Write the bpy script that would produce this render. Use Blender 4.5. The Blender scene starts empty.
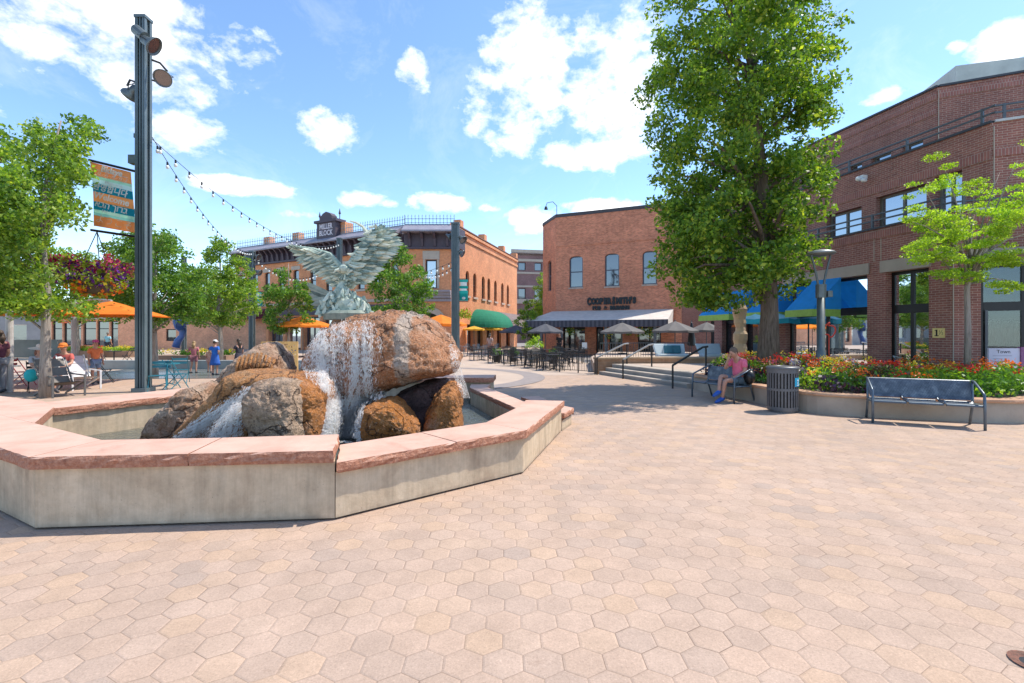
import bpy, math, random
import numpy as np
from mathutils import Vector, Matrix, noise
from mathutils.bvhtree import BVHTree
R = math.radians
rnd = random.Random(7)
C = bpy.context.scene.collection
F, HOR, EYE = 487.0, 334.0, 1.65

def gp(px, py, h=0.0):
    """point at height h seen at a place of the photograph -> (x, y)"""
    Y = F*(EYE-h)/(py-HOR)
    return ((px-512)/F*Y, Y)
def at(px, Y): return (px-512)/F*Y
def zat(py, Y): return EYE+(HOR-py)*Y/F

# ------------------------------------------------------------------ materials
MATS = {}
def _new(name):
    m = bpy.data.materials.new(name); m.use_nodes = True
    nt = m.node_tree; b = nt.nodes['Principled BSDF']
    return m, nt, b
def mth(nt, op, a, b=None, c=None, clamp=False):
    n = nt.nodes.new('ShaderNodeMath'); n.operation = op; n.use_clamp = clamp
    for i, v in enumerate((a, b, c)):
        if v is None: continue
        if isinstance(v, (int, float)): n.inputs[i].default_value = v
        else: nt.links.new(v, n.inputs[i])
    return n.outputs[0]
def mixc(nt, fac, a, b, blend='MIX'):
    n = nt.nodes.new('ShaderNodeMix'); n.data_type = 'RGBA'; n.blend_type = blend
    for s, v in ((n.inputs[0], fac), (n.inputs[6], a), (n.inputs[7], b)):
        if isinstance(v, (int, float)): s.default_value = v
        elif isinstance(v, tuple): s.default_value = (*v, 1) if len(v) == 3 else v
        else: nt.links.new(v, s)
    return n.outputs[2]
def noi(nt, vec, scale, detail=4, rough=.55, dist=0):
    n = nt.nodes.new('ShaderNodeTexNoise'); n.inputs['Scale'].default_value = scale
    n.inputs['Detail'].default_value = detail; n.inputs['Roughness'].default_value = rough
    n.inputs['Distortion'].default_value = dist
    if vec is not None: nt.links.new(vec, n.inputs['Vector'])
    return n.outputs['Fac']
def ramp(nt, fac, stops):
    n = nt.nodes.new('ShaderNodeValToRGB'); e = n.color_ramp.elements
    while len(e) < len(stops): e.new(.5)
    for k, (p, c) in enumerate(stops):
        e[k].position = p; e[k].color = (c, c, c, 1) if isinstance(c, (int, float)) else (*c, 1)
    nt.links.new(fac, n.inputs[0]); return n.outputs[0]
def bumpn(nt, b, h, strength, dist=.02):
    n = nt.nodes.new('ShaderNodeBump'); n.inputs['Strength'].default_value = strength
    n.inputs['Distance'].default_value = dist
    nt.links.new(h, n.inputs['Height']); nt.links.new(n.outputs[0], b.inputs['Normal'])
def pos(nt): return nt.nodes.new('ShaderNodeNewGeometry').outputs['Position']

def pm(name, c1, c2=None, scale=4, rough=.75, bump=0, bscale=40, metal=0, lo=.35, hi=.65, spec=.5, bdist=.02):
    if name in MATS: return MATS[name]
    m, nt, b = _new(name); P = pos(nt)
    c2 = c2 or tuple(x*.75 for x in c1)
    n1 = noi(nt, P, scale, 6, .6)
    nt.links.new(mixc(nt, ramp(nt, n1, [(lo, 0), (hi, 1)]), c1, c2), b.inputs['Base Color'])
    b.inputs['Roughness'].default_value = rough; b.inputs['Metallic'].default_value = metal
    b.inputs['Specular IOR Level'].default_value = spec
    if bump: bumpn(nt, b, noi(nt, P, bscale, 6, .6), bump, bdist)
    MATS[name] = m; return m

def brick(name, c1, c2, mortar, bw=.21, bh=.075, rough=.85):
    if name in MATS: return MATS[name]
    m, nt, b = _new(name)
    g = nt.nodes.new('ShaderNodeNewGeometry')
    sp = nt.nodes.new('ShaderNodeSeparateXYZ'); nt.links.new(g.outputs['Position'], sp.inputs[0])
    sn = nt.nodes.new('ShaderNodeSeparateXYZ'); nt.links.new(g.outputs['True Normal'], sn.inputs[0])
    u = mth(nt, 'SUBTRACT', mth(nt, 'MULTIPLY', sp.outputs[0], sn.outputs[1]), mth(nt, 'MULTIPLY', sp.outputs[1], sn.outputs[0]))
    cb = nt.nodes.new('ShaderNodeCombineXYZ'); nt.links.new(u, cb.inputs[0]); nt.links.new(sp.outputs[2], cb.inputs[1])
    br = nt.nodes.new('ShaderNodeTexBrick'); nt.links.new(cb.outputs[0], br.inputs['Vector'])
    br.inputs['Scale'].default_value = 1; br.inputs['Brick Width'].default_value = bw
    br.inputs['Row Height'].default_value = bh; br.inputs['Mortar Size'].default_value = .006
    br.inputs['Mortar Smooth'].default_value = .2; br.inputs['Bias'].default_value = -.1
    br.inputs['Color1'].default_value = (*c1, 1); br.inputs['Color2'].default_value = (*c2, 1)
    br.inputs['Mortar'].default_value = (*mortar, 1)
    n1 = noi(nt, g.outputs['Position'], .5, 7, .7); n2 = noi(nt, g.outputs['Position'], 6, 4, .7)
    v = mth(nt, 'ADD', mth(nt, 'MULTIPLY', n1, .7), mth(nt, 'MULTIPLY', n2, .5))
    sh = ramp(nt, v, [(.38, .66), (.8, 1.3)])
    nt.links.new(mixc(nt, 1.0, br.outputs['Color'], sh, 'MULTIPLY'), b.inputs['Base Color'])
    b.inputs['Roughness'].default_value = rough
    bumpn(nt, b, mth(nt, 'ADD', mth(nt, 'MULTIPLY', br.outputs['Fac'], -1), mth(nt, 'MULTIPLY', n2, .5)), .5, .012)
    MATS[name] = m; return m

def leafmat(name, c1, c2, c3=None, trans=.35):
    if name in MATS: return MATS[name]
    m, nt, b = _new(name)
    g = nt.nodes.new('ShaderNodeNewGeometry')
    r = g.outputs['Random Per Island']
    st = [(0, c1), (.75, c2)] + ([(1, c3)] if c3 else [])
    col = ramp(nt, r, st)
    n1 = noi(nt, g.outputs['Position'], 1.1, 3, .6)
    col = mixc(nt, 1.0, col, ramp(nt, n1, [(.3, .7), (.7, 1.25)]), 'MULTIPLY')
    nt.links.new(col, b.inputs['Base Color']); b.inputs['Roughness'].default_value = .45
    b.inputs['Specular IOR Level'].default_value = .35
    t = nt.nodes.new('ShaderNodeBsdfTranslucent')
    nt.links.new(mixc(nt, 1.0, col, (1.5, 1.6, .5), 'MULTIPLY'), t.inputs[0])
    mx = nt.nodes.new('ShaderNodeMixShader'); mx.inputs[0].default_value = trans
    nt.links.new(b.outputs[0], mx.inputs[1]); nt.links.new(t.outputs[0], mx.inputs[2])
    nt.links.new(mx.outputs[0], nt.nodes['Material Output'].inputs[0])
    MATS[name] = m; return m

def glass(name, tint=(.03, .04, .05), refl=None):
    """window pane: dark room behind a mirror-like sheet, a little wavy"""
    if name in MATS: return MATS[name]
    m, nt, b = _new(name); P = pos(nt)
    b.inputs['Base Color'].default_value = (*tint, 1); b.inputs['Roughness'].default_value = .04
    b.inputs['IOR'].default_value = 1.6
    b.inputs['Specular IOR Level'].default_value = .9
    if refl:
        gl = nt.nodes.new('ShaderNodeBsdfGlossy'); gl.inputs[0].default_value = (.8, .85, .9, 1); gl.inputs['Roughness'].default_value = .02
        mx = nt.nodes.new('ShaderNodeMixShader'); mx.inputs[0].default_value = refl
        nt.links.new(b.outputs[0], mx.inputs[1]); nt.links.new(gl.outputs[0], mx.inputs[2])
        nt.links.new(mx.outputs[0], nt.nodes['Material Output'].inputs[0])
    bumpn(nt, b, noi(nt, P, .9, 2), .15, .05)
    MATS[name] = m; return m
def seeglass(name):
    if name in MATS: return MATS[name]
    m, nt, b = _new(name)
    t = nt.nodes.new('ShaderNodeBsdfTransparent'); t.inputs[0].default_value = (.75, .82, .8, 1)
    gl = nt.nodes.new('ShaderNodeBsdfGlossy'); gl.inputs['Roughness'].default_value = .015; gl.inputs[0].default_value = (.9, .95, 1, 1)
    mx = nt.nodes.new('ShaderNodeMixShader'); fr = nt.nodes.new('ShaderNodeFresnel'); fr.inputs[0].default_value = 1.6
    nt.links.new(mth(nt, 'ADD', fr.outputs[0], .02 if name == 'door_glass' else .2, clamp=True), mx.inputs[0])
    nt.links.new(t.outputs[0], mx.inputs[1]); nt.links.new(gl.outputs[0], mx.inputs[2])
    nt.links.new(mx.outputs[0], nt.nodes['Material Output'].inputs[0])
    MATS[name] = m; return m

def flat(name, c, rough=.6, metal=0):
    if name in MATS: return MATS[name]
    m, nt, b = _new(name); P = pos(nt)
    n1 = noi(nt, P, 9, 4, .6)
    nt.links.new(mixc(nt, 1.0, c, ramp(nt, n1, [(.3, .85), (.7, 1.1)]), 'MULTIPLY'), b.inputs['Base Color'])
    b.inputs['Roughness'].default_value = rough; b.inputs['Metallic'].default_value = metal
    MATS[name] = m; return m

def cloth(name, c, tr=.35, rough=.85):
    if name in MATS: return MATS[name]
    m, nt, b = _new(name); P = pos(nt); n1 = noi(nt, P, 2.5, 5, .6)
    col = mixc(nt, 1.0, c, ramp(nt, n1, [(.3, .85), (.7, 1.08)]), 'MULTIPLY'); nt.links.new(col, b.inputs['Base Color']); b.inputs['Roughness'].default_value = rough
    t = nt.nodes.new('ShaderNodeBsdfTranslucent'); nt.links.new(col, t.inputs[0])
    mx = nt.nodes.new('ShaderNodeMixShader'); mx.inputs[0].default_value = tr
    nt.links.new(b.outputs[0], mx.inputs[1]); nt.links.new(t.outputs[0], mx.inputs[2]); nt.links.new(mx.outputs[0], nt.nodes['Material Output'].inputs[0])
    bumpn(nt, b, n1, .3, .03); MATS[name] = m; return m

# ------------------------------------------------------------------ mesh collector
class MB:
    def __init__(s, M=None): s.v = []; s.f = []; s.M = M
    def add(s, vs, fs):
        o = len(s.v)
        for p in vs:
            p = Vector(p); s.v.append(s.M @ p if s.M else p)
        for f in fs: s.f.append(tuple(i+o for i in f))
        return s
    def box(s, x0, x1, y0, y1, z0, z1, rot=None, bev=0):
        vs = [(x, y, z) for z in (z0, z1) for x, y in ((x0, y0), (x1, y0), (x1, y1), (x0, y1))]
        if rot:
            c = Vector(((x0+x1)/2, (y0+y1)/2, (z0+z1)/2)); vs = [c+rot @ (Vector(p)-c) for p in vs]
        return s.add(vs, [(3, 2, 1, 0), (4, 5, 6, 7), (0, 1, 5, 4), (1, 2, 6, 5), (2, 3, 7, 6), (3, 0, 4, 7)])
    def cb(s, c, w, d, h, rot=None):
        return s.box(c[0]-w/2, c[0]+w/2, c[1]-d/2, c[1]+d/2, c[2]-h/2, c[2]+h/2, rot)
    def bar(s, a, b, w, h=None):
        """rectangular bar from a to b"""
        a, b = Vector(a), Vector(b); h = h or w; d = (b-a)
        if d.length < 1e-6: return s
        q = d.to_track_quat('Z', 'Y').to_matrix()
        vs = [p+q @ Vector((x, y, 0)) for p in (a, b) for x, y in ((-w/2, -h/2), (w/2, -h/2), (w/2, h/2), (-w/2, h/2))]
        return s.add(vs, [(3, 2, 1, 0), (4, 5, 6, 7), (0, 1, 5, 4), (1, 2, 6, 5), (2, 3, 7, 6), (3, 0, 4, 7)])
    def tube(s, pts, rad, seg=8, cap=True):
        pts = [Vector(p) for p in pts]; n = len(pts)
        if isinstance(rad, (int, float)): rad = [rad]*n
        vs = []; fs = []; up = None
        for i, p in enumerate(pts):
            t = (pts[min(i+1, n-1)]-pts[max(i-1, 0)]).normalized()
            if up is None: up = Vector((0, 0, 1)) if abs(t.z) < .9 else Vector((1, 0, 0))
            a = t.cross(up); a = a.normalized() if a.length > 1e-5 else t.orthogonal().normalized()
            b = t.cross(a).normalized(); up = a.cross(t) if i == 0 else b*-1
            for k in range(seg):
                th = 2*math.pi*k/seg; vs.append(p+(a*math.cos(th)+b*math.sin(th))*rad[i])
        for i in range(n-1):
            for k in range(seg):
                k2 = (k+1) % seg; fs.append((i*seg+k, i*seg+k2, (i+1)*seg+k2, (i+1)*seg+k))
        if cap: fs += [tuple(range(seg))[::-1], tuple((n-1)*seg+k for k in range(seg))]
        return s.add(vs, fs)
    def lathe(s, c, prof, seg=20, a0=0, a1=2*math.pi, sx=1, sy=1):
        vs = []; fs = []; n = len(prof); full = abs(a1-a0-2*math.pi) < 1e-4; m = seg if full else seg+1
        for k in range(m):
            th = a0+(a1-a0)*k/seg
            for r, z in prof: vs.append((c[0]+r*math.cos(th)*sx, c[1]+r*math.sin(th)*sy, c[2]+z))
        for k in range(seg):
            k2 = (k+1) % m
            for i in range(n-1): fs.append((k*n+i, k2*n+i, k2*n+i+1, k*n+i+1))
        return s.add(vs, fs)
    def prism(s, poly, z0, z1):
        n = len(poly); vs = [(x, y, z0) for x, y in poly]+[(x, y, z1) for x, y in poly]
        return s.add(vs, [tuple(range(n))[::-1], tuple(range(n, 2*n))]+[(i, (i+1) % n, n+(i+1) % n, n+i) for i in range(n)])
    def ball(s, c, rx, ry=None, rz=None, seg=10, rings=6, rot=None):
        ry = ry or rx; rz = rz or rx; vs = []; fs = []
        for i in range(rings+1):
            ph = math.pi*i/rings
            for k in range(seg):
                th = 2*math.pi*k/seg
                v = Vector((rx*math.sin(ph)*math.cos(th), ry*math.sin(ph)*math.sin(th), rz*math.cos(ph)))
                if rot: v = rot @ v
                vs.append(Vector(c)+v)
        for i in range(rings):
            for k in range(seg):
                k2 = (k+1) % seg; fs.append((i*seg+k, (i+1)*seg+k, (i+1)*seg+k2, i*seg+k2))
        return s.add(vs, fs)
    def build(s, name, mat, parent=None, smooth=False, bevel=0, **kw):
        me = bpy.data.meshes.new(name)
        vs = s.v
        if parent is not None:
            inv = WM[parent.name].inverted(); vs = [inv @ v for v in vs]
        me.from_pydata([tuple(v) for v in vs], [], s.f)
        for mt in (mat if isinstance(mat, (list, tuple)) else [mat]): me.materials.append(mt)
        if smooth: me.polygons.foreach_set('use_smooth', [True]*len(me.polygons))
        me.update()
        return link(name, me, parent, bevel, smooth=smooth, **kw)

WM = {}
def link(name, me, parent=None, bevel=0, label=None, cat=None, group=None, kind=None, smooth=False):
    o = bpy.data.objects.new(name, me); C.objects.link(o)
    if parent is not None:
        o.parent = parent; WM[o.name] = WM[parent.name].copy()
    else: WM[o.name] = Matrix()
    if bevel:
        md = o.modifiers.new('bevel', 'BEVEL'); md.width = bevel; md.segments = 2; md.limit_method = 'ANGLE'; md.angle_limit = R(40)
    if label: o['label'] = label
    if cat: o['category'] = cat
    if group: o['group'] = group
    if kind: o['kind'] = kind
    return o
def thing(name, label, cat, loc=(0, 0, 0), rz=0, group=None):
    o = bpy.data.objects.new(name, None); C.objects.link(o)
    o.empty_display_size = .2; o.location = loc; o.rotation_euler = (0, 0, rz)
    o['label'] = label; o['category'] = cat
    if group: o['group'] = group
    WM[o.name] = Matrix.Translation(loc) @ Matrix.Rotation(rz, 4, 'Z')
    return o
def kids(o): return [c for c in o.children]
def dup(root, loc, rz, label, group=None, scale=None):
    def cp(o, par):
        c = o.copy(); C.objects.link(c); c.parent = par; WM[c.name] = WM[o.name]
        for ch in kids(o): cp(ch, c)
        return c
    r = cp(root, None); r.location = loc; r.rotation_euler = (0, 0, rz); r['label'] = label
    if group: r['group'] = group
    if scale: r.scale = (scale,)*3
    return r

class Frame:
    """facade from p0 to p1 (plan), u along, v out of the wall, z up"""
    def __init__(s, p0, p1, out=None):
        s.p0 = Vector((*p0, 0)); d = Vector((*p1, 0))-s.p0; s.L = d.length; s.d = d.normalized()
        n = Vector((s.d.y, -s.d.x, 0))
        if n.dot(-s.p0) < 0: n = -n
        s.n = n
        s.M = Matrix(((s.d.x, n.x, 0, s.p0.x), (s.d.y, n.y, 0, s.p0.y), (0, 0, 1, 0), (0, 0, 0, 1)))
    def at(s, px, py=None, v=0):
        k = (px-512)/F; q = s.p0+s.n*v
        u = (k*q.y-q.x)/(s.d.x-k*s.d.y)
        Y = q.y+u*s.d.y
        return u if py is None else (u, zat(py, Y))
    def mb(s): return MB(s.M)

def wall(mb, L, z0, z1, ops, rev=.25, u0=0, arch={}):
    """wall face at v=0 with openings (u0,u1,z0,z1) and reveals"""
    us = sorted({u0, L, *[o[0] for o in ops], *[o[1] for o in ops]}); zs = sorted({z0, z1, *[o[2] for o in ops], *[o[3] for o in ops]})
    us = [u for u in us if u0 <= u <= L]; zs = [z for z in zs if z0 <= z <= z1]
    for a, b in zip(us, us[1:]):
        for c, d in zip(zs, zs[1:]):
            mu, mz = (a+b)/2, (c+d)/2
            if any(o[0] < mu < o[1] and o[2] < mz < o[3] for o in ops): continue
            mb.add([(a, 0, c), (b, 0, c), (b, 0, d), (a, 0, d)], [(0, 1, 2, 3)])
    for o in ops:
        a, b, c, d = o[:4]
        mb.add([(a, 0, c), (a, -rev, c), (a, -rev, d), (a, 0, d)], [(0, 1, 2, 3)])
        mb.add([(b, 0, c), (b, -rev, c), (b, -rev, d), (b, 0, d)], [(0, 1, 2, 3)])
        mb.add([(a, 0, c), (b, 0, c), (b, -rev, c), (a, -rev, c)], [(0, 1, 2, 3)])
        mb.add([(a, 0, d), (b, 0, d), (b, -rev, d), (a, -rev, d)], [(0, 1, 2, 3)])
        if len(o) > 4:                       # arched head: fill the two corners
            r = o[4]; n = 8; m = (a+b)/2; w = (b-a)/2
            for sgn in (-1, 1):
                arc = [(m+sgn*w*math.cos(t*math.pi/2/n), 0, d-r+r*math.sin(t*math.pi/2/n)) for t in range(n+1)]
                cnr = (m+sgn*w, 0, d)
                for i in range(n):
                    mb.add([cnr, arc[i], arc[i+1]], [(0, 1, 2)])
                    p, q = arc[i], arc[i+1]
                    mb.add([p, q, (q[0], -rev, q[2]), (p[0], -rev, p[2])], [(0, 1, 2, 3)])
def window(par, fr, o, fm, gm, rev=.18, fw=.07, mull=(), trans=(), name='window', gname='pane', depth=.06):
    a, b, c, d = o[:4]
    m = fr.mb(); e = .003
    m.box(a+e, a+fw, -rev-depth, -rev, c+e, d-e); m.box(b-fw, b-e, -rev-depth, -rev, c+e, d-e)
    m.box(a+fw, b-fw, -rev-depth, -rev, c+e, c+fw); m.box(a+fw, b-fw, -rev-depth, -rev, d-fw, d-e)
    for t in mull: m.box(a+(b-a)*t-fw/2, a+(b-a)*t+fw/2, -rev-depth, -rev+.004, c+fw, d-fw)
    for t, h in trans: m.box(a+fw, b-fw, -rev-depth, -rev+.008, t-h/2, t+h/2)
    w = m.build(name, fm, par)
    g = fr.mb(); g.box(a+fw*.6, b-fw*.6, -rev-depth*.6-.01, -rev-depth*.6, c+fw*.6, d-fw*.6)
    g.build(gname, gm, w)
    return w

def text(body, size, M, mat, parent, name='lettering', ext=.02, wscale=1, bold=0, align='CENTER', **kw):
    cu = bpy.data.curves.new('t', 'FONT'); cu.body = body; cu.size = size; cu.extrude = ext; cu.align_x = align
    cu.offset = bold; cu.resolution_u = 2
    ob = bpy.data.objects.new('t', cu); C.objects.link(ob)
    dg = bpy.context.evaluated_depsgraph_get(); dg.update()
    me = bpy.data.meshes.new_from_object(ob.evaluated_get(dg)); bpy.data.objects.remove(ob)
    T = M @ Matrix.Diagonal((wscale, 1, 1, 1))
    if parent is not None: T = WM[parent.name].inverted() @ T
    me.transform(T); me.materials.clear(); me.materials.append(mat); me.name = name
    return link(name, me, parent, **kw)
def face_matrix(fr, u, v, z):
    """text plane on a facade, reading left to right for someone in front of it"""
    d = fr.d if fr.d.x > 0 else -fr.d
    o = fr.M @ Vector((u, v, z))
    return Matrix(((d.x, 0, fr.n.x, o.x), (d.y, 0, fr.n.y, o.y), (0, 1, 0, o.z), (0, 0, 0, 1)))

# ================================================================== GROUND
def paver_material():
    m, nt, b = _new('pavers')
    P = pos(nt)
    mp = nt.nodes.new('ShaderNodeMapping'); nt.links.new(P, mp.inputs[0])
    mp.vector_type = 'TEXTURE'
    mp.inputs['Location'].default_value = (-.042, 2.435, 0); mp.inputs['Rotation'].default_value = (0, 0, .0186)
    mp.inputs['Scale'].default_value = (.2013, .2013, 1)
    sp = nt.nodes.new('ShaderNodeSeparateXYZ'); nt.links.new(mp.outputs[0], sp.inputs[0])
    # laid by hand: slightly wobbly rows
    wob = noi(nt, P, .7, 2)
    x = mth(nt, 'ADD', sp.outputs[0], mth(nt, 'MULTIPLY', mth(nt, 'SUBTRACT', wob, .5), .35)); y = sp.outputs[1]
    S3 = math.sqrt(3)
    def cell(ox, oy):
        gx = mth(nt, 'SUBTRACT', x, mth(nt, 'ADD', mth(nt, 'ROUND', mth(nt, 'SUBTRACT', x, ox)), ox))
        ry = mth(nt, 'DIVIDE', mth(nt, 'SUBTRACT', y, oy), S3)
        gy = mth(nt, 'MULTIPLY', mth(nt, 'SUBTRACT', ry, mth(nt, 'ROUND', ry)), S3)
        return gx, gy, mth(nt, 'ADD', mth(nt, 'MULTIPLY', gx, gx), mth(nt, 'MULTIPLY', gy, gy))
    ax, ay, al = cell(0, 0); bx, by, bl = cell(.5, S3/2)
    sel = mth(nt, 'LESS_THAN', bl, al)
    def pick(a, c): return mth(nt, 'ADD', mth(nt, 'MULTIPLY', a, mth(nt, 'SUBTRACT', 1, sel)), mth(nt, 'MULTIPLY', c, sel))
    gx, gy = pick(ax, bx), pick(ay, by)
    agx, agy = mth(nt, 'ABSOLUTE', gx), mth(nt, 'ABSOLUTE', gy)
    hd = mth(nt, 'MAXIMUM', agx, mth(nt, 'ADD', mth(nt, 'MULTIPLY', agx, .5), mth(nt, 'MULTIPLY', agy, S3/2)))
    cx, cy = mth(nt, 'SUBTRACT', x, gx), mth(nt, 'SUBTRACT', y, gy)
    cid = nt.nodes.new('ShaderNodeCombineXYZ')
    nt.links.new(mth(nt, 'ROUND', mth(nt, 'MULTIPLY', cx, 2)), cid.inputs[0]); nt.links.new(mth(nt, 'ROUND', mth(nt, 'DIVIDE', cy, S3/2)), cid.inputs[1])
    wn = nt.nodes.new('ShaderNodeTexWhiteNoise'); nt.links.new(cid.outputs[0], wn.inputs['Vector'])
    rv = wn.outputs['Value']; sc = nt.nodes.new('ShaderNodeSeparateColor'); nt.links.new(wn.outputs['Color'], sc.inputs[0])
    col = ramp(nt, rv, [(0, (.45, .335, .27)), (.22, (.415, .32, .27)), (.4, (.475, .35, .28)), (.62, (.465, .355, .295)), (.84, (.50, .36, .265)), (1, (.395, .315, .275))])
    fine = noi(nt, P, 180, 3, .7); grit = noi(nt, P, 60, 4, .7); big = noi(nt, P, .45, 5, .6); mid = noi(nt, P, 3.2, 5, .65)
    col = mixc(nt, 1.0, col, ramp(nt, noi(nt, P, 95, 2, .8), [(.25, .66), (.45, .96), (.6, 1.04), (.78, 1.45)]), 'MULTIPLY')
    col = mixc(nt, 1.0, col, ramp(nt, mid, [(.3, .84), (.7, 1.10)]), 'MULTIPLY')
    col = mixc(nt, 1.0, col, ramp(nt, big, [(.3, .92), (.7, 1.07)]), 'MULTIPLY')
    # joints: thin, sanded, dark only where the sand has washed out
    wash = noi(nt, P, 2.1, 3, .6)
    jw = mth(nt, 'ADD', mth(nt, 'MULTIPLY', sc.outputs[1], .010), .004)
    joint = mth(nt, 'GREATER_THAN', hd, mth(nt, 'SUBTRACT', .5, jw))
    jdark = ramp(nt, wash, [(.4, (.20, .135, .10)), (.6, (.06, .04, .03))])
    soft = ramp(nt, hd, [(.465, 0), (.5, 1)])
    col = mixc(nt, mth(nt, 'MULTIPLY', soft, .07), col, (.2, .13, .1))
    col = mixc(nt, mth(nt, 'MULTIPLY', joint, mth(nt, 'ADD', mth(nt, 'MULTIPLY', sc.outputs[2], .7), .2)), col, jdark)
    # a few old spots
    spots = noi(nt, P, 1.7, 6, .75, 1.5)
    col = mixc(nt, mth(nt, 'MULTIPLY', ramp(nt, spots, [(.63, 0), (.72, 1)]), .45), col, (.20, .135, .10))
    gum = nt.nodes.new('ShaderNodeTexVoronoi'); gum.inputs['Scale'].default_value = 1.3; nt.links.new(P, gum.inputs['Vector'])
    col = mixc(nt, mth(nt, 'MULTIPLY', ramp(nt, gum.outputs['Distance'], [(.025, 1), (.034, 0)]), .55), col, (.12, .09, .08))
    col = mixc(nt, 1.0, mixc(nt, .22, col, (.455, .345, .265)), (1.0, .945, .875), 'MULTIPLY')
    nt.links.new(col, b.inputs['Base Color']); b.inputs['Roughness'].default_value = .85
    b.inputs['Specular IOR Level'].default_value = .25
    tilt = mth(nt, 'ADD', mth(nt, 'MULTIPLY', gx, mth(nt, 'SUBTRACT', sc.outputs[0], .5)), mth(nt, 'MULTIPLY', gy, mth(nt, 'SUBTRACT', sc.outputs[1], .5)))
    h = mth(nt, 'ADD', mth(nt, 'MULTIPLY', ramp(nt, hd, [(.44, 1), (.5, 0)]), .25), mth(nt, 'ADD', mth(nt, 'MULTIPLY', grit, .16), mth(nt, 'MULTIPLY', tilt, .35)))
    bumpn(nt, b, h, .6, .02)
    return m
MPAV = paver_material()
g = MB(); g.add([(-400, -60, 0), (400, -60, 0), (400, 900, 0), (-400, 900, 0)], [(0, 1, 2, 3)])
MASPH = pm('far_ground', (.22, .20, .18), (.28, .24, .21), .6, .9)
g.build('ground', MASPH, kind='structure', label='wide paved town ground reaching the horizon', cat='ground')
g = MB(); g.add([(-34, -12, .004), (24, -12, .004), (24, 27, .004), (-34, 27, .004)], [(0, 1, 2, 3)])
g.build('plaza_paving', MPAV, kind='structure', label='pinkish hexagonal pavers of the square', cat='paving')
MCONC_B = pm('beige_concrete', (.50, .38, .29), (.44, .335, .26), 1.2, .88, .25, 60)
MCONC_G = pm('grey_pavers', (.30, .25, .225), (.25, .21, .195), 2, .88, .3, 40)
g = MB(); g.add([(-40, 16.8, .008), (4.3, 19.5, .008), (3.6, 60, .008), (-60, 60, .008)], [(0, 1, 2, 3)])
g.build('concrete_paving', MCONC_B, kind='structure', label='smooth beige concrete beyond the fountain', cat='paving')
def disc(r0, r1, c, z, n=64):
    m = MB(); vs = []; fs = []
    for k in range(n):
        t = 2*math.pi*k/n; vs += [(c[0]+r0*math.cos(t), c[1]+r0*math.sin(t), z), (c[0]+r1*math.cos(t), c[1]+r1*math.sin(t), z)]
    for k in range(n):
        j = (k+1) % n; fs.append((2*k, 2*k+1, 2*j+1, 2*j))
    return m.add(vs, fs)
disc(0, 4.65, (-4.2, 18.6), .012).build('circle_paving', MCONC_B, kind='structure', label='beige circle of concrete behind the fountain', cat='paving')
disc(4.65, 5.45, (-4.2, 18.6), .016).build('ring_paving', MCONC_G, kind='structure', label='grey curved paving band behind the fountain', cat='paving')
MWET = pm('wet_stone', (.12, .13, .125), (.2, .2, .19), 1.5, .25)
g = MB(); g.prism([(-17, 17.5), (-8.5, 18.2), (-7.2, 23), (-12, 25), (-18, 23.5)], .0, .022)
g.build('splash_pad', MWET, kind='structure', label='dark wet splash pad on the square', cat='paving')

# ================================================================== FOUNTAIN
def stone_mat():
    m, nt, b = _new('sandstone_coping'); P = pos(nt)
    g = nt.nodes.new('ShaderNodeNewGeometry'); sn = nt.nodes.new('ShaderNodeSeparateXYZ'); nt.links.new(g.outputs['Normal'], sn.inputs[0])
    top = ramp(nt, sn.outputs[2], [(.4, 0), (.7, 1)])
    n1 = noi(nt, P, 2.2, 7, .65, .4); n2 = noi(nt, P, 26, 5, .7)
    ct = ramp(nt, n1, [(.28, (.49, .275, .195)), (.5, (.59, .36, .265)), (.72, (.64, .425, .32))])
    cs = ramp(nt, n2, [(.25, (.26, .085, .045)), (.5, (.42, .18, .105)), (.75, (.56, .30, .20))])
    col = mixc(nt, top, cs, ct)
    st = noi(nt, P, 1.3, 6, .75, .6)
    col = mixc(nt, mth(nt, 'MULTIPLY', ramp(nt, st, [(.6, 0), (.72, 1)]), .4), col, (.25, .10, .07))
    nt.links.new(col, b.inputs['Base Color']); b.inputs['Roughness'].default_value = .8
    h = mth(nt, 'ADD', mth(nt, 'MULTIPLY', noi(nt, P, 14, 6, .65), 1), mth(nt, 'MULTIPLY', noi(nt, P, 90, 3), .25))
    h = mth(nt, 'MULTIPLY', h, mth(nt, 'SUBTRACT', 1.12, top))
    bumpn(nt, b, h, .9, .035)
    return m
MCOP = stone_mat()
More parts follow.
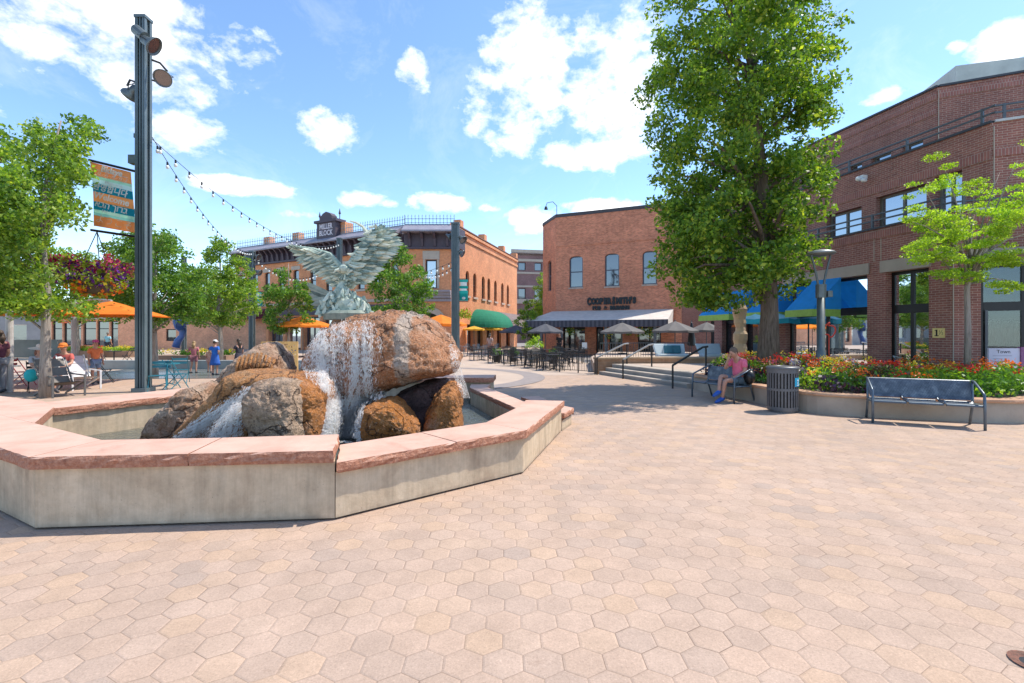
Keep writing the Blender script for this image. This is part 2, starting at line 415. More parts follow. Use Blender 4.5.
def conc_wall():
    m, nt, b = _new('cast_concrete'); P = pos(nt)
    sp = nt.nodes.new('ShaderNodeSeparateXYZ'); nt.links.new(P, sp.inputs[0])
    n1 = noi(nt, P, 1.6, 7, .7, .3); n2 = noi(nt, P, 12, 5, .7)
    mp = nt.nodes.new('ShaderNodeMapping'); nt.links.new(P, mp.inputs[0]); mp.inputs['Scale'].default_value = (9, 9, .7)
    drip = noi(nt, mp.outputs[0], 1, 5, .7)
    col = ramp(nt, n1, [(.3, (.40, .29, .19)), (.5, (.52, .40, .27)), (.7, (.60, .48, .34))])
    col = mixc(nt, 1.0, col, ramp(nt, drip, [(.3, .78), (.6, 1.08)]), 'MULTIPLY')
    col = mixc(nt, 1.0, col, ramp(nt, n2, [(.3, .88), (.7, 1.08)]), 'MULTIPLY')
    n3 = noi(nt, P, 60, 2, .6)
    col = mixc(nt, ramp(nt, n3, [(.70, 0), (.76, .6)]), col, (.12, .09, .07))
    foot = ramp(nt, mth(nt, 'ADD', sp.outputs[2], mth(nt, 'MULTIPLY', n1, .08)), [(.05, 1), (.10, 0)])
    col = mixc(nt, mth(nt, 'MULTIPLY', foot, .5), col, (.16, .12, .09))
    nt.links.new(col, b.inputs['Base Color']); b.inputs['Roughness'].default_value = .85
    bumpn(nt, b, mth(nt, 'ADD', n2, mth(nt, 'MULTIPLY', n3, .3)), .3, .012)
    return m
MCW = conc_wall()

fount = thing('fountain_basin', 'low many-sided concrete fountain basin with pink sandstone coping', 'fountain', (-3, 8, 0))
def coping(poly, z0, z1, rough, name='coping_stone', par=None, seed=1, step=.07):
    """rock-faced slab: the named edges are chipped, the rest sawn"""
    out = []; n = len(poly); flags = []
    for i in range(n):
        a = Vector(poly[i]); b = Vector(poly[(i+1) % n]); L = (b-a).length
        k = max(1, int(L/step)) if i in rough else max(1, int(L/.5))
        for j in range(k): out.append(a.lerp(b, j/k)); flags.append(i in rough)
    m = len(out); cen = sum(out, Vector((0, 0)))/m
    rr = random.Random(seed)
    lv = [(0, 0), (.28, .006), (.55, .008), (.82, .004), (1, -.003)]
    vs = []; fs = []
    for q, (t, push) in enumerate(lv):
        for i, p in enumerate(out):
            prev, nxt = out[i-1], out[(i+1) % m]; tn = (nxt-prev).normalized(); no = Vector((tn.y, -tn.x))
            if no.dot(p-cen) < 0: no = -no
            w = 0
            if flags[i]: w = push+rr.uniform(-.004, .004)+.008*noise.noise(Vector((p.x*5, p.y*5, t*3+seed)))
            zz = z0+(z1-z0)*t+(rr.uniform(-.006, .006) if 0 < t < 1 else 0)
            vs.append((p.x+no.x*w, p.y+no.y*w, zz))
    for q in range(len(lv)-1):
        for i in range(m):
            j = (i+1) % m; fs.append((q*m+i, q*m+j, (q+1)*m+j, (q+1)*m+i))
    fs.append(tuple(range(m))[::-1]); fs.append(tuple((len(lv)-1)*m+i for i in range(m)))
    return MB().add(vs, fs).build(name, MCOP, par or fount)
G = .006
# front stone, split at a mortar joint
coping([(-4.0, 4.03), (-2.76, 4.145), (-2.86, 4.79), (-3.945, 4.69)], .525, .63, {0}, seed=1)
coping([(-2.76+2*G, 4.146), (-1.56, 4.255), (-1.76, 4.95), (-2.86+2*G, 4.792)], .525, .63, {0, 1}, seed=2)
# raised left platform
coping([(-4.0-G, 4.035), (-3.945-G, 4.69), (-5.48, 5.58), (-7.0, 6.45), (-7.2, 5.835)], .525, .63, {4}, seed=3)
coping([(-7.2-G, 5.84), (-7.0-G, 6.46), (-5.48, 5.59), (-6.4, 6.8), (-7.12, 7.41), (-8.8, 8.2), (-11, 8.3), (-11, 7.97)], .525, .628, {3, 7}, seed=4)
coping([(-7.12, 7.425), (-6.4, 6.815), (-5.7, 8.2), (-5.35, 9.5), (-6.1, 9.9), (-6.35, 9.2)], .51, .61, {1, 2}, seed=5)
coping([(-6.1, 9.92), (-5.35, 9.52), (-5.0, 11.4), (-5.5, 12.0)], .51, .61, {1}, seed=6)
# lower stones on the right
def lerp2(a, b, t): return (a[0]+(b[0]-a[0])*t, a[1]+(b[1]-a[1])*t)
o0, o1, i0, i1 = (-1.53, 4.26), (.16, 5.69), (-1.75, 4.955), (-.343, 6.18)
coping([o0, lerp2(o0, o1, .56), lerp2(i0, i1, .50), i0], .43, .525, {0, 3}, seed=7)
coping([lerp2(o0, o1, .563), o1, i1, lerp2(i0, i1, .504)], .43, .527, {0}, seed=8)
coping([(.168, 5.697), (.88, 8.2), (.24, 8.3), (.108, 7.54), (-.335, 6.185)], .43, .525, {0, 1}, seed=9)
coping([(.10, 7.56), (.235, 8.32), (-.55, 10.7), (-.92, 10.6)], .40, .485, {0, 1, 3}, seed=10)
coping([(-.92, 10.62), (-.55, 10.72), (-.5, 11.3), (-.95, 11.3)], .40, .483, {1}, seed=11)
coping([(-5.4, 11.62), (-2.9, 11.35), (-2.9, 12.2), (-5.4, 12.3)], .52, .63, {0}, seed=12)
coping([(-2.89, 11.35), (-.45, 11.35), (-.4, 12.2), (-2.89, 12.2)], .52, .63, {0, 1}, seed=13)
coping([(.885, 8.24), (1.12, 8.85), (.75, 9.4), (.3, 8.36)], .22, .31, {0, 1}, seed=14)
coping([(1.12, 8.87), (.76, 9.42), (.2, 10.9), (.6, 11.1)], .18, .24, {0, 3}, seed=15)
# concrete walls below: outer skin and inner skin of the ring
def ringwall(outer, inner, z0, z1, name='wall'):
    m = MB(); n = len(outer); vs = []; fs = []
    for (a, b) in zip(outer, inner): vs += [(a[0], a[1], z0), (a[0], a[1], z1), (b[0], b[1], z1), (b[0], b[1], z0)]
    for i in range(n-1):
        for k in range(4): fs.append((4*i+k, 4*i+(k+1) % 4, 4*i+4+(k+1) % 4, 4*i+4+k))
    fs += [(0, 1, 2, 3), tuple(4*(n-1)+k for k in (3, 2, 1, 0))]
    return m.add(vs, fs).build(name, MCW, fount)
ringwall([(-11, 8.03), (-4.0, 4.085), (-1.565, 4.30)], [(-11, 8.3), (-3.93, 4.64), (-1.77, 4.90)], .025, .5245)
ringwall([(-1.56, 4.305), (.13, 5.74), (.83, 8.2), (.28, 8.28)], [(-1.76, 4.90), (-.36, 6.15), (.07, 7.5), (.08, 8.24)], .025, .429)
ringwall([(-7.4, 6.3), (-7.1, 7.38), (-6.32, 9.2), (-5.45, 11.9)], [(-5.52, 5.62), (-6.44, 6.83), (-5.74, 8.2), (-5.03, 11.4)], 0, .509)
ringwall([(.2, 8.35), (-.58, 10.7), (-.55, 11.4)], [(.06, 7.56), (-.9, 10.58), (-.93, 11.4)], 0, .399)
ringwall([(-5.4, 12.25), (-.45, 12.15)], [(-5.4, 11.66), (-.5, 11.4)], 0, .519)
ringwall([(.85, 8.26), (1.08, 8.85), (.56, 11.05)], [(.35, 8.4), (.5, 9), (.22, 10.85)], 0, .179)
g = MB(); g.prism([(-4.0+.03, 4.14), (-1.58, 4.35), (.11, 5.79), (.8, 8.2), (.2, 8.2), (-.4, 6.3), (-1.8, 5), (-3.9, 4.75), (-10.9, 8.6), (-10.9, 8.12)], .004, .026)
g.build('shadow_gap_core', flat('shadow_gap_dark', (.05, .04, .035), .9), fount)  # recessed core coloured near-black to paint the shade in the gap below the wall
BAS = [(-3.9, 4.6), (-1.8, 4.85), (-.4, 6.1), (.06, 7.5), (-.95, 10.6), (-.95, 11.5), (-5.1, 11.7), (-5.75, 8.2), (-6.5, 6.9), (-5.5, 5.6)]
g = MB(); g.prism(BAS, .006, .03); g.build('basin_floor', pm('basin_floor', (.26, .24, .16), (.16, .15, .10), 3, .8), fount)
def water_mat():
    m, nt, b = _new('water'); P = pos(nt)
    b.inputs['Base Color'].default_value = (.30, .34, .30, 1); b.inputs['Roughness'].default_value = .06
    b.inputs['Transmission Weight'].default_value = .75; b.inputs['IOR'].default_value = 1.33
    bumpn(nt, b, mth(nt, 'ADD', noi(nt, P, 9, 3), mth(nt, 'MULTIPLY', noi(nt, P, 30, 2), .4)), .6, .05)
    return m
g = MB(); g.prism(BAS, .05, .15); g.build('water', water_mat(), kind='structure', label='rippling greenish water in the fountain basin', cat='water')

# ------------------------------------------------------------------ boulders
def rockmat(name, grey, rust, gmask, veins=.5, wet=.5):
    """gmask: (centre x, half width) of a paler dry band, or None"""
    m, nt, b = _new(name); P = pos(nt)
    n1 = noi(nt, P, 1.5, 7, .65, .8); n2 = noi(nt, P, 7, 6, .7); n3 = noi(nt, P, 30, 4, .7)
    mp = nt.nodes.new('ShaderNodeMapping'); nt.links.new(P, mp.inputs[0]); mp.inputs['Scale'].default_value = (4.5, 4.5, .8)
    streak = noi(nt, mp.outputs[0], 1, 6, .7, .3)
    ru = ramp(nt, mth(nt, 'ADD', mth(nt, 'MULTIPLY', n2, .5), mth(nt, 'MULTIPLY', streak, .5)), [(.3, tuple(x*.32 for x in rust)), (.48, rust), (.68, (min(1, rust[0]*1.5), rust[1]*1.5, rust[2]*1.7))])
    gr = ramp(nt, n2, [(.3, tuple(x*.5 for x in grey)), (.5, grey), (.75, tuple(min(1, x*1.3) for x in grey))])
    sp = nt.nodes.new('ShaderNodeSeparateXYZ'); nt.links.new(P, sp.inputs[0])
    f = ramp(nt, mth(nt, 'ADD', mth(nt, 'MULTIPLY', n1, .7), mth(nt, 'MULTIPLY', streak, .3)), [(veins-.09, 0), (veins+.08, 1)])
    if gmask:
        for cx, hw, sl in gmask:
            u = mth(nt, 'ADD', mth(nt, 'SUBTRACT', sp.outputs[0], cx), mth(nt, 'MULTIPLY', sp.outputs[2], sl))
            dd = mth(nt, 'ADD', mth(nt, 'ABSOLUTE', u), mth(nt, 'MULTIPLY', mth(nt, 'SUBTRACT', n2, .5), hw*1.5))
            f = mth(nt, 'MAXIMUM', f, ramp(nt, mth(nt, 'DIVIDE', dd, hw*2), [(.4, 1), (.6, 0)]))
    col = mixc(nt, f, ru, gr)
    col = mixc(nt, ramp(nt, n3, [(.32, .75), (.46, 0)]), col, tuple(x*.22 for x in rust))
    fl = noi(nt, P, 38, 3, .75)
    col = mixc(nt, ramp(nt, fl, [(.54, 0), (.68, .7)]), col, tuple(min(1, x*1.5) for x in grey))
    cr = nt.nodes.new('ShaderNodeTexVoronoi'); cr.feature = 'DISTANCE_TO_EDGE'; cr.inputs['Scale'].default_value = 1.25; wv = nt.nodes.new('ShaderNodeVectorMath'); wv.operation = 'ADD'; nz = nt.nodes.new('ShaderNodeTexNoise'); nz.inputs['Scale'].default_value = 2.2; nz.inputs['Detail'].default_value = 6; nt.links.new(P, nz.inputs['Vector']); nt.links.new(P, wv.inputs[0]); nt.links.new(nz.outputs['Color'], wv.inputs[1]); nt.links.new(wv.outputs[0], cr.inputs['Vector'])
    crk = ramp(nt, cr.outputs['Distance'], [(.0, 1), (.022, 0)])
    col = mixc(nt, mth(nt, 'MULTIPLY', crk, .8), col, tuple(x*.12 for x in rust))
    nt.links.new(col, b.inputs['Base Color'])
    nt.links.new(ramp(nt, n1, [(.35, max(.2, .8-wet)), (.6, .85)]), b.inputs['Roughness'])
    h = mth(nt, 'ADD', mth(nt, 'MULTIPLY', n2, 1), mth(nt, 'ADD', mth(nt, 'MULTIPLY', n3, .45), mth(nt, 'SUBTRACT', mth(nt, 'MULTIPLY', noi(nt, P, 90, 3, .7), .2), mth(nt, 'MULTIPLY', crk, .5))))
    bumpn(nt, b, h, 1.0, .11)
    return m
ROCKV = []
def rock(name, label, poly, Y, depth, mat, seed, amp=.06, nt_=150, nph=90, cat='boulder', p=.55, fq=1.6, ridge=.5, skirt=True, yb=None):
    Ys = Y-.42*depth; pts = [(at(x, Ys), zat(y, Ys)) for x, y in poly]      # the outline is read off where the stone is widest in view
    cx = sum(q[0] for q in pts)/len(pts); cz = sum(q[1] for q in pts)/len(pts)
    def ray(th):
        dx, dz = math.cos(th), math.sin(th); best = .05
        for i in range(len(pts)):
            (x1, z1), (x2, z2) = pts[i], pts[(i+1) % len(pts)]
            ex, ez = x2-x1, z2-z1; den = dx*ez-dz*ex
            if abs(den) < 1e-9: continue
            t = ((x1-cx)*ez-(z1-cz)*ex)/den; s = ((x1-cx)*dz-(z1-cz)*dx)/den
            if t > 0 and -1e-6 <= s <= 1+1e-6: best = max(best, t)
        return best
    rs = [ray(2*math.pi*k/nt_) for k in range(nt_)]
    vs = []; off = Vector((seed*7.3, seed*3.1, seed*1.7))
    for j in range(nph+1):
        ph = -math.pi/2+math.pi*j/nph; cc = abs(math.cos(ph))**p; ss = math.copysign(abs(math.sin(ph))**.8, math.sin(ph))
        for k in range(nt_):
            th = 2*math.pi*k/nt_; r = rs[k]*cc
            q = Vector((cx+r*math.cos(th), Y+depth*ss, cz+r*math.sin(th)))
            no = Vector((math.cos(th)*cc, ss, math.sin(th)*cc)).normalized()
            n0 = noise.fractal(q*fq+off, .9, 2.1, 5)
            cell = noise.voronoi(q*fq*1.1+off)[0]; rd = min(1, (cell[1]-cell[0])*2)
            c2 = noise.voronoi(q*fq*3.3+off*2)[0]; r2 = min(1, (c2[1]-c2[0])*2.2)
            d = amp*(n0*1.1)+amp*ridge*(rd-.6)*1.3+amp*.16*(r2-.5)+amp*.5*noise.fractal(q*fq*5+off, .7, 2.2, 5)
            q += no*d; vs.append(q)
    fs = []
    for j in range(nph):
        for k in range(nt_):
            k2 = (k+1) % nt_; fs.append((j*nt_+k, j*nt_+k2, (j+1)*nt_+k2, (j+1)*nt_+k))
    m = MB().add(vs, fs)
    ROCKV.append((m.v, m.f))
    return m.build(name, mat, None, smooth=True, label=label, cat=cat)
MR1 = rockmat('rock_rust', (.56, .43, .33), (.50, .21, .085), [(-1.50, .10, .04)], .62)
MR2 = rockmat('rock_greypink', (.56, .39, .27), (.44, .20, .09), None, .47)
MR3 = rockmat('rock_brown', (.50, .32, .18), (.50, .21, .06), None, .64)
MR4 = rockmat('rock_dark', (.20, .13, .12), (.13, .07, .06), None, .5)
MR5 = rockmat('rock_orange', (.46, .28, .18), (.52, .19, .04), None, .62)
MR6 = rockmat('rock_roughgrey', (.52, .355, .235), (.34, .17, .08), None, .42)
big = rock('boulder', 'largest rust-red fountain boulder, water running over its left side', [(308, 402), (303, 372), (305, 358), (314, 342), (329, 327), (345, 317), (364, 314), (382, 312), (400, 310), (415, 313), (431, 324), (442, 336), (450, 348), (456, 360), (452, 372), (441, 378), (422, 380), (400, 388), (384, 394), (362, 402), (345, 436), (318, 436)], 7.9, 1.15, MR1, 1, .075, 260, 150, fq=1.2, ridge=.35)
rock('boulder', 'small rounded pinkish stone lying on top of the largest fountain boulder', [(328, 328), (333, 319), (341, 313), (352, 311), (357, 316), (356, 326)], 8.1, .28, MR2, 2, .02)
rock('boulder', 'chunky rust boulder low in front under the largest boulder, pool wall before it', [(357, 440), (359, 420), (364, 405), (374, 399), (388, 398), (398, 404), (405, 414), (412, 420), (417, 432), (414, 446)], 6.9, .5, MR5, 3, .05)
rock('boulder', 'tall orange boulder with a slanting top right of the dark gap', [(421, 436), (424, 418), (432, 401), (441, 387), (452, 384), (459, 390), (461, 405), (461, 428), (455, 440)], 7.35, .45, MR5, 4, .05)
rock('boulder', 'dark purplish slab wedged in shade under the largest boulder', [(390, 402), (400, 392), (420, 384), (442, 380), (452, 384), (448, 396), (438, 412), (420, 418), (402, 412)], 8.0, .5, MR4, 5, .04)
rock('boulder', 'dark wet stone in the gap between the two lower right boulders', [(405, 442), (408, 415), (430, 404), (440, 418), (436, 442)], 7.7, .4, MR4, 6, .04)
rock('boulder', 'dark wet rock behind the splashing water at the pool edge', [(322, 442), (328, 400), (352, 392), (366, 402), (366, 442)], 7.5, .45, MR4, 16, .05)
rock('boulder', 'orange block-shaped boulder left of the big splash', [(284, 448), (283, 415), (281, 385), (288, 373), (306, 375), (322, 384), (327, 396), (327, 425), (322, 448)], 6.35, .5, MR5, 7, .045)
rock('boulder', 'rough grey-brown boulder in front of the left waterfall slope', [(250, 448), (246, 420), (247, 398), (255, 386), (276, 379), (292, 381), (298, 396), (300, 421), (299, 448)], 5.95, .38, MR6, 8, .045, ridge=.5, fq=2.2)
rock('boulder', 'high grey-pink peaked rock arching behind the left slope', [(196, 430), (200, 405), (214, 384), (228, 368), (243, 353), (256, 344), (264, 341), (271, 346), (277, 356), (282, 369), (284, 392), (282, 425)], 7.7, .5, MR2, 9, .045, ridge=.8)
rock('boulder', 'long low grey rock at the far left end of the rock pile', [(140, 444), (152, 424), (164, 409), (176, 396), (188, 386), (200, 381), (212, 384), (216, 398), (210, 425), (204, 446)], 7.1, .6, MR2, 10, .05, ridge=.9)
slope = rock('boulder', 'brown water-worn sloping rock with two streams running down it', [(158, 448), (180, 428), (200, 408), (216, 388), (228, 374), (246, 370), (270, 371), (290, 371), (304, 378), (304, 400), (290, 448)], 6.75, .5, MR3, 11, .035, p=.4, ridge=.3)
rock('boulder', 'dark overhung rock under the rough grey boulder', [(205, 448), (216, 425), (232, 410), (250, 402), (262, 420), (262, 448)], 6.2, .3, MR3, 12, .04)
rock('boulder', 'pale flat rock behind the orange block boulder', [(262, 398), (268, 381), (288, 375), (306, 377), (318, 388), (314, 410)], 7.3, .5, MR3, 13, .04)
# ribs of travertine under the grey arch
ribs = MB()
for k in range(9):
    x0 = 238+k*4.3; top = 360-7*math.sin(min(1, (k+2)/6)*1.3)+(max(0, k-5))*2.2; Yk = 7.02
    ribs.tube([(at(x0, Yk), Yk+.06, zat(top, Yk)), (at(x0-.4, Yk), Yk-.02, zat((top+374)/2, Yk)), (at(x0-.8, Yk), Yk+.01, zat(376, Yk))], [.02, .027, .03], 8)
ribs.build('rock_ribs', MR3, None, smooth=True, label='row of brown vertical mineral ribs under the grey arching rock', cat='rock ribs')

# ------------------------------------------------------------------ falling water
def streaks(name, label, region, n, seed, trees, dirn, dens, Ldef=(.03, .12), W=(.0025, .008), fallback=None):
    rr = random.Random(seed); vs = []; fs = []
    xs = [p[0] for p in region]; ys = [p[1] for p in region]
    def inside(x, y):
        c = False; j = len(region)-1
        for i in range(len(region)):
            if (region[i][1] > y) != (region[j][1] > y) and x < (region[j][0]-region[i][0])*(y-region[i][1])/(region[j][1]-region[i][1])+region[i][0]: c = not c
            j = i
        return c
    cnt = 0
    while cnt < n:
        px, py = rr.uniform(min(xs), max(xs)), rr.uniform(min(ys), max(ys))
        if not inside(px, py) or rr.random() > dens(px, py): continue
        cnt += 1
        d = Vector(((px-512)/F, 1, (HOR-py)/F)).normalized(); best = None
        for t in trees:
            h = t.ray_cast(Vector((0, 0, EYE)), d, 30)
            if h[0] and (best is None or h[3] < best[1]): best = (h[0], h[3], h[1])
        if best and (fallback is None or best[0].y < fallback+.7):
            p = best[0]; no = best[2] if best[2].dot(d) < 0 else -best[2]
            dn = dirn(px, py); dn = (dn-no*dn.dot(no)*.9).normalized(); p = p+no*abs(rr.gauss(.01, .03))
        else:
            if fallback is None: continue
            Y = fallback+rr.uniform(-.25, .25); p = Vector((at(px, Y), Y, zat(py, Y))); dn = dirn(px, py)
        L = rr.uniform(*Ldef); w = rr.uniform(*W)
        dn = (dn+Vector((rr.gauss(0, .12), rr.gauss(0, .12), rr.gauss(0, .12)))).normalized()
        s = dn.cross(-d).normalized()*w; t2 = dn.cross(s).normalized()*w
        o = len(vs); vs += [p-dn*L/2, p+s, p+t2, p-s, p-t2, p+dn*L/2]
        fs += [(o, o+1, o+2), (o, o+2, o+3), (o, o+3, o+4), (o, o+4, o+1), (o+5, o+2, o+1), (o+5, o+3, o+2), (o+5, o+4, o+3), (o+5, o+1, o+4)]
    m, nt, b = (None,)*3
    if 'white_water' not in MATS:
        m, nt, b = _new('white_water'); b.inputs['Base Color'].default_value = (.97, .95, .92, 1); b.inputs['Roughness'].default_value = .3
        t = nt.nodes.new('ShaderNodeBsdfTranslucent'); t.inputs[0].default_value = (1, .98, .95, 1)
        mx = nt.nodes.new('ShaderNodeMixShader'); mx.inputs[0].default_value = .6
        nt.links.new(b.outputs[0], mx.inputs[1]); nt.links.new(t.outputs[0], mx.inputs[2]); nt.links.new(mx.outputs[0], nt.nodes['Material Output'].inputs[0])
        MATS['white_water'] = m
    MB().add(vs, fs).build(name, MATS['white_water'], None, label=label, cat='waterfall', kind='stuff')
bvhs = [BVHTree.FromPolygons(v, f) for v, f in ROCKV]
def dens_main(px, py):
    c = noise.noise(Vector((px*.11, py*.012, 3)))*.5+.5; c = max(0, min(1, (c-.42)*3.5))
    low = .5 if py < 345 else .85
    base = .12+.88*c
    if py > 400: base = .95 if 322 < px < 352 else .5
    if px > 366: base *= .35
    return base*low if py < 400 else base
streaks('waterfall', 'white waterfall pouring over the left side of the largest boulder', [(316, 334), (345, 322), (372, 322), (384, 345), (376, 375), (384, 398), (366, 406), (362, 420), (358, 444), (322, 444), (327, 395), (306, 378), (302, 366)], 30000, 3, bvhs, lambda x, y: Vector((.12*(330-x)/30*-1, -.25, -1)).normalized(), dens_main, fallback=7.0, W=(.0009, .0032), Ldef=(.012, .06))
def dens_s(px, py):
    t = (py-388)/52; a = abs(px-(256-t*76)); b2 = abs(px-(251-t*32))
    return max(math.exp(-(a/(6+t*6))**2), .8*math.exp(-(b2/(5+t*9))**2))*(.4+.6*max(0, min(1, noise.noise(Vector((px*.35, py*.06, 9)))*1.5+.5)))
streaks('waterfall', 'twin white streams running down the brown sloping rock', [(245, 388), (268, 386), (256, 400), (240, 441), (168, 442), (205, 412)], 13000, 5, [BVHTree.FromPolygons(*ROCKV[i]) for i in (9, 10, 11, 12)], lambda x, y: Vector((-.75, -.3, -1)).normalized(), dens_s, Ldef=(.012, .05), W=(.0009, .003))
streaks('waterfall', 'thin spray of water falling down the right edge of the largest boulder', [(448, 345), (456, 352), (463, 375), (470, 398), (462, 398), (452, 372)], 1500, 6, bvhs, lambda x, y: Vector((.25, 0, -1)).normalized(), lambda x, y: 1, fallback=7.8, Ldef=(.01, .04), W=(.001, .0025))
streaks('waterfall', 'row of dripping water under the overhang of the largest boulder', [(350, 398), (384, 390), (386, 398), (352, 408)], 700, 8, bvhs, lambda x, y: Vector((0, 0, -1)), lambda x, y: 1, Ldef=(.03, .09), W=(.002, .004))

streaks('splash_foam', 'white churning foam where the waterfall meets the pool', [(318, 442), (324, 418), (340, 412), (360, 424), (362, 443)], 6000, 14, bvhs, lambda x, y: Vector((.3, -.2, -.6)).normalized(), lambda x, y: .3+.7*(y-410)/32, fallback=6.6, Ldef=(.006, .03), W=(.002, .006))
# ------------------------------------------------------------------ bird sculpture
def bronze_mat(name, k=1):
    m, nt, b = _new(name); P = pos(nt)
    n1 = noi(nt, P, 9, 5, .7); n2 = noi(nt, P, 40, 4, .7)
    g = nt.nodes.new('ShaderNodeNewGeometry')
    col = ramp(nt, mth(nt, 'ADD', mth(nt, 'MULTIPLY', n1, .55), mth(nt, 'MULTIPLY', g.outputs['Random Per Island'], .45)), [(.22, (.05*k, .09*k, .08*k)), (.42, (.25*k, .33*k, .27*k)), (.60, (.56*k, .60*k, .47*k)), (.85, (.72*k, .70*k, .54*k))])
    nt.links.new(col, b.inputs['Base Color']); b.inputs['Roughness'].default_value = .7
    bumpn(nt, b, n2, .5, .01); return m
MBZ = bronze_mat('verdigris_bronze'); MBZD = bronze_mat('dark_verdigris', .5)
BY = 8.1
bird = thing('bird_sculpture', 'green bronze bird sculpture with raised feathered wings on the largest boulder', 'sculpture', (at(345, BY), BY, zat(313, BY)))
def bp(px, py, dy=0): return Vector((at(px, BY), BY+dy, zat(py, BY)))
def feather(mb, a, b, w, th=.006, sag=.02, side=None):
    d = b-a; side = side or d.cross(Vector((0, 1, 0))).normalized(); up = d.cross(side).normalized()
    pr = [(0, .25), (.2, .8), (.55, 1), (.85, .7), (1, .05)]; vs = []; fs = []
    for t, k in pr:
        c = a+d*t+Vector((0, 0, -sag*math.sin(t*math.pi))); vs += [c-side*w*k/2, c+up*th, c+side*w*k/2, c-up*th]
    for i in range(4):
        for k in range(4): fs.append((i*4+k, i*4+(k+1) % 4, i*4+4+(k+1) % 4, i*4+4+k))
    fs += [(3, 2, 1, 0), (16, 17, 18, 19)]
    mb.add(vs, fs)
rr = random.Random(4)
# left wing: spine from shoulder to tip, feathers trail down-left
lw = MB(); sp_ = [(345, 281), (342, 268), (332, 256), (317, 251), (298, 248)]
lw.tube([bp(x, y, -.05*i) for i, (x, y) in enumerate(sp_)], [.06, .06, .05, .035, .012], 8)
def along(path, t):
    t *= len(path)-1; i = min(int(t), len(path)-2); f = t-i
    return (path[i][0]+(path[i+1][0]-path[i][0])*f, path[i][1]+(path[i+1][1]-path[i][1])*f)
tr = [(338, 293), (330, 284), (318, 277), (306, 268), (296, 250)]
for row, (s, e, wd) in enumerate(((.0, 1.0, .055), (.0, .68, .05), (.0, .4, .045), (-.05, .22, .035))):
    for k in range(26 if row == 0 else 30):
        t = k/29; a = along(sp_, t); b_ = along(tr, min(1, t+.12))
        ax, ay = a[0]+(b_[0]-a[0])*s, a[1]+(b_[1]-a[1])*s
        ex, ey = a[0]+(b_[0]-a[0])*e+rr.uniform(-1.2, 1.2), a[1]+(b_[1]-a[1])*e+rr.uniform(-1.2, 1.2)
        feather(lw, bp(ax, ay, -.05*t*4-.012*row), bp(ex-2.5, ey-1, -.05*t*4-.03-.02*row+rr.uniform(-.02, .02)), wd, .008)
lw.build('wing', MBZ, bird)
# right wing: fan rising to the upper right
rw = MB(); sp2 = [(347, 284), (349, 268), (358, 250), (368, 236), (376, 226)]
rw.tube([bp(x, y, .03*i) for i, (x, y) in enumerate(sp2)], [.07, .08, .07, .05, .03], 8)
tr2 = [(354, 285), (370, 280), (382, 270), (389, 258), (397, 249), (404, 240), (394, 227), (380, 221)]
for row, (s, e, wd) in enumerate(((.1, 1.0, .075), (0, .75, .065), (0, .5, .06), (-.05, .3, .05))):
    N = 34 if row < 2 else 28
    for k in range(N):
        t = k/(N-1); a = along(sp2, t); b_ = along(tr2, t)
        ex = a[0]+(b_[0]-a[0])*e+rr.uniform(-1.5, 1.5); ey = a[1]+(b_[1]-a[1])*e+rr.uniform(-1.5, 1.5)
        feather(rw, bp(a[0]+(b_[0]-a[0])*s, a[1]+(b_[1]-a[1])*s, .03*t*4-.03*row), bp(ex, ey+2*e, .12*t-.05*row+rr.uniform(-.03, .03)), wd, .009)
for k in range(12):      # short ruffled feathers at the leading edge
    a = along(sp2, k/11); feather(rw, bp(a[0], a[1], -.05), bp(a[0]-6+rr.uniform(-2, 2), a[1]+3+rr.uniform(-2, 2), -.1), .05)
rw.tube([bp(350, 221, 0), bp(356, 222.5, 0), bp(362, 226, .02), bp(368, 234, .04)], [.012, .02, .025, .04], 6)
rw.build('wing', MBZ, bird)
bd = MB()
bd.tube([bp(346, 276), bp(344, 284, -.02), bp(342, 292, -.05), bp(347, 302, -.05), bp(356, 310, -.02)], [.05, .075, .13, .2, .24], 12)
for k in range(150):
    t = rr.random(); px = 322+50*rr.random(); py = 291+20*t
    if abs(px-346) > 8+t*22: continue
    feather(bd, bp(px, py-3, -.22+.1*rr.random()), bp(px+rr.uniform(-7, 7), py+4+rr.uniform(0, 4), -.27+.1*rr.random()), .06, .01)
bd.build('body', MBZ, bird)
tl = MB()
for k in range(16):
    t = k/15; feather(tl, bp(336, 297, .02), bp(304+t*8+rr.uniform(-2, 2), 282+t*26, .1+rr.uniform(-.05, .05)), .1, .01)
tl.build('tail', MBZD, bird); tl = MB()
for k in range(12):
    t = k/11; feather(tl, bp(358, 302, 0), bp(366+t*6, 296+t*16, -.05), .08, .01)
tl.build('tail_feathers', MBZ, bird)
hd = MB(); hd.ball(bp(346, 270, -.12), .07, .09, .08); hd.tube([bp(343, 271, -.18), bp(340, 272, -.21), bp(338, 275, -.22)], [.035, .022, .004], 6)
for k in range(26):
    a = rr.uniform(0, 6.28); feather(hd, bp(347, 272, -.1), bp(346+8*math.cos(a), 274+7*math.sin(a), -.12), .04)
hd.build('head', MBZ, bird)
ft = MB(); ft.lathe(bp(350, 314), [(0, .06), (.35, .05), (.4, 0), (.38, -.1), (0, -.12)], 14, sx=1.1); ft.build('base', MBZD, bird)

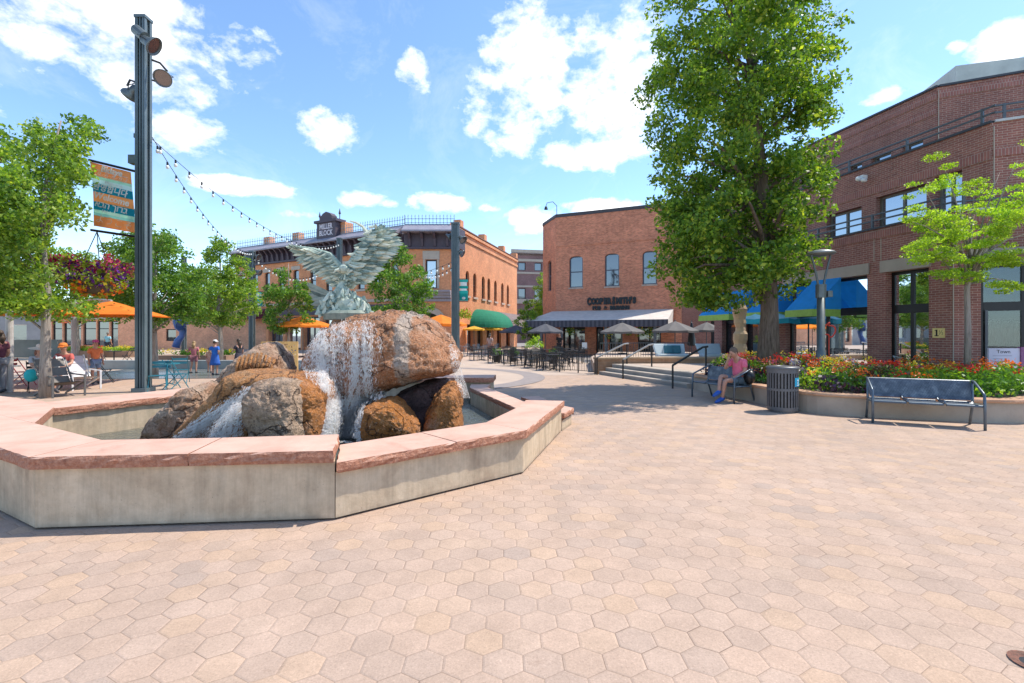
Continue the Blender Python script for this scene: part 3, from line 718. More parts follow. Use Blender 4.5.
# ================================================================== BUILDINGS
BR_CS = brick('brick_red', (.70, .245, .125), (.46, .14, .07), (.58, .37, .27))
BR_CO = brick('brick_orange', (.74, .30, .13), (.62, .23, .10), (.60, .35, .21))
BR_RB = brick('brick_purple', (.33, .13, .095), (.245, .092, .072), (.48, .34, .27), bw=.2, bh=.067)
BR_BK = brick('brick_brown', (.24, .13, .12), (.20, .105, .10), (.30, .22, .20))
BR_LO = brick('brick_pink', (.78, .38, .21), (.70, .31, .17), (.68, .46, .32))
DARKM = flat('dark_metal', (.022, .023, .026), .45); BLACKM = flat('black_metal', (.012, .012, .013), .4)
GREYM = flat('grey_steel', (.10, .11, .12), .45, .3); PALE = pm('pale_limestone', (.50, .42, .33), (.42, .35, .28), 2, .85, .2)
ROOFG = pm('grey_roof', (.30, .28, .31), (.24, .22, .26), 1.5, .5); PURP = flat('plum_paint', (.07, .05, .065), .6)
GL_D = glass('window_glass', (.02, .024, .03), .12); GL_B = glass('sky_glass', (.04, .05, .06), .45); GL_S = seeglass('shop_glass'); GL_K = glass('shaded_glass', (.012, .014, .016), .03)
WHITE = flat('white_paint', (.78, .77, .74), .6); INT = pm('shop_interior', (.10, .085, .07), (.05, .045, .04), .8, .9)
SILL = pm('stone_sill', (.55, .42, .33), None, 3, .8)

def band(fr, name, par, mat, u0, u1, v0, v1, z0, z1, **k):
    m = fr.mb(); m.box(u0, u1, v0, v1, z0, z1); return m.build(name, mat, par, **k)

# ------------------------------------------------ brewery building in the middle
cs = thing('brick_building', 'red brick two storey pub with a long grey awning in the middle', 'building', (3.6, 40, 0))
A0, A1, A2 = (2.75, 43.2), (3.614, 40.0), (12.16, 36.12)
fA = Frame(A1, A2); fB = Frame(A0, A1)
HCS = 11.4
ops = []
for x0, x1, y0, y1 in ((569.3, 582.8, 256.5, 287.2), (604.8, 619.2, 253.8, 286), (642.4, 656.8, 251.3, 284)):
    u0, z1 = fA.at(x0, y0); u1, z0 = fA.at(x1, y1); ops.append((u0, u1, z0, z1, .28))
gops = []
for x0, x1 in ((562.8, 585), (595.8, 603.5), (609, 621.5), (637.5, 661)):
    gops.append((fA.at(x0), fA.at(x1), .12, zat(327, 38.5)))
m = fA.mb(); wall(m, fA.L, 0, HCS, ops+gops, .3)
m2 = fB.mb(); uo0, zt = fB.at(547.6, 261.5); uo1, zb = fB.at(551.4, 290.5); opB = (uo0, uo1, zb, zt, .3)
wall(m2, fB.L, 0, HCS, [opB], .3)
def addm(m, q): o = len(m.v); m.v += q.v; m.f += [tuple(i+o for i in f) for f in q.f]
addm(m, m2)
# side and back walls
bk = MB(); P4 = [A0, (6, 54), (22, 50), (15.4, 37.3), A2]
for a, b in zip(P4, P4[1:]): bk.add([(*a, 0), (*b, 0), (*b, HCS-.2), (*a, HCS-.2)], [(0, 1, 2, 3)])
addm(m, bk)
m.build('wall', BR_CS, cs)
for o in ops: 
    w_ = window(cs, fA, o, flat('slate_frame', (.09, .10, .13), .5), glass('pub_glass', (.03, .035, .05), .08), rev=.16, fw=.09, trans=[((o[2]+o[3])/2, .08)])
    band(fA, 'sill', w_, SILL, o[0]-.05, o[1]+.05, .002, .08, o[2]-.12, o[2]-.002)
window(cs, fB, opB, flat('slate_frame', (.09, .10, .13), .5), GL_D, rev=.16, fw=.08, trans=[((opB[2]+opB[3])/2, .08)])
for i, o in enumerate(gops):
    w_ = window(cs, fA, o, BLACKM, GL_K, rev=.28, fw=.1, mull=(.5,) if o[1]-o[0] > 1.2 else (), trans=[(2.1, .1)], name='door' if i == 0 else 'window')
m = MB(); m.prism([(A1[0]-.04, A1[1]-.05), (A2[0]+.05, A2[1]-.05), (15.4, 37.3), (22, 50), (6, 54), (A0[0]-.06, A0[1])], HCS-.198, HCS+.06)
m.build('roof', flat('roof_edge', (.06, .055, .06), .7), cs)
band(fA, 'corbel', cs, BR_CS, .02, fA.L, .003, .05, HCS-2.6, HCS-2.45)
m = fA.mb(); m.tube([(.1, .1, HCS), (.1, .1, HCS+.75), (-.1, .5, HCS+1.0), (-.45, .9, HCS+.85), (-.5, 1.0, HCS+.55)], .025, 6); m.lathe((-.5, 1.0, HCS+.3), [(.16, 0), (.1, .2), (.03, .28)], 10); m.build('roof_lamp', DARKM, cs)
# lettering
SGN = flat('sign_black', (.008, .012, .014), .5)
def write_line(par, fr, px0, px1, pyb, word, zh, bold=.02, v=.06):
    """word fitted between two places on the facade; first capital and inner capitals taller"""
    u0, u1 = fr.at(px0), fr.at(px1); _, z = fr.at((px0+px1)/2, pyb)
    W = abs(u1-u0); units = sum(1.25 if big_ else (.45 if c in "'I1" else .95) for c, big_ in word); k = W/units; x = 0
    d = fr.d if fr.d.x > 0 else -fr.d
    st = fr.M @ Vector((u0, v, z))
    for c, big_ in word:
        wd = (1.25 if big_ else (.45 if c in "'I1" else .95))*k
        if c != ' ':
            o = st+d*(x+wd/2)
            T = Matrix(((d.x, 0, fr.n.x, o.x), (d.y, 0, fr.n.y, o.y), (0, 1, 0, o.z-(.12*zh if big_ else 0)), (0, 0, 0, 1)))
            text(c, zh*(1.72 if big_ else 1.36), T, SGN, par, 'sign_letter', .05, wscale=.92*k/zh*(.85 if big_ else 1.1), bold=bold)
        x += wd
write_line(cs, fA, 586.8, 636.6, 303.6, [('C', 1)]+[(c, 0) for c in 'OOPER']+[('S', 1)]+[(c, 0) for c in "MITH'S"], .46, .055)
write_line(cs, fA, 592.5, 629.5, 309.4, [(c, 0) for c in 'PUB & BREWING'], .27, .035)

# awning of the pub
FAB = cloth('beige_canvas', (.84, .75, .66), .3)
def stripe_mat():
    m, nt, b = _new('striped_canvas'); P = pos(nt)
    wv = nt.nodes.new('ShaderNodeTexWave'); wv.inputs['Scale'].default_value = 1.1; nt.links.new(P, wv.inputs['Vector'])
    nt.links.new(ramp(nt, wv.outputs['Fac'], [(.45, (.055, .055, .07)), (.55, (.10, .10, .12))]), b.inputs['Base Color']); b.inputs['Roughness'].default_value = .9
    return m
STR = stripe_mat()
aw = thing('awning', 'long beige canvas awning with dark striped valance along the pub front', 'awning', (8, 35, 0))
uL, zb_ = fA.at(558, 311.5); uR, zr = fA.at(673.5, 308.8); PR = 3.4
zt_ = (zb_+zr)/2; zf = zt_-.85
m = fA.mb(); th = .04
m.add([(uL-.5, .02, zt_), (uR, .02, zt_), (uR, PR, zf), (uL-1.4, PR, zf), (uL-.5, .02, zt_-th), (uR, .02, zt_-th), (uR, PR, zf-th), (uL-1.4, PR, zf-th)], [(0, 1, 2, 3), (7, 6, 5, 4), (0, 4, 5, 1), (1, 5, 6, 2), (2, 6, 7, 3), (3, 7, 4, 0)])
m.add([(uR, .02, zt_-.03), (uR, PR-.02, zf-.03), (uR-.03, PR-.02, zf-.45), (uR-.03, .02, zf-.45)], [(0, 1, 2, 3)])
m.build('canopy', FAB, aw)
m = fA.mb(); m.box(uL-1.42, uR+.01, PR-.0, PR+.03, zf-.5, zf-.003); m.box(uL-1.44, uL-1.41, .1, PR, zf-.5, zf-.05); m.build('valance', STR, aw)
for px in (541.5, 562, 606, 655):
    u = fA.at(px, v=PR-.2); m = fA.mb(); m.box(u-.09, u+.09, PR-.28, PR-.1, 0, zf-.05); m.build('post', GREYM, aw)
# hanging baskets and wall lamps under the awning
FLG = leafmat('flower_green', (.05, .14, .02), (.12, .24, .04), (.3, .36, .05), .3)
def leafcloud(mb, cs_, rs, n, size, rr, flat_=1.0):
    """n small leaf quads spread through each ball"""
    for c, r in zip(cs_, rs):
        c = Vector(c)
        for _ in range(n):
            d = Vector((rr.gauss(0, 1), rr.gauss(0, 1), rr.gauss(0, 1)*flat_)); d = d/max(.3, d.length)*r*rr.random()**.45; d.z *= flat_
            p = c+d; a = Vector((rr.gauss(0, 1), rr.gauss(0, 1), rr.gauss(0, 1))).normalized(); b_ = a.orthogonal().normalized()
            s = size*rr.uniform(.6, 1.3); o = len(mb.v)
            mb.v += [p-a*s*.5, p+b_*s*.3, p+a*s*.5, p-b_*s*.3]; mb.f.append((o, o+1, o+2, o+3))
FLW = {k: leafmat('petal_'+k, tuple(x*.8 for x in c), c, None, .25) for k, c in dict(orange=(.85, .16, .02), red=(.72, .03, .02), pink=(.75, .10, .25), purple=(.16, .03, .30), yellow=(.85, .60, .05), magenta=(.50, .02, .16), white=(.8, .78, .75)).items()}
k_ = 0
for px, py in ((570, 331), (608, 334), (628, 331), (640, 332), (650, 333)):
    u = fA.at(px, v=PR-.35); p = fA.M @ Vector((u, PR-.35, 0)); z = zat(py, p.y)
    t = thing('hanging_basket', ['yellow green flower basket hanging at the left end of the pub awning', 'flower basket hanging by the middle post of the pub awning', 'leafy basket hanging above the white-topped patio umbrella', 'flower basket hanging right of the middle under the pub awning', 'yellow flower basket hanging at the right end of the pub awning'][k_], 'hanging basket', (p.x, p.y, z), 0, 'baskets hanging under the pub awning'); k_ += 1
    rr = random.Random(px); a = MB(); leafcloud(a, [(p.x, p.y, z)], [.38], 160, .13, rr); a.build('foliage', FLG, t)
    a = MB(); leafcloud(a, [(p.x, p.y, z)], [.42], 40, .1, rr); a.build('flowers', FLW['yellow'], t)['kind'] = 'stuff'
    a = MB(); a.tube([(p.x, p.y, z+.2), (p.x, p.y, zf-.1)], .012, 4); a.build('chain', BLACKM, t)

# ------------------------------------------------ tall block far behind
bkb = thing('brick_building', 'tall brown brick block with pale bands far down the street', 'building', (5, 92, 0))
fK = Frame((-.1, 90), (14, 93)); zk = lambda y: zat(y, 90)
m = fK.mb(); opk = []
for u in (1.3, 4.4, 7.5, 10.6):
    for z0, z1 in ((zk(270), zk(262)), (zk(300), zk(288))): opk.append((u, u+1.4, z0, z1))
wall(m, fK.L, 0, zk(252.5), opk, .3); m.box(-.0, .02, -14, -.1, 0, zk(252.5)); m.build('wall', BR_BK, bkb)
for o in opk: window(bkb, fK, o, DARKM, GL_D, rev=.25, fw=.12)
for a, b, d in ((252.4, 249.4, .5), (261, 258.6, .12), (273.5, 271.6, .12), (287, 285.2, .12), (303.5, 299, .4)):
    band(fK, 'stone_band', bkb, PALE, -.1, fK.L, .003, d, zk(a), zk(b))
m = fK.mb(); m.box(0, fK.L, -14, 0, zk(252.4)-.5, zk(252.4)-.01); m.build('roof', PALE, bkb)

# ------------------------------------------------ corner building with cresting
cb = thing('corner_building', 'old orange brick corner building with dark bracketed cornice and iron roof cresting', 'building', (-9, 45, 0))
B0, B1, B2, B3 = (-31.2, 55.0), (-9.18, 43.0), (-5.47, 43.0), (.66, 64.6)
f1, f2, f3 = Frame(B0, B1), Frame(B1, B2), Frame(B2, B3)
WT = 9.55
wpx = (241.3, 255.2, 267.3, 281, 296, 313, 329, 345, 361, 378, 395)
ops1 = []
for x in wpx:
    u = f1.at(x); ops1.append((u-.45, u+.45, 5.85, 8.25, .2))
g1 = []
e = [.5+i*2.78 for i in range(9)]
for i, u in enumerate(e):
    if u+2.3 < f1.L: g1.append((u, u+2.2, .35 if i % 3 else .05, 3.4))
m = f1.mb(); wall(m, f1.L, 0, WT, ops1+g1, .3)
cu0, cz1 = f2.at(425.6, 259.5); cu1, cz0 = f2.at(436.8, 288.5)
mid = (f2.at(410)+f2.at(449))/2
opc = [(cu0, cu1, cz0, cz1), (mid-.95, mid+.95, .05, 3.5, .9)]
mm = f2.mb(); wall(mm, f2.L, 0, WT, opc, .35); addm(m, mm)
ops3 = []
for x, wd in ((455.5, 4.6), (467.4, 4.4), (474.8, 4.1), (483.3, 3.7), (488.9, 3.4), (495.5, 3.2), (502.4, 3.0), (507.9, 2.7)):
    u = f3.at(x); ops3.append((u-.48, u+.48, 5.35, 7.75, .48))
g3 = []
for x in (470, 480, 489, 499, 508): u = f3.at(x); g3.append((u-.8, u+.8, .1, 2.6))
H3 = 11.5
mm = f3.mb(); wall(mm, f3.L, 0, H3-.02, ops3+g3, .3)
addm(m, mm)
bk = MB()
for a, b in ((B3, (-14, 70)), ((-14, 70), (-36, 64)), ((-36, 64), B0)):
    bk.add([(*a, 0), (*b, 0), (*b, WT), (*a, WT)], [(0, 1, 2, 3)])
addm(m, bk); m.build('wall', BR_CO, cb)
FRD = flat('dark_frame', (.035, .03, .035), .5)
for o in ops1:
    w_ = window(cb, f1, o, FRD, GL_D, rev=.16, fw=.1, trans=[((o[2]+o[3])/2, .08)])
    band(f1, 'lintel', w_, PALE, o[0]-.2, o[1]+.2, .003, .07, o[3]+.003, o[3]+.38); band(f1, 'sill', w_, PALE, o[0]-.15, o[1]+.15, .003, .12, o[2]-.2, o[2]-.003)
for o in ops3:
    w_ = window(cb, f3, o, FRD, GL_D, rev=.2, fw=.09, trans=[((o[2]+o[3])/2, .08)])
    band(f3, 'sill', w_, SILL, o[0]-.12, o[1]+.12, .003, .14, o[2]-.2, o[2]-.003)
for o in g3: window(cb, f3, o, FRD, GL_D, rev=.25, fw=.1)
for i, o in enumerate(g1):
    window(cb, f1, o, PURP, GL_B if i % 2 else GL_D, rev=.25, fw=.16, mull=(.5,), trans=[(2.5, .14)], name='shop_window' if i % 3 else 'shop_door')
w_ = window(cb, f2, opc[0], FRD, GL_B, rev=.2, fw=.12, trans=[])
band(f2, 'lintel', w_, PALE, cu0-.25, cu1+.25, .003, .1, cz1+.003, cz1+.75)
for s in (cu0-.22, cu1+.02): band(f2, 'jamb', w_, PALE, s, s+.2, .003, .06, cz0, cz1)
w_ = window(cb, f2, opc[1], FRD, GL_D, rev=.3, fw=.12, mull=(.5,), name='door')
m = f2.mb(); n = 14
for r0, r1 in ((.97, 1.5),):
    vs = []; 
    for i in range(n+1):
        t = math.pi*i/n; vs += [(mid+r0*math.cos(t), .12, 2.6+r0*.93*math.sin(t)), (mid+r1*math.cos(t), .12, 2.6+r1*.95*math.sin(t)), (mid+r0*math.cos(t), .003, 2.6+r0*.93*math.sin(t)), (mid+r1*math.cos(t), .003, 2.6+r1*.95*math.sin(t))]
    fs = [(4*i, 4*i+1, 4*i+5, 4*i+4) for i in range(n)]+[(4*i+1, 4*i+3, 4*i+7, 4*i+5) for i in range(n)]+[(4*i, 4*i+4, 4*i+6, 4*i+2) for i in range(n)]
    m.add(vs, fs)
m.build('door_arch', PALE, cb)
# ledge under the corner window, rusticated corner stones
m = f2.mb(); L2 = f2.L
for z, d in ((cz0-.35, .85), (cz0-.6, .6), (cz0-.85, .4), (cz0-1.15, .2)): m.box(-.1, L2+.1, .003, d, z, z+.26 if d < .8 else z+.16)
m.build('ledge', [flat('ledge_grey', (.30, .27, .29), .7)], cb)
m = f3.mb(); 
for k in range(22): z = .1+k*.42; m.box(.02, .55 if k % 2 else .85, .003, .06+.04*rnd.random(), z, z+.40)
m.build('corner_stones', BR_CO, cb)
# signboard above the shops, ground floor piers
band(f1, 'signboard', cb, PURP, .1, f1.L-.1, .003, .22, 3.55, 4.35); band(f1, 'string_course', cb, PALE, 0, f1.L, .003, .16, 4.6, 4.85)
for i, u in enumerate(e[:8]): band(f1, 'pier', cb, BR_CO, u-.5, u-.06, .003, .14, 0, 3.5)
# cornice, sloping metal roof and cresting, shared by both street sides
def cornice(fr, u0, u1, nb, name='cornice', out=.9, eave=1.0):
    m = fr.mb(); m.box(u0, u1, .004, .16, WT-.35, 10.5); m.box(u0, u1, .004, .28, WT-.42, WT-.25)
    m.build(name, PURP, cb)
    for k in range(nb):
        u = u0+(u1-u0)*(k+.5)/nb; w2 = .1; b = fr.mb()
        pr = [(.16, WT-.2), (.32, WT-.2), (.45, 10.0), (eave-.15, 10.42), (eave-.15, 10.5), (.16, 10.5)]
        n_ = len(pr); b.add([(u-w2, v, z) for v, z in pr]+[(u+w2, v, z) for v, z in pr], [tuple(range(n_)), tuple(range(n_, 2*n_))[::-1]]+[(i, (i+1) % n_, n_+(i+1) % n_, n_+i) for i in range(n_)])
        b.build('bracket', PURP, cb)
    m = fr.mb(); m.add([(u0-.0, eave, 10.5), (u1, eave, 10.5), (u1, eave, 10.64), (u0, eave, 10.64), (u0, -.2, 11.35), (u1, -.2, 11.35), (u0, .0, 10.5), (u1, 0, 10.5)], [(0, 1, 2, 3), (3, 2, 5, 4), (0, 6, 7, 1), (0, 3, 4, 6), (1, 7, 5, 2)])
    m.build('roof_slope', ROOFG, cb)
    c = fr.mb(); c.box(u0, u1, -.22, -.18, 11.5, 11.54); c.box(u0, u1, -.22, -.18, 11.85, 11.89); c.box(u0, u1, -.24, -.16, 11.36, 11.4)
    n_ = int((u1-u0)/.3)
    for k in range(n_+1):
        u = u0+(u1-u0)*k/n_; c.box(u-.022, u+.022, -.22, -.18, 11.4, 12.0); c.add([(u-.07, -.2, 12.0), (u+.07, -.2, 12.0), (u, -.2, 12.28), (u, -.17, 12.1), (u, -.23, 12.1)], [(0, 3, 2), (3, 1, 2), (1, 4, 2), (4, 0, 2)])
    c.build('roof_cresting', flat('cresting_grey', (.30, .36, .38), .6), cb)
cornice(f1, 0, f1.L-.5, 30); cornice(f2, -.35, f2.L+.35, 4, eave=1.1)
fc = Frame((B1[0]-.85, B1[1]+.46), (B1[0], B1[1])) 
m = f3.mb(); m.box(.0, 1.6, .004, .8, WT-.35, 11.0); m.build('cornice_return', PURP, cb)
band(f3, 'parapet_course', cb, BR_CO, 1.7, f3.L, .003, .12, 10.5, 10.75); band(f3, 'parapet_course', cb, BR_CO, 1.7, f3.L, .003, .16, H3-.35, H3-.1)
band(f3, 'coping', cb, flat('cap_brown', (.22, .10, .07), .8), 1.7, f3.L+.1, -.3, .2, H3-.018, H3+.1)
for u in (2.2, 9, 16, 21.6): band(f3, 'chimney', cb, BR_CO, u, u+.8, -.6, .1, H3+.102, H3+.75)
for px in (263.5, 292.5): u = f1.at(px); band(f1, 'chimney', cb, BR_CO, u-.5, u+.5, -1.0, -.35, 10.9, 12.2)
m = MB(); m.prism([(-31, 55.3), (-9.2, 43.3), (-5.6, 43.3), (.3, 64.5), (-14, 69.8), (-35.8, 63.8)], 10.6, 11.2); m.build('roof', ROOFG, cb)
# pediment with its name
u0, u1 = f1.at(320.5), f1.at(339)
pd = f1.mb(); um = (u0+u1)/2; hw = (u1-u0)/2
pd.box(u0, u1, -.6, .45, 10.9, 12.5); pd.box(u0-.25, u1+.25, -.65, .6, 12.502, 12.75)
pr = [(um-hw*.62, 12.752), (um+hw*.62, 12.752), (um+hw*.62, 13.1), (um+hw*.35, 13.4), (um, 13.55), (um-hw*.35, 13.4), (um-hw*.62, 13.1)]
pd.add([(u, -.2, z) for u, z in pr]+[(u, .45, z) for u, z in pr], [tuple(range(7)), tuple(range(7, 14))[::-1]]+[(i, (i+1) % 7, 7+(i+1) % 7, 7+i) for i in range(7)])
pdo = pd.build('pediment', PURP, cb)
for u in (u0-.1, u1+.1):
    m = f1.mb(); m.tube([(u, 0, 12.76), (u, 0, 13.2), (u, 0, 13.3), (u, 0, 13.45), (u, 0, 13.8)], [.04, .04, .12, .08, .01], 8); m.build('finial', PURP, pdo)
band(f1, 'side_block', cb, BR_CO, u1+.02, u1+.6, -1.2, -.2, 10.9, 12.5)
LET = flat('letter_pale', (.6, .55, .58), .6)
for wd_, z in (('MILLER', 11.88), ('BLOCK', 11.25)): text(wd_, .72, face_matrix(f1, um, .452, z), LET, pdo, 'lettering', .02, wscale=.8, bold=.02)
# maroon awnings on the left side, barrel awnings on the right side
MAR = flat('maroon_canvas', (.16, .03, .05), .85)
m = f1.mb(); m.add([(.4, .23, 4.3), (5.6, .23, 4.3), (5.6, 1.4, 3.5), (.4, 1.4, 3.5), (.4, 1.4, 3.2), (5.6, 1.4, 3.2), (.4, .23, 3.4), (5.6, .23, 3.4)], [(0, 1, 2, 3), (3, 2, 5, 4), (0, 3, 4, 6), (1, 7, 5, 2)])
m.build('awning', MAR, cb)
GRN = cloth('green_canvas', (.02, .26, .15), .3); BRN = pm('taupe_canvas', (.20, .15, .145), None, 2, .85)
def barrel(u0, u1, mat, label, dome=False):
    m = f3.mb(); n = 10; r = 2.6; h = 1.9; zb = 2.3
    segs = 8 if dome else 1
    prof = [(r*math.cos(math.pi/2*i/n), h*math.sin(math.pi/2*i/n)) for i in range(n+1)]
    rows = []
    if dome:
        for k in range(9):
            t = math.pi/2*(1-k/8); rows.append([(u0-2.4*math.sin(t)*math.cos(math.pi/2*i/n), max(.01, p[0]*math.cos(t)), zb+p[1]) for i, p in enumerate(prof)])
        rows = rows
    else: rows.append([(u0, p[0]+.01, zb+p[1]) for p in prof])
    rows.append([(u1, p[0]+.01, zb+p[1]) for p in prof])
    vs = [q for r_ in rows for q in r_]; N = n+1
    fs = [(a*N+i, a*N+i+1, (a+1)*N+i+1, (a+1)*N+i) for a in range(len(rows)-1) for i in range(n)]
    if not dome: fs.append(tuple(range(N)))
    fs.append(tuple((len(rows)-1)*N+i for i in range(N)))
    return m.add(vs, fs).build('awning', mat, None, smooth=False, label=label, cat='awning')
ub = f3.at(490.5); barrel(f3.at(478), ub, GRN, 'green rounded awning on the sunny brick side wall', True)
barrel(ub+.05, f3.at(516), BRN, 'taupe barrel shaped awning beyond the green one')

# ------------------------------------------------ low building at far left
lb = thing('low_building', 'low pinkish brick shop building behind the trees on the left', 'building', (-40, 49, 0))
fl = Frame((-70, 46), (-25.5, 53))
ul = lambda px: fl.at(px)
opl = [(ul(166), ul(176), zat(341, 51), zat(329, 51))]
shop = [(ul(52), ul(62), .5, 3.0), (ul(63.5), ul(73), .5, 3.0), (ul(74), ul(81), .1, 3.0), (ul(83), ul(96), .5, 3.0), (ul(97), ul(109), .3, 3.0), (ul(110.5), ul(118), .1, 3.0)]
m = fl.mb(); wall(m, fl.L, 0, 4.9, opl+shop, .3, u0=ul(48)); m.box(ul(48), fl.L, -12, -.35, 0, 4.8)
m.build('wall', BR_LO, lb)
for o in opl+shop: window(lb, fl, o, DARKM, GL_D, rev=.2, fw=.1, trans=[(2.2, .08)] if o[3] == 3.0 else [])
band(fl, 'fascia', lb, PALE, ul(50), ul(121), .004, .4, 3.15, 3.95); band(fl, 'coping', lb, PALE, ul(48), fl.L, -.2, .1, 4.902, 5.05)
band(fl, 'shop_sign', lb, flat('sign_orange', (.75, .14, .04), .6), ul(62), ul(76), .41, .5, 2.75, 3.5)
lw_ = thing('white_building', 'pale rendered building at the left edge behind the trees', 'building', (-60, 44, 0))
m = fl.mb(); wo = [(u, u+1.6, 1.0, 2.6) for u in (ul(48)-3.5, ul(48)-7, ul(48)-11, ul(48)-15)]; wall(m, ul(48)-.05, 0, 5.6, wo, .3, u0=-20); m.build('wall', pm('grey_render', (.34, .33, .32), None, 1, .9), lw_)
for o in wo: window(lw_, fl, o, WHITE, GL_D, rev=.2)
m = MB(); m.prism([(-44, 33), (-32.2, 34.5), (-32.3, 35), (-44.2, 33.5)], 0, 1.25); m.build('terrace_wall', pm('grey_render2', (.26, .26, .24), None, 1, .9), None, label='low grey terrace wall at the left behind the seated people', cat='wall')

# ------------------------------------------------ right building, three set-back storeys
rb = thing('brick_building', 'large purple-brown brick building with stepped terraces on the right', 'building', (12, 16, 0))
DN = Vector((-.2241, .9746, 0)); D2 = Vector((.9023, -.4311, 0))
def corner(off): # shared corner of each storey: offsets move away from the square
    Xc = {0: (12.13, 13.45), 1.2: (13.3, 13.5), 3.2: (14.57, 16.7)}[off]; return Vector((*Xc, 0))
def storey(off, far, right):
    c = corner(off); a = c+DN*far; b = c+D2*right
    return Frame((a.x, a.y), (c.x, c.y)), Frame((c.x, c.y), (b.x, b.y))
s1a, s1b = storey(0, 10.4, 12); s2a, s2b = storey(1.2, 11.5, 12); s3a, s3b = storey(3.2, 11, 12)
def addm(m, q): o = len(m.v); m.v += q.v; m.f += [tuple(i+o for i in f) for f in q.f]
uu = lambda px: s1a.at(px)
BT = 3.58
g_open = [(uu(785.5), uu(867.2), .45, BT), (uu(886), uu(928.8), .45, BT)]
far_open = [(uu(722), uu(738), .05, 2.9), (uu(743), uu(758), .05, 2.9), (uu(760), uu(776), .4, 2.9)]
m = s1a.mb(); wall(m, s1a.L, 0, 5.0, g_open+far_open, .35)
e0, e1 = s1b.at(981), s1b.at(1060)
q = s1b.mb(); wall(q, s1b.L, 0, 5.0, [(e0, e1, .02, BT)], .35); addm(m, q); m.build('wall', BR_RB, rb)
for o in g_open:
    mm_ = (.37, .62, .82) if o[1]-o[0] > 3.5 else (.5,)
    window(rb, s1a, o, BLACKM, GL_S, rev=.22, fw=.1, mull=mm_, trans=[(2.42, .26)], name='shop_window', gname='glass')
for o in far_open: window(rb, s1a, o, BLACKM, GL_D, rev=.22, fw=.1, trans=[(2.2, .12)], name='shop_door', gname='glass')
w_ = window(rb, s1b, (e0, e1, .02, BT), BLACKM, seeglass('door_glass'), rev=.22, fw=.12, mull=(.03, .62), trans=[(2.4, .24)], name='entrance', gname='glass')
m = s1b.mb(); m.box(e0+.12+.02, e0+.2, -.21, -.16, .1, 2.3); m.build('door_edge', GREYM, w_)
# tan beam, broken by the brick pier
BEAM = pm('tan_beam', (.46, .38, .30), (.40, .33, .26), 2, .85)
band(s1a, 'beam', rb, BEAM, uu(784), uu(869.5), .004, .06, BT+.003, BT+.36); band(s1a, 'beam', rb, BEAM, uu(881), uu(931), .004, .06, BT+.003, BT+.36)
band(s1b, 'beam', rb, BEAM, e0-.3, e1, .004, .06, BT+.003, BT+.36)
for px in (874, 881): band(s1a, 'pier_joint', rb, PALE, uu(px)-.012, uu(px)+.012, .001, .006, BT+.4, 4.95)
band(s1a, 'sill', rb, PALE, uu(886), uu(930.5), .004, .08, .36, .447); band(s1a, 'sill', rb, PALE, uu(785), uu(868), .004, .08, .36, .447)
# rooms behind the shop windows
m = MB()
rm = lambda u, v, z: s1a.M @ Vector((u, v, z))
u0r, u1r = uu(780), uu(935)
m = s1a.mb(); m.add([(u0r, -5, 0), (s1a.L+2, -5, 0), (s1a.L+2, -5, 3.7), (u0r, -5, 3.7), (u0r, -.4, 0), (s1a.L+2, -.4, 0), (s1a.L+2, -.4, 3.7), (u0r, -.4, 3.7)], [(0, 1, 2, 3), (0, 4, 5, 1), (3, 2, 6, 7), (0, 3, 7, 4)])
m.build('room', pm('room_wall', (.42, .38, .34), (.3, .26, .23), .5, .9), rb)
rr = random.Random(12)
sh = s1a.mb()
for k, (ua, ub_) in enumerate(((uu(800), uu(842)), (uu(845), uu(866)), (uu(888), uu(906)), (uu(909), uu(927)))):
    for z in (.5, 1.0, 1.5, 2.0): sh.box(ua, ub_, -1.6, -1.15, z, z+.04)
    sh.box(ua, ua+.05, -1.6, -1.15, .0, 2.1); sh.box(ub_-.05, ub_, -1.6, -1.15, 0, 2.1)
sh.build('display_shelf', WHITE, rb)
it = s1a.mb()
for k, (ua, ub_) in enumerate(((uu(800), uu(842)), (uu(845), uu(866)), (uu(888), uu(906)), (uu(909), uu(927)))):
    for z in (.54, 1.04, 1.54):
        u = ua+.1
        while u < ub_-.3:
            w2 = rr.uniform(.1, .3); it.box(u, u+w2, -1.5, -1.2, z, z+rr.uniform(.1, .38)); u += w2+rr.uniform(.05, .3)
it.build('shelf_goods', pm('goods', (.5, .25, .18), (.10, .2, .24), 3, .6, lo=.45, hi=.55), rb)['kind'] = 'stuff'
m = s1b.mb(); m.add([(.6, -4, 0), (s1b.L, -4, 0), (s1b.L, -4, 3.7), (.6, -4, 3.7), (.6, -.4, 0), (.6, -.4, 3.7)], [(0, 1, 2, 3), (0, 3, 5, 4)]); m.build('room', pm('room_wall', (.42, .38, .34), (.3, .26, .23), .5, .9), rb)
m = s1b.mb()
for k in range(16): u = e0+.35+k*.08; m.box(u, u+.06, -1.6-.1*(k % 3), -1.5-.1*(k % 3), 1.25+.1*(k % 4)*.5, 1.85+.12*((k*7) % 3)); m.box(u+.02, u+.03, -1.55, -1.54, 1.8, 2.05)
m.box(e0+.3, e0+1.7, -1.62, -1.58, 2.03, 2.06); m.build('hanging_goods', BLACKM, rb)['kind'] = 'stuff'
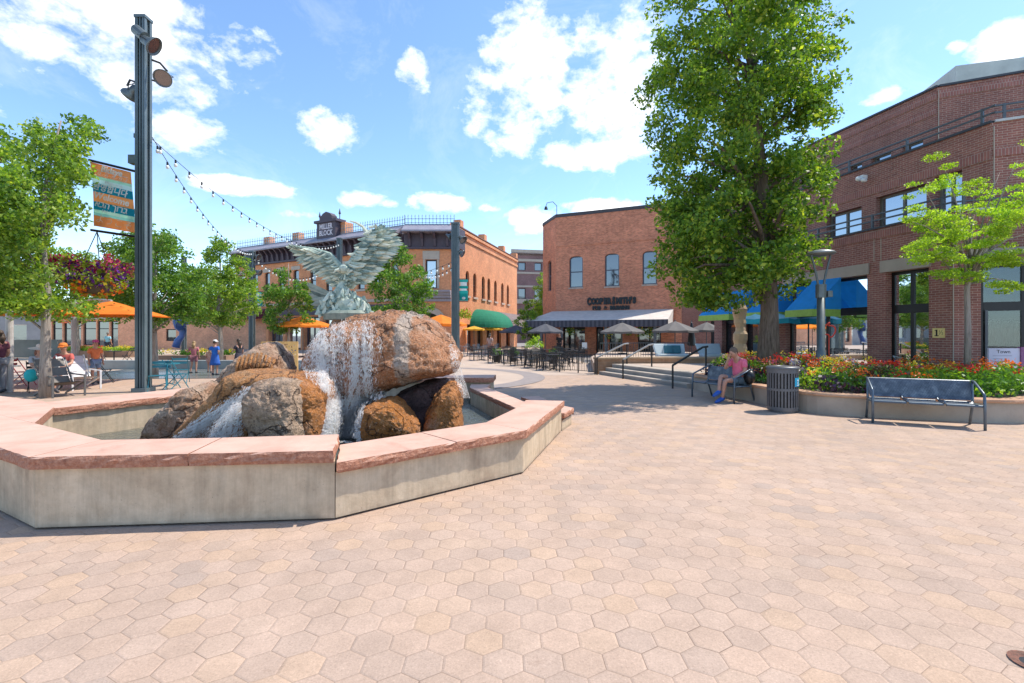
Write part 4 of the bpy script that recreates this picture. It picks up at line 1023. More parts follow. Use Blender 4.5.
# second storey
m = s2a.mb(); u2 = lambda px: s2a.at(px)
ops2 = [(u2(826.5), u2(861.5), 4.55, 6.2), (u2(875.8), u2(926.5), 4.55, 6.35), (u2(935), u2(962), 4.55, 6.45)]
wall(m, s2a.L, 4.5, 7.5, ops2, .3)
q = s2b.mb(); op2b = [(1.2, 3.0, 4.6, 6.4), (4.5, 6.3, 4.6, 6.4)]; wall(q, s2b.L, 4.5, 7.5, op2b, .3); addm(m, q); m.build('upper_wall', BR_RB, rb)
TAN = flat('tan_frame', (.18, .15, .12), .5)
for o in ops2: window(rb, s2a, o, TAN, GL_B, rev=.18, fw=.08, mull=(.5,))
for o in op2b: window(rb, s2b, o, TAN, GL_B, rev=.18, fw=.08)
# soldier courses over the windows, pale joints at the corners
m = s3a.mb(); u3 = lambda px: s3a.at(px); ops3b = [(u3(a), u3(b), 7.4, 8.55) for a, b in ((849, 862), (871, 891), (902, 923))]
wall(m, s3a.L, 7.3, 10.1, ops3b, .3); q = s3b.mb(); op3c = [(.9, 2.2, 7.4, 8.6)]; wall(q, s3b.L, 7.3, 10.1, op3c, .3); addm(m, q); m.build('top_wall', BR_RB, rb)
for o in ops3b: window(rb, s3a, o, TAN, GL_B, rev=.18, fw=.07)
for o in op3c: window(rb, s3b, o, TAN, GL_B, rev=.18, fw=.07)
SOLD = brick('brick_soldier', (.36, .14, .105), (.28, .11, .09), (.46, .34, .29), bw=.075, bh=.26)
for fr, z in ((s2a, 6.5), (s2b, 6.55), (s3a, 9.72), (s3b, 9.72), (s3a, 9.2), (s1a, 4.7), (s1b, 4.7)): band(fr, 'soldier_course', rb, SOLD, .02, fr.L-.01, .004, .03, z, z+.25)
for fr, z0, z1 in ((s1b, 0, 4.9), (s2b, 4.6, 7.4), (s3b, 7.4, 10)): band(fr, 'corner_joint', rb, PALE, .03, .05, .006, .036, z0, z1)
LED = flat('ledge_dark', (.05, .055, .065), .6); LEDW = flat('ledge_white', (.5, .5, .48), .5)
band(s1a, 'ledge', rb, LED, 0, s1a.L, -.25, .05, 5.002, 5.06); band(s1b, 'ledge', rb, LEDW, .06, s1b.L, -.25, .05, 5.002, 5.06)
band(s2a, 'ledge', rb, LED, 0, s2a.L, -.25, .05, 7.502, 7.57); band(s2b, 'ledge', rb, LEDW, .06, s2b.L, -.25, .05, 7.502, 7.57)
band(s3a, 'ledge', rb, LED, 0, s3a.L+.03, -.25, .06, 10.102, 10.17); band(s3b, 'ledge', rb, LED, .06, s3b.L, -.25, .06, 10.102, 10.17)
def terrace(c, fr, z):
    p = [c+DN*10.5, c, c+D2*12, c+D2*12+Vector((4, 9, 0)), c+DN*10.5+Vector((7, 1, 0))]; m = MB(); m.prism([(q.x+.05, q.y+.1) for q in p], z-.25, z); m.build('terrace_floor', pm('terrace_grey', (.3, .28, .26), None, 2, .9), rb)
terrace(corner(0), s1a, 4.45); terrace(corner(1.2), s2a, 7.2); terrace(corner(3.2), s3a, 10.05)
def rail(fa, fb, z):
    m = fa.mb()
    for zz in (z, z-.19): m.box(0, fa.L+.02, -.14, -.09, zz-.022, zz+.022)
    k = .3
    while k < fa.L: m.box(fa.L-k-.03, fa.L-k+.03, -.145, -.085, z-.44, z+.03); k += 2.1
    q = fb.mb()
    for zz in (z, z-.19): q.box(.03, fb.L, -.14, -.09, zz-.022, zz+.022)
    k = .3
    while k < fb.L: q.box(k-.03, k+.03, -.145, -.085, z-.44, z+.03); k += 2.1
    addm(m, q); m.build('railing', GREYM, rb)
rail(s1a, s1b, 5.5); rail(s2a, s2b, 8.0)
m = MB(); m.prism([(20.6, 22.6), (24, 21.6), (24.4, 27), (21.5, 27)], 9.8, 14.1); m.box(24.02, 34, 22, 27, 9.8, 14.0); m.build('rooftop_unit', pm('cream_metal', (.55, .56, .50), None, 1, .6), rb)
m = MB(); m.box(23.2, 23.6, 21.4, 21.6, 11.5, 13.9); m.build('rooftop_trim', DARKM, rb)
u, z = s2a.at(866, 179); m = s2a.mb(); m.ball((u-.05, .25, z), .09, .13, .09); m.ball((u+.14, .25, z-.1), .08, .12, .08); m.box(u-.06, u+.06, .0, .2, z, z+.12)
m.build('security_camera', WHITE, None, label='white double security camera on the right brick building', cat='camera')
# number plate
u0, z1 = s1a.at(933.2, 328.2); u1, z0 = s1a.at(945.2, 337.8)
pl = thing('number_plaque', 'small brass house number plaque on the purple brick pier', 'plaque', tuple(s1a.M @ Vector(((u0+u1)/2, .02, z0))))
m = s1a.mb(); m.box(min(u0, u1), max(u0, u1), .004, .03, z0, z1); m.build('plate', pm('brass', (.88, .66, .26), (.78, .56, .20), 9, .4), pl)
NUM = flat('number_dark', (.03, .015, .01), .6)
T = face_matrix(s1a, u0+(u1-u0)*.36, .031, z0+.05); text('1', .25, T, NUM, pl, 'lettering', .004, bold=.008); T2 = face_matrix(s1a, u0+(u1-u0)*.36, .031, z0+.045); q_ = MB(T2); q_.box(-.055, .055, 0, .022, -.004, .004); q_.box(-.05, -.01, .155, .175, -.004, .004); q_.build('number_serifs', NUM, pl)
T = face_matrix(s1a, u0+(u1-u0)*.74, .031, z0+.09); text('½', .18, T, flat('number_worn', (.33, .24, .08), .6), pl, 'lettering', .004)

# short brick link and plaza front between the pub and the right building
lk = thing('brick_building', 'narrow dark brick front between the pub and the blue awnings', 'building', (13, 37, 0))
fk = Frame((12.3, 36.4), (16.5, 35.2)); m = fk.mb(); wall(m, fk.L, 0, 4.4, [(2.4, 3.6, .1, 2.6)], .3); m.box(0, fk.L, -4, -.35, 0, 4.3); m.build('wall', BR_RB, lk); window(lk, fk, (2.4, 3.6, .1, 2.6), BLACKM, GL_D)

# blue awnings with lime valances on the right building
BLU = cloth('blue_canvas', (.03, .38, .85), .35); LIME = flat('lime_canvas', (.32, .50, .09), .7)
def blue_awning(ya, yb, label):
    def X(Y): return 12-.23*(Y-14)
    t = thing('awning', label, 'awning', (X((ya+yb)/2), (ya+yb)/2, 2.3), 0, 'blue awnings on the right building')
    n = Vector((-.9746, -.2241, 0)); 
    def p(Y, v, z): return Vector((X(Y), Y, 0))+n*v+Vector((0, 0, z))
    m = MB(); m.add([p(ya, .06, 3.6), p(yb, .06, 3.6), p(yb, 1.25, 2.5), p(ya, 1.25, 2.5), p(ya, .06, 2.5), p(yb, .06, 2.5)], [(0, 1, 2, 3), (0, 3, 4), (1, 5, 2)])
    m.build('canopy', BLU, t)
    m = MB(); m.add([p(ya, 1.25, 2.498), p(yb, 1.25, 2.498), p(yb, 1.27, 2.25), p(ya, 1.27, 2.25), p(ya, .08, 2.498), p(ya, .08, 2.25)], [(0, 1, 2, 3), (0, 3, 5, 4)]); m.build('valance', LIME, t)
blue_awning(16.75, 17.9, 'nearest blue awning with lime valance, beside the lamp post')
blue_awning(18.8, 19.9, 'middle blue awning just behind the big tree trunk')
blue_awning(20.9, 23.0, 'farthest blue awning with lime valance, left of the big tree trunk')

# ================================================================== TREES
def trunk_mat(name, c1, c2):
    if name in MATS: return MATS[name]
    m, nt, b = _new(name); P = pos(nt)
    mp = nt.nodes.new('ShaderNodeMapping'); nt.links.new(P, mp.inputs[0]); mp.inputs['Scale'].default_value = (14, 14, 1.6)
    n1 = noi(nt, mp.outputs[0], 1.2, 7, .7, .6)
    nt.links.new(ramp(nt, n1, [(.3, tuple(x*.35 for x in c1)), (.5, c1), (.7, c2)]), b.inputs['Base Color']); b.inputs['Roughness'].default_value = .95
    bumpn(nt, b, n1, 1.0, .08); MATS[name] = m; return m
BARK = trunk_mat('bark', (.20, .145, .11), (.32, .25, .20)); BARKL = trunk_mat('bark_pale', (.36, .30, .25), (.45, .38, .32))
def leaf_cloud(name, clumps, n_per, size, mat, seed, parent, flat_=.8, droop=0, label=None):
    """clumps: (x,y,z,r). one small folded leaf per quad pair, numpy built"""
    g_ = np.random.default_rng(seed); inv = WM[parent.name].inverted()
    cs_ = np.array([c[:3] for c in clumps]); rs = np.array([c[3] for c in clumps])
    ns = np.maximum(4, (n_per*(rs/rs.mean())**2).astype(int)); idx = np.repeat(np.arange(len(cs_)), ns); N = len(idx)
    d = g_.normal(size=(N, 3)); d /= np.linalg.norm(d, axis=1)[:, None]; rad = rs[idx]*g_.random(N)**.5
    p = cs_[idx]+d*rad[:, None]*np.array([1, 1, flat_]); p[:, 2] -= droop*g_.random(N)*rs[idx]
    a = g_.normal(size=(N, 3)); a[:, 2] -= .25; a /= np.linalg.norm(a, axis=1)[:, None]
    b_ = np.cross(a, g_.normal(size=(N, 3))); b_ /= np.linalg.norm(b_, axis=1)[:, None]; c_ = np.cross(a, b_)
    s = size*g_.uniform(.4, 1.45, N)[:, None]
    v = np.stack([p-a*s*.5, p+b_*s*.3+c_*s*.06, p+a*s*.5, p-b_*s*.3+c_*s*.06], 1).reshape(-1, 3)
    v = v+np.array(inv.translation)
    me = bpy.data.meshes.new(name); me.vertices.add(4*N); me.vertices.foreach_set('co', v.ravel().astype(np.float32))
    me.loops.add(4*N); me.loops.foreach_set('vertex_index', np.arange(4*N, dtype=np.int32))
    me.polygons.add(N); me.polygons.foreach_set('loop_start', np.arange(0, 4*N, 4, dtype=np.int32)); me.materials.append(mat)
    me.update(calc_edges=True); me.validate()
    return link(name, me, parent, label=label)
def tree(label, base, H, prof, trunk_r, n_cl, cl_r, n_leaf, size, lm, bm, seed, split=.45, lean=(0, 0), group=None, name='tree', shell=.5, nbr=26, flat_=.8, cat='tree', gaps=.5, top_r=.15, avoid=None, limb=.42):
    """prof: (z, radius, shift x) of the crown from bottom to top"""
    rr = random.Random(seed); x, y, z0 = base
    t = thing(name, label, cat, base, 0, group)
    zb, zt = prof[0][0], prof[-1][0]
    def pr(z):
        for (a, ra, sa), (b, rb_, sb) in zip(prof, prof[1:]):
            if a <= z <= b: k = (z-a)/(b-a); return ra+(rb_-ra)*k, sa+(sb-sa)*k
        return prof[-1][1], prof[-1][2]
    cl = []; off = Vector((seed*3.3, seed*1.9, 0))
    tries = 0
    while len(cl) < n_cl and tries < n_cl*30:
        tries += 1; z = rr.uniform(zb, zt); r, s = pr(z)
        if rr.random() > (r/max(p[1] for p in prof))**1.3+.05: continue
        a = rr.uniform(0, 2*math.pi); u = shell+(1-shell)*rr.random() if rr.random() < .75 else rr.random()
        q = Vector((x+s+r*u*math.cos(a), y+r*u*math.sin(a), z))
        if noise.noise(q*.75+off) < (-.24 if q.z < zb+(zt-zb)*.6 else -.02)*gaps and rr.random() < gaps: continue
        if avoid and avoid(q): continue
        cl.append((q.x, q.y, q.z, cl_r*rr.uniform(.6, 1.35)))
    # trunk, leader and limbs as one skin
    mb = MB(); top = Vector((x+pr(zt-.1)[1]*.8, y, zt-cl_r)); pts = []; rad = []
    hb = zb+(zt-zb)*.12
    for i in range(9):
        k = i/8; zz = z0+(top.z-z0)*k; sx = pr(max(zb, zz))[1]*max(0, (zz-hb)/(top.z-hb+.01)) if zz > hb else 0
        pts.append(Vector((x+sx+noise.noise(Vector((seed, zz*.5, 1)))*trunk_r*.7, y+noise.noise(Vector((seed, zz*.5, 7)))*trunk_r*.7, zz)))
        rad.append(max(.015, trunk_r*(1-k*.87)*(1.28 if i == 0 else 1)))
    mb.tube(pts, rad, 14)
    order = sorted(cl, key=lambda c: rr.random())[:nbr]
    for c in order:
        c = Vector(c[:3]); k = max(.2, min(.85, (c.z-z0-1.2*math.hypot(c.x-x, c.y-y)*split)/(top.z-z0))); i = int(k*8); f = k*8-i
        s = pts[i].lerp(pts[min(8, i+1)], f); r0 = (rad[i])*limb
        m1 = s.lerp(c, .4)+Vector((0, 0, .10*(c-s).length)); m2 = s.lerp(c, .75)+Vector((rr.uniform(-.15, .15), rr.uniform(-.15, .15), .08*(c-s).length))
        mb.tube([s, m1, m2, c], [r0, r0*.62, r0*.35, .008], 6)
    mb.build('trunk', bm, t, smooth=True)
    leaf_cloud('crown', cl, n_leaf, size, lm, seed, t, flat_)
    return t
L_BIG = leafmat('leaf_big', (.06, .135, .02), (.20, .32, .04), (.46, .50, .06), .46)
L_MID = leafmat('leaf_mid', (.09, .18, .03), (.24, .36, .05), (.40, .46, .07), .45)
L_DRK = leafmat('leaf_dark', (.06, .14, .025), (.15, .28, .045), (.28, .38, .06), .42)
L_LOC = leafmat('leaf_locust', (.20, .34, .03), (.38, .52, .05), (.50, .62, .08), .5)
tree('very tall dense broad-leaved tree with a thick trunk in the flower bed', (7.55, 14.35, .40), 15, [(2.35, .8, -1.3), (2.85, 1.8, -1.2), (3.9, 2.4, -.95), (5.6, 2.35, -1.0), (7.6, 2.4, -.95), (9.6, 2.6, -.95), (11.4, 2.75, -.95), (13.2, 2.4, -.9), (14.8, 1.2, -.8), (15.6, .4, -.7)],   .27, 820, .37, 105, .12, L_BIG, BARK, 11, nbr=90, shell=.4, gaps=1, name='tree')
tree('large tree with a slim trunk beside the striped banner at far left', (-12.05, 12.6, 0), 8, [(2.2, 1.2, -.6), (2.9, 2.4, -.5), (4.2, 2.6, -.3), (5.2, 2.1, -.1), (6.0, 1.6, .1), (6.8, 1.2, .3), (7.5, .9, .4)], .125, 380, .31, 110, .10, L_MID, BARKL, 21, nbr=34, shell=.35, gaps=.9, limb=.28, avoid=lambda q: q.y < 14.9 and (-13.35 if EYE+(q.z-EYE)*13.9/q.y < 4.75 else -12.35) < q.x*13.9/q.y < -9.6 and 2.5 < EYE+(q.z-EYE)*13.9/q.y < 7.0)
tree('leafy tree cut by the left edge of the photo', (-18.6, 15.5, 0), 8, [(2.4, 1.5, 0), (3.5, 2.4, 0), (5.5, 2.2, 0), (6.6, 1.3, 0), (7.2, .5, 0)], .15, 130, .42, 110, .12, L_MID, BARKL, 22)
tree('tree standing right behind the tall light pole', (-13.6, 18.5, 0), 6.5, [(2.2, 1.2, 0), (3.2, 1.9, .2), (4.3, 1.6, .1), (5.1, 1.0, .1), (5.7, .4, .1)], .12, 150, .36, 100, .11, L_DRK, BARKL, 23, gaps=.9)
tree('tree filling the gap behind the hanging flower basket', (-15.3, 20.5, 0), 7.5, [(2.3, 1.2, 0), (3.2, 1.8, 0), (4.6, 1.7, 0), (5.6, 1.0, 0), (6.3, .4, 0)], .14, 90, .38, 100, .13, L_DRK, BARKL, 24, gaps=.8)
tree('full rounded tree left of the distant lamp pole with the teal banner', (-15.6, 26, 0), 6.8, [(2.2, 1.0, 0), (2.9, 1.9, 0), (4.1, 1.9, 0), (5.3, 1.25, 0), (6.3, .6, 0), (6.9, .2, 0)], .13, 130, .38, 110, .13, L_MID, BARKL, 25)
tree('open crowned tree in front of the bracketed facade, behind the bird', (-15.6, 34, 0), 7, [(1.9, 1.0, 0), (2.8, 1.9, .1), (4.2, 1.7, .1), (5.6, 1.2, 0), (6.6, .5, 0), (7.0, .2, 0)], .12, 85, .40, 95, .16, L_DRK, BARKL, 26, gaps=1)
tree('bushy tree just right of the bird sculpture', (-5.65, 24, 0), 6, [(2.1, 1.0, 0), (2.8, 1.55, .1), (4.0, 1.6, .1), (5.1, 1.0, 0), (5.9, .3, 0)], .12, 110, .34, 110, .12, L_DRK, BARKL, 27, gaps=.8)
tree('narrow young tree in front of the brick street corner', (1.2, 38, 0), 4.8, [(.9, .5, 0), (1.6, .95, 0), (2.8, .85, 0), (3.8, .5, 0), (4.7, .12, 0)], .06, 50, .28, 90, .13, L_MID, BARKL, 28, gaps=.3)
tree('green tree squeezed behind the left edge of the pub', (3.9, 62, 0), 9, [(1.5, .9, 0), (3, 1.3, 0), (6, 1.3, 0), (8.4, .8, 0), (9.5, .2, 0)], .14, 70, .5, 90, .2, L_MID, BARKL, 29)
tree('low tree before the pinkish shop building, left of the blue sculpture', (-21.5, 36, 0), 5.5, [(2.3, 1.5, 0), (3.5, 2.4, 0), (5, 2, 0), (6.2, .7, 0)], .13, 110, .5, 80, .17, L_DRK, BARKL, 30)
tree('broad tree in front of the low shop building behind the orange canopy', (-29.5, 33, 0), 5.5, [(2.8, 1.8, 0), (4, 3.0, 0), (5.6, 2.6, 0), (7.0, .9, 0)], .15, 130, .6, 80, .2, L_MID, BARKL, 31)
tree('tall tree in front of the pale building at the far left', (-35, 31, 0), 5.5, [(2.8, 1.8, 0), (4, 3.2, 0), (6.6, 2.8, 0), (8.4, .9, 0)], .15, 130, .65, 80, .2, L_DRK, BARKL, 33)
# honey locust: layered sprays of small bright leaves
def locust():
    t = thing('tree', 'small bright yellow-green feathery tree behind the blue steel bench', 'tree', (10.65, 11.4, .4)); rr = random.Random(5)
    mb = MB(); b0 = Vector((10.65, 11.4, .38)); P_ = lambda px, py, Y: Vector((at(px, Y), Y, zat(py, Y)))
    mb.tube([b0, P_(968, 330, 11.4), P_(967, 290, 11.4), P_(969, 268, 11.4)], [.075, .062, .055, .045], 10)
    tips = []
    tg = [(912, 222, 11.0), (925, 190, 11.3), (945, 170, 11.8), (915, 250, 10.9), (948, 215, 11.0), (975, 185, 11.9), (1000, 172, 11.6), (1018, 160, 11.2), (1030, 200, 11.0), (1010, 215, 10.6), (985, 230, 10.8), (960, 240, 10.7), (935, 255, 10.7), (1005, 250, 10.9), (1030, 265, 11.0), (950, 270, 11.2), (990, 265, 11.8), (975, 210, 12.3), (1045, 230, 11.5), (1050, 170, 11.8), (930, 235, 12), (1020, 285, 11.4)]
    fork = P_(967, 285, 11.4); f2 = P_(972, 262, 11.4)
    cl = []
    for i, (px, py, Y) in enumerate(tg):
        e = P_(px, py, Y); s = fork if i % 2 else f2
        m1 = s.lerp(e, .45)+Vector((0, 0, .16)); mb.tube([s, m1, s.lerp(e, .8)+Vector((0, 0, .1)), e], [.028, .017, .010, .004], 6)
        for k in range(7):
            q = s.lerp(e, rr.uniform(.5, 1.12))+Vector((rr.gauss(0, .22), rr.gauss(0, .22), rr.gauss(.05, .09)))
            cl.append((q.x, q.y, q.z, rr.uniform(.17, .30)))
    mb.build('trunk', BARKL, t, smooth=True)
    leaf_cloud('crown', cl, 190, .05, L_LOC, 5, t, .33)
locust()

# ================================================================== PLANTER, STEPS, TERRACE
PLW = [(5.3, 14.8), (5.5, 13.6), (5.72, 11.9), (5.98, 10.45), (6.45, 9.78), (7.6, 9.36), (9.16, 8.83), (9.75, 9.0), (12.4, 10.6), (12.2, 12.0), (10.4, 12.5), (9.3, 13.1), (8.9, 15.0), (8.3, 17.2), (7.3, 17.4), (6.2, 15.25)]
def smooth_poly(p, n=3):
    for _ in range(n):
        q = []
        for i in range(len(p)):
            a, b = p[i], p[(i+1) % len(p)]; q += [lerp2(a, b, .25), lerp2(a, b, .75)]
        p = q
    return p
PLS = smooth_poly(PLW, 2)
def inset(poly, d):
    out = []; n = len(poly); c = (sum(p[0] for p in poly)/n, sum(p[1] for p in poly)/n); area = sum(poly[i][0]*poly[(i+1) % n][1]-poly[(i+1) % n][0]*poly[i][1] for i in range(n)); sg = 1 if area > 0 else -1
    for i in range(n):
        a, b = Vector(poly[i-1]), Vector(poly[(i+1) % n]); t = (b-a).normalized(); out.append((poly[i][0]-t.y*d*sg, poly[i][1]+t.x*d*sg))
    return out
plt = thing('flower_planter', 'curving raised concrete planter with a sandstone cap full of bright flowers', 'planter', (8, 12, 0))
PWM = pm('planter_concrete', (.44, .36, .28), (.34, .275, .215), 1.5, .9, .3, 30)
g = MB(); g.prism(inset(PLS, .05), 0, .375); g.build('wall', PWM, plt)
i2 = inset(PLS, .33); n = len(PLS); g = MB(); lv = [(PLS, .378), (inset(PLS, -.012), .405), (PLS, .438), (inset(PLS, .02), .442), (i2, .442), (i2, .36)]
vs = []; fs = []
for pl_, z in lv: vs += [(x+rnd.uniform(-.006, .006), y+rnd.uniform(-.006, .006), z) for x, y in pl_]
for a in range(len(lv)-1):
    for i in range(n): fs.append((a*n+i, a*n+(i+1) % n, (a+1)*n+(i+1) % n, (a+1)*n+i))
CAPM = pm('sandstone_cap', (.55, .33, .20), (.42, .22, .13), 3, .85, .5, 30)
g.add(vs, fs); g.build('cap', CAPM, plt)
g = MB(); g.prism(inset(PLS, .3), .376, .40); g.build('soil', pm('soil', (.04, .028, .02), None, 6, .95, .5), plt)
# plantings
def inpoly(x, y, poly):
    c = False; j = len(poly)-1
    for i in range(len(poly)):
        if (poly[i][1] > y) != (poly[j][1] > y) and x < (poly[j][0]-poly[i][0])*(y-poly[i][1])/(poly[j][1]-poly[i][1])+poly[i][0]: c = not c
        j = i
    return c
BED = inset(PLS, .34); rr = random.Random(77)
kinds = {'chartreuse': leafmat('lf_chart', (.20, .34, .03), (.38, .52, .06), None, .4), 'green': leafmat('lf_green', (.05, .13, .02), (.13, .26, .04), None, .35), 'purple': leafmat('lf_purple', (.03, .015, .03), (.09, .04, .08), (.14, .08, .10), .15), 'bronze': leafmat('lf_bronze', (.09, .045, .03), (.17, .09, .05), None, .2)}
cells = {k: [] for k in kinds}; flow = {k: [] for k in FLW}; trunkspots = [(7.55, 14.35, .5), (8.1, 12.8, .2), (10.65, 11.4, .2)]
gx = 5.0
pts = []
for _ in range(9000):
    x, y = rr.uniform(5.2, 12.5), rr.uniform(8.8, 17.5)
    if not inpoly(x, y, BED) or any(math.hypot(x-a, y-b) < c for a, b, c in trunkspots): continue
    if any((x-a)**2+(y-b)**2 < .035 for a, b, _, _ in pts[-700:]): continue
    front = min(math.hypot(x-q[0], y-q[1]) for q in PLS[:22])
    nz = noise.noise(Vector((x*.9, y*.9, 2))); n2 = noise.noise(Vector((x*1.6, y*1.6, 9)))
    shade = x < 6.6 and y > 11.5
    if front < .42: k = 'purple' if nz > -.05 else ('chartreuse' if n2 > .1 else 'green')
    elif front < 1.1: k = 'green' if n2 > -.2 else 'chartreuse'
    else: k = 'chartreuse' if nz > .15 else ('bronze' if nz < -.12 else 'green')
    h = .10+.12*min(3, front/.4)+.26*n2
    if shade: k = 'green' if nz > 0 else 'purple'; h *= .9  # darker plants picked here, putting the shade of this end into their colour
    pts.append((x, y, k, h)); cells[k].append((x, y, .42+h*.5, max(.1, h*.75)))
    if k != 'purple' and not (shade and rr.random() < .6):
        col = ('orange' if n2 > -.05 else 'red') if front < 1.2 else ('red' if nz < -.1 else ('yellow' if n2 > .2 else 'orange'))
        if x > 9.3: col = 'red' if n2 < .05 else 'orange'
        if x < 6.9 and y < 12: col = 'yellow' if n2 > .1 else 'orange'
        if rr.random() < .14: col = rr.choice(['pink', 'yellow', 'red', 'magenta'])
        if n2+nz*.6 > -.2 and rr.random() < .6: flow[col].append((x, y, .42+h*1.1, .17))
names = {'chartreuse': 'yellow-green leafy bedding plants in the curved planter', 'green': 'mid green leafy bedding plants in the curved planter', 'purple': 'dark purple trailing foliage along the planter edge', 'bronze': 'bronze-brown foliage plants in the planter before the shop windows'}
for k, c in cells.items():
    if not c: continue
    t = thing('bedding_plants', names[k], 'plants', (8, 11, .4)); t['kind'] = 'stuff'
    leaf_cloud('foliage', c, 55, .085, kinds[k], 3, t, .8)['kind'] = 'stuff'
for k, c in flow.items():
    if not c: continue
    t = thing('flowers', f'small {k} flowers massed over the foliage of the curved planter', 'flowers', (8, 11, .4)); t['kind'] = 'stuff'
    leaf_cloud('petals', c, 26, .05, FLW[k], 9, t, .5)['kind'] = 'stuff'
# white-and-purple ornamental heads between the trunk and the lamp post
for i, (px, py, Y) in enumerate(((795, 362, 12.2), (801, 371, 11.6), (812, 364, 12.6), (843, 360, 12.6), (852, 362, 12.4), (838, 368, 11.9))):
    x, z = at(px, Y), zat(py, Y); t = thing('flowering_plant', ['tall white and purple flower head nearest the big tree trunk', 'lower white and purple flower head behind the trash can', 'white and purple flower head just left of the lamp post', 'round white flower head right of the lamp post', 'rightmost tall white flower head before the shop window', 'low white flower head at the right foot of the lamp post'][i], 'plant', (x, Y, .42), 0, 'tall white flower heads in the planter')
    a = MB(); a.tube([(x, Y, .4), (x+.02, Y, z)], .012, 5); a.build('stem', kinds['green'], t)
    leaf_cloud('flower_head', [(x, Y, z, .13), (x+.06, Y, z-.08, .1)], 70, .06, leafmat('lf_white', (.12, .06, .16), (.6, .55, .65), (.8, .76, .8), .2), i, t)

# steps
STC = pm('step_concrete', (.47, .40, .33), (.40, .335, .27), 2, .88, .25); STD = pm('step_riser', (.30, .27, .24), None, 2, .9, .2)
S0, S1 = Vector((3.54, 19.8)), Vector((5.3, 14.75)); sn = Vector((.944, .33)); sd = (S1-S0).normalized()
st = thing('steps', 'three wide concrete steps rising to the pub terrace', 'steps', (4.4, 17.5, 0))
for k in range(3):
    a = S0+sn*.3*k; b = S1+sn*.3*k; c = S1+sn*1.25-sd*.0; d = S0+sn*1.25
    m = MB(); m.prism([tuple(a), tuple(b), tuple(c), tuple(d)], .14*k+(.002 if k else 0), .14*(k+1)); m.build('step', STC, st)
    m = MB(); q0, q1 = a-sn*.002, b-sn*.002; m.add([(*q0, .14*k+.004), (*q1, .14*k+.004), (*q1, .14*(k+1)-.03), (*q0, .14*(k+1)-.03)], [(0, 1, 2, 3)]); m.build('riser', STD, st)
g = MB(); a = S0+sn*1.25; b = S1+sn*1.25
g.prism([tuple(a), tuple(b), (6.25, 15.35), (7.3, 17.45), (8.3, 17.3), (9.0, 17.0), (9.5, 20.4), (4.7, 20.6)], 0, .418); g.build('landing_paving', MCONC_B, kind='structure', label='sunlit beige landing at the top of the terrace steps', cat='paving')
sw = thing('seat_wall', 'low tan brick seat wall along the back of the terrace landing', 'wall', (6, 20.5, 0))
TANB = brick('brick_tan', (.42, .25, .15), (.36, .21, .12), (.4, .3, .22), bw=.4, bh=.12)
g = MB(); g.prism([(3.5, 19.95), (4.55, 20.35), (9.4, 20.6), (9.4, 21.0), (4.4, 20.8), (3.42, 20.3)], 0, .62); g.build('wall', TANB, sw)
g = MB(); g.prism([(3.46, 19.9), (4.56, 20.3), (9.45, 20.55), (9.45, 21.05), (4.4, 20.85), (3.38, 20.33)], .622, .68); g.build('cap', pm('tan_cap', (.55, .40, .26), None, 3, .85), sw)
g = MB(); g.prism([(3.5, 20.9), (9.4, 21.1), (9.6, 23.5), (12, 31), (12, 33.5), (6, 33.5), (4.2, 26)], 0, .42); g.build('deck_paving', MCONC_B, kind='structure', label='raised terrace deck in front of the pub', cat='paving')
# handrails
def handrail(base, top, z0, label, mat):
    t = thing('handrail', label, 'handrail', (*base, 0)); b, e = Vector((*base, 0)), Vector((*top, 0))
    m = MB(); m.tube([b, b+Vector((0, 0, z0))], .03, 8); m.build('post', BLACKM, t)
    m = MB(); m.tube([e+Vector((0, 0, .42)), e+Vector((0, 0, z0+.53))], .03, 8); m.build('post', BLACKM, t)
    d = (e-b).normalized()*.12
    m = MB(); m.tube([b+Vector((0, 0, z0)), b+Vector((0, 0, z0))+d*.15, e+Vector((0, 0, z0+.53))-d, e+Vector((0, 0, z0+.55))+d*.6], .034, 8); m.build('rail', mat, t)
STEELP = flat('pale_steel', (.42, .40, .38), .35, .5)
handrail((3.42, 19.6), (4.73, 20.05), .71, 'pale topped handrail at the left end of the terrace steps', STEELP)
handrail((4.07, 17.86), (5.25, 18.3), .71, 'pale topped handrail in the middle of the terrace steps', STEELP)
handrail((4.85, 14.7), (6.02, 15.12), .71, 'black handrail at the right end of the terrace steps', BLACKM)
# fence of the patio
fence = thing('patio_fence', 'low black metal fence enclosing the pub patio seating', 'fence', (2, 21, 0))
fp = [(-.42, 25.6), (.92, 23.6), (2.06, 21.1), (2.8, 20.6), (3.36, 19.7)]
for (a, b) in zip(fp, fp[1:]):
    a, b = Vector((*a, 0)), Vector((*b, 0)); m = MB(); up = Vector((0, 0, 1)); L = (b-a).length
    m.bar(a+up*.8, b+up*.8, .035); m.bar(a+up*.12, b+up*.12, .025); k = .1
    while k < L: q = a+(b-a)*k/L; m.bar(q+up*.12, q+up*.79, .014); k += .105
    m.build('panel', BLACKM, fence)
for p in fp: m = MB(); m.bar((*p, 0), (*p, .86), .05); m.build('post', BLACKM, fence)
# rail fence on the terrace deck
tf = thing('terrace_fence', 'black baluster fence on the raised terrace before the pub windows', 'fence', (6, 26, .42))
for a, b in (((4.2, 23.2), (5.2, 23.2)), ((5.6, 23.4), (8.6, 23.6))):
    a, b = Vector((*a, .42)), Vector((*b, .42)); m = MB(); up = Vector((0, 0, 1)); L = (b-a).length; m.bar(a+up*.8, b+up*.8, .04); m.bar(a+up*.1, b+up*.1, .03); k = 0
    while k <= L+.01: q = a+(b-a)*k/L; m.bar(q+up*.1, q+up*.79, .018); k += .12
    m.build('panel', GREYM, tf)

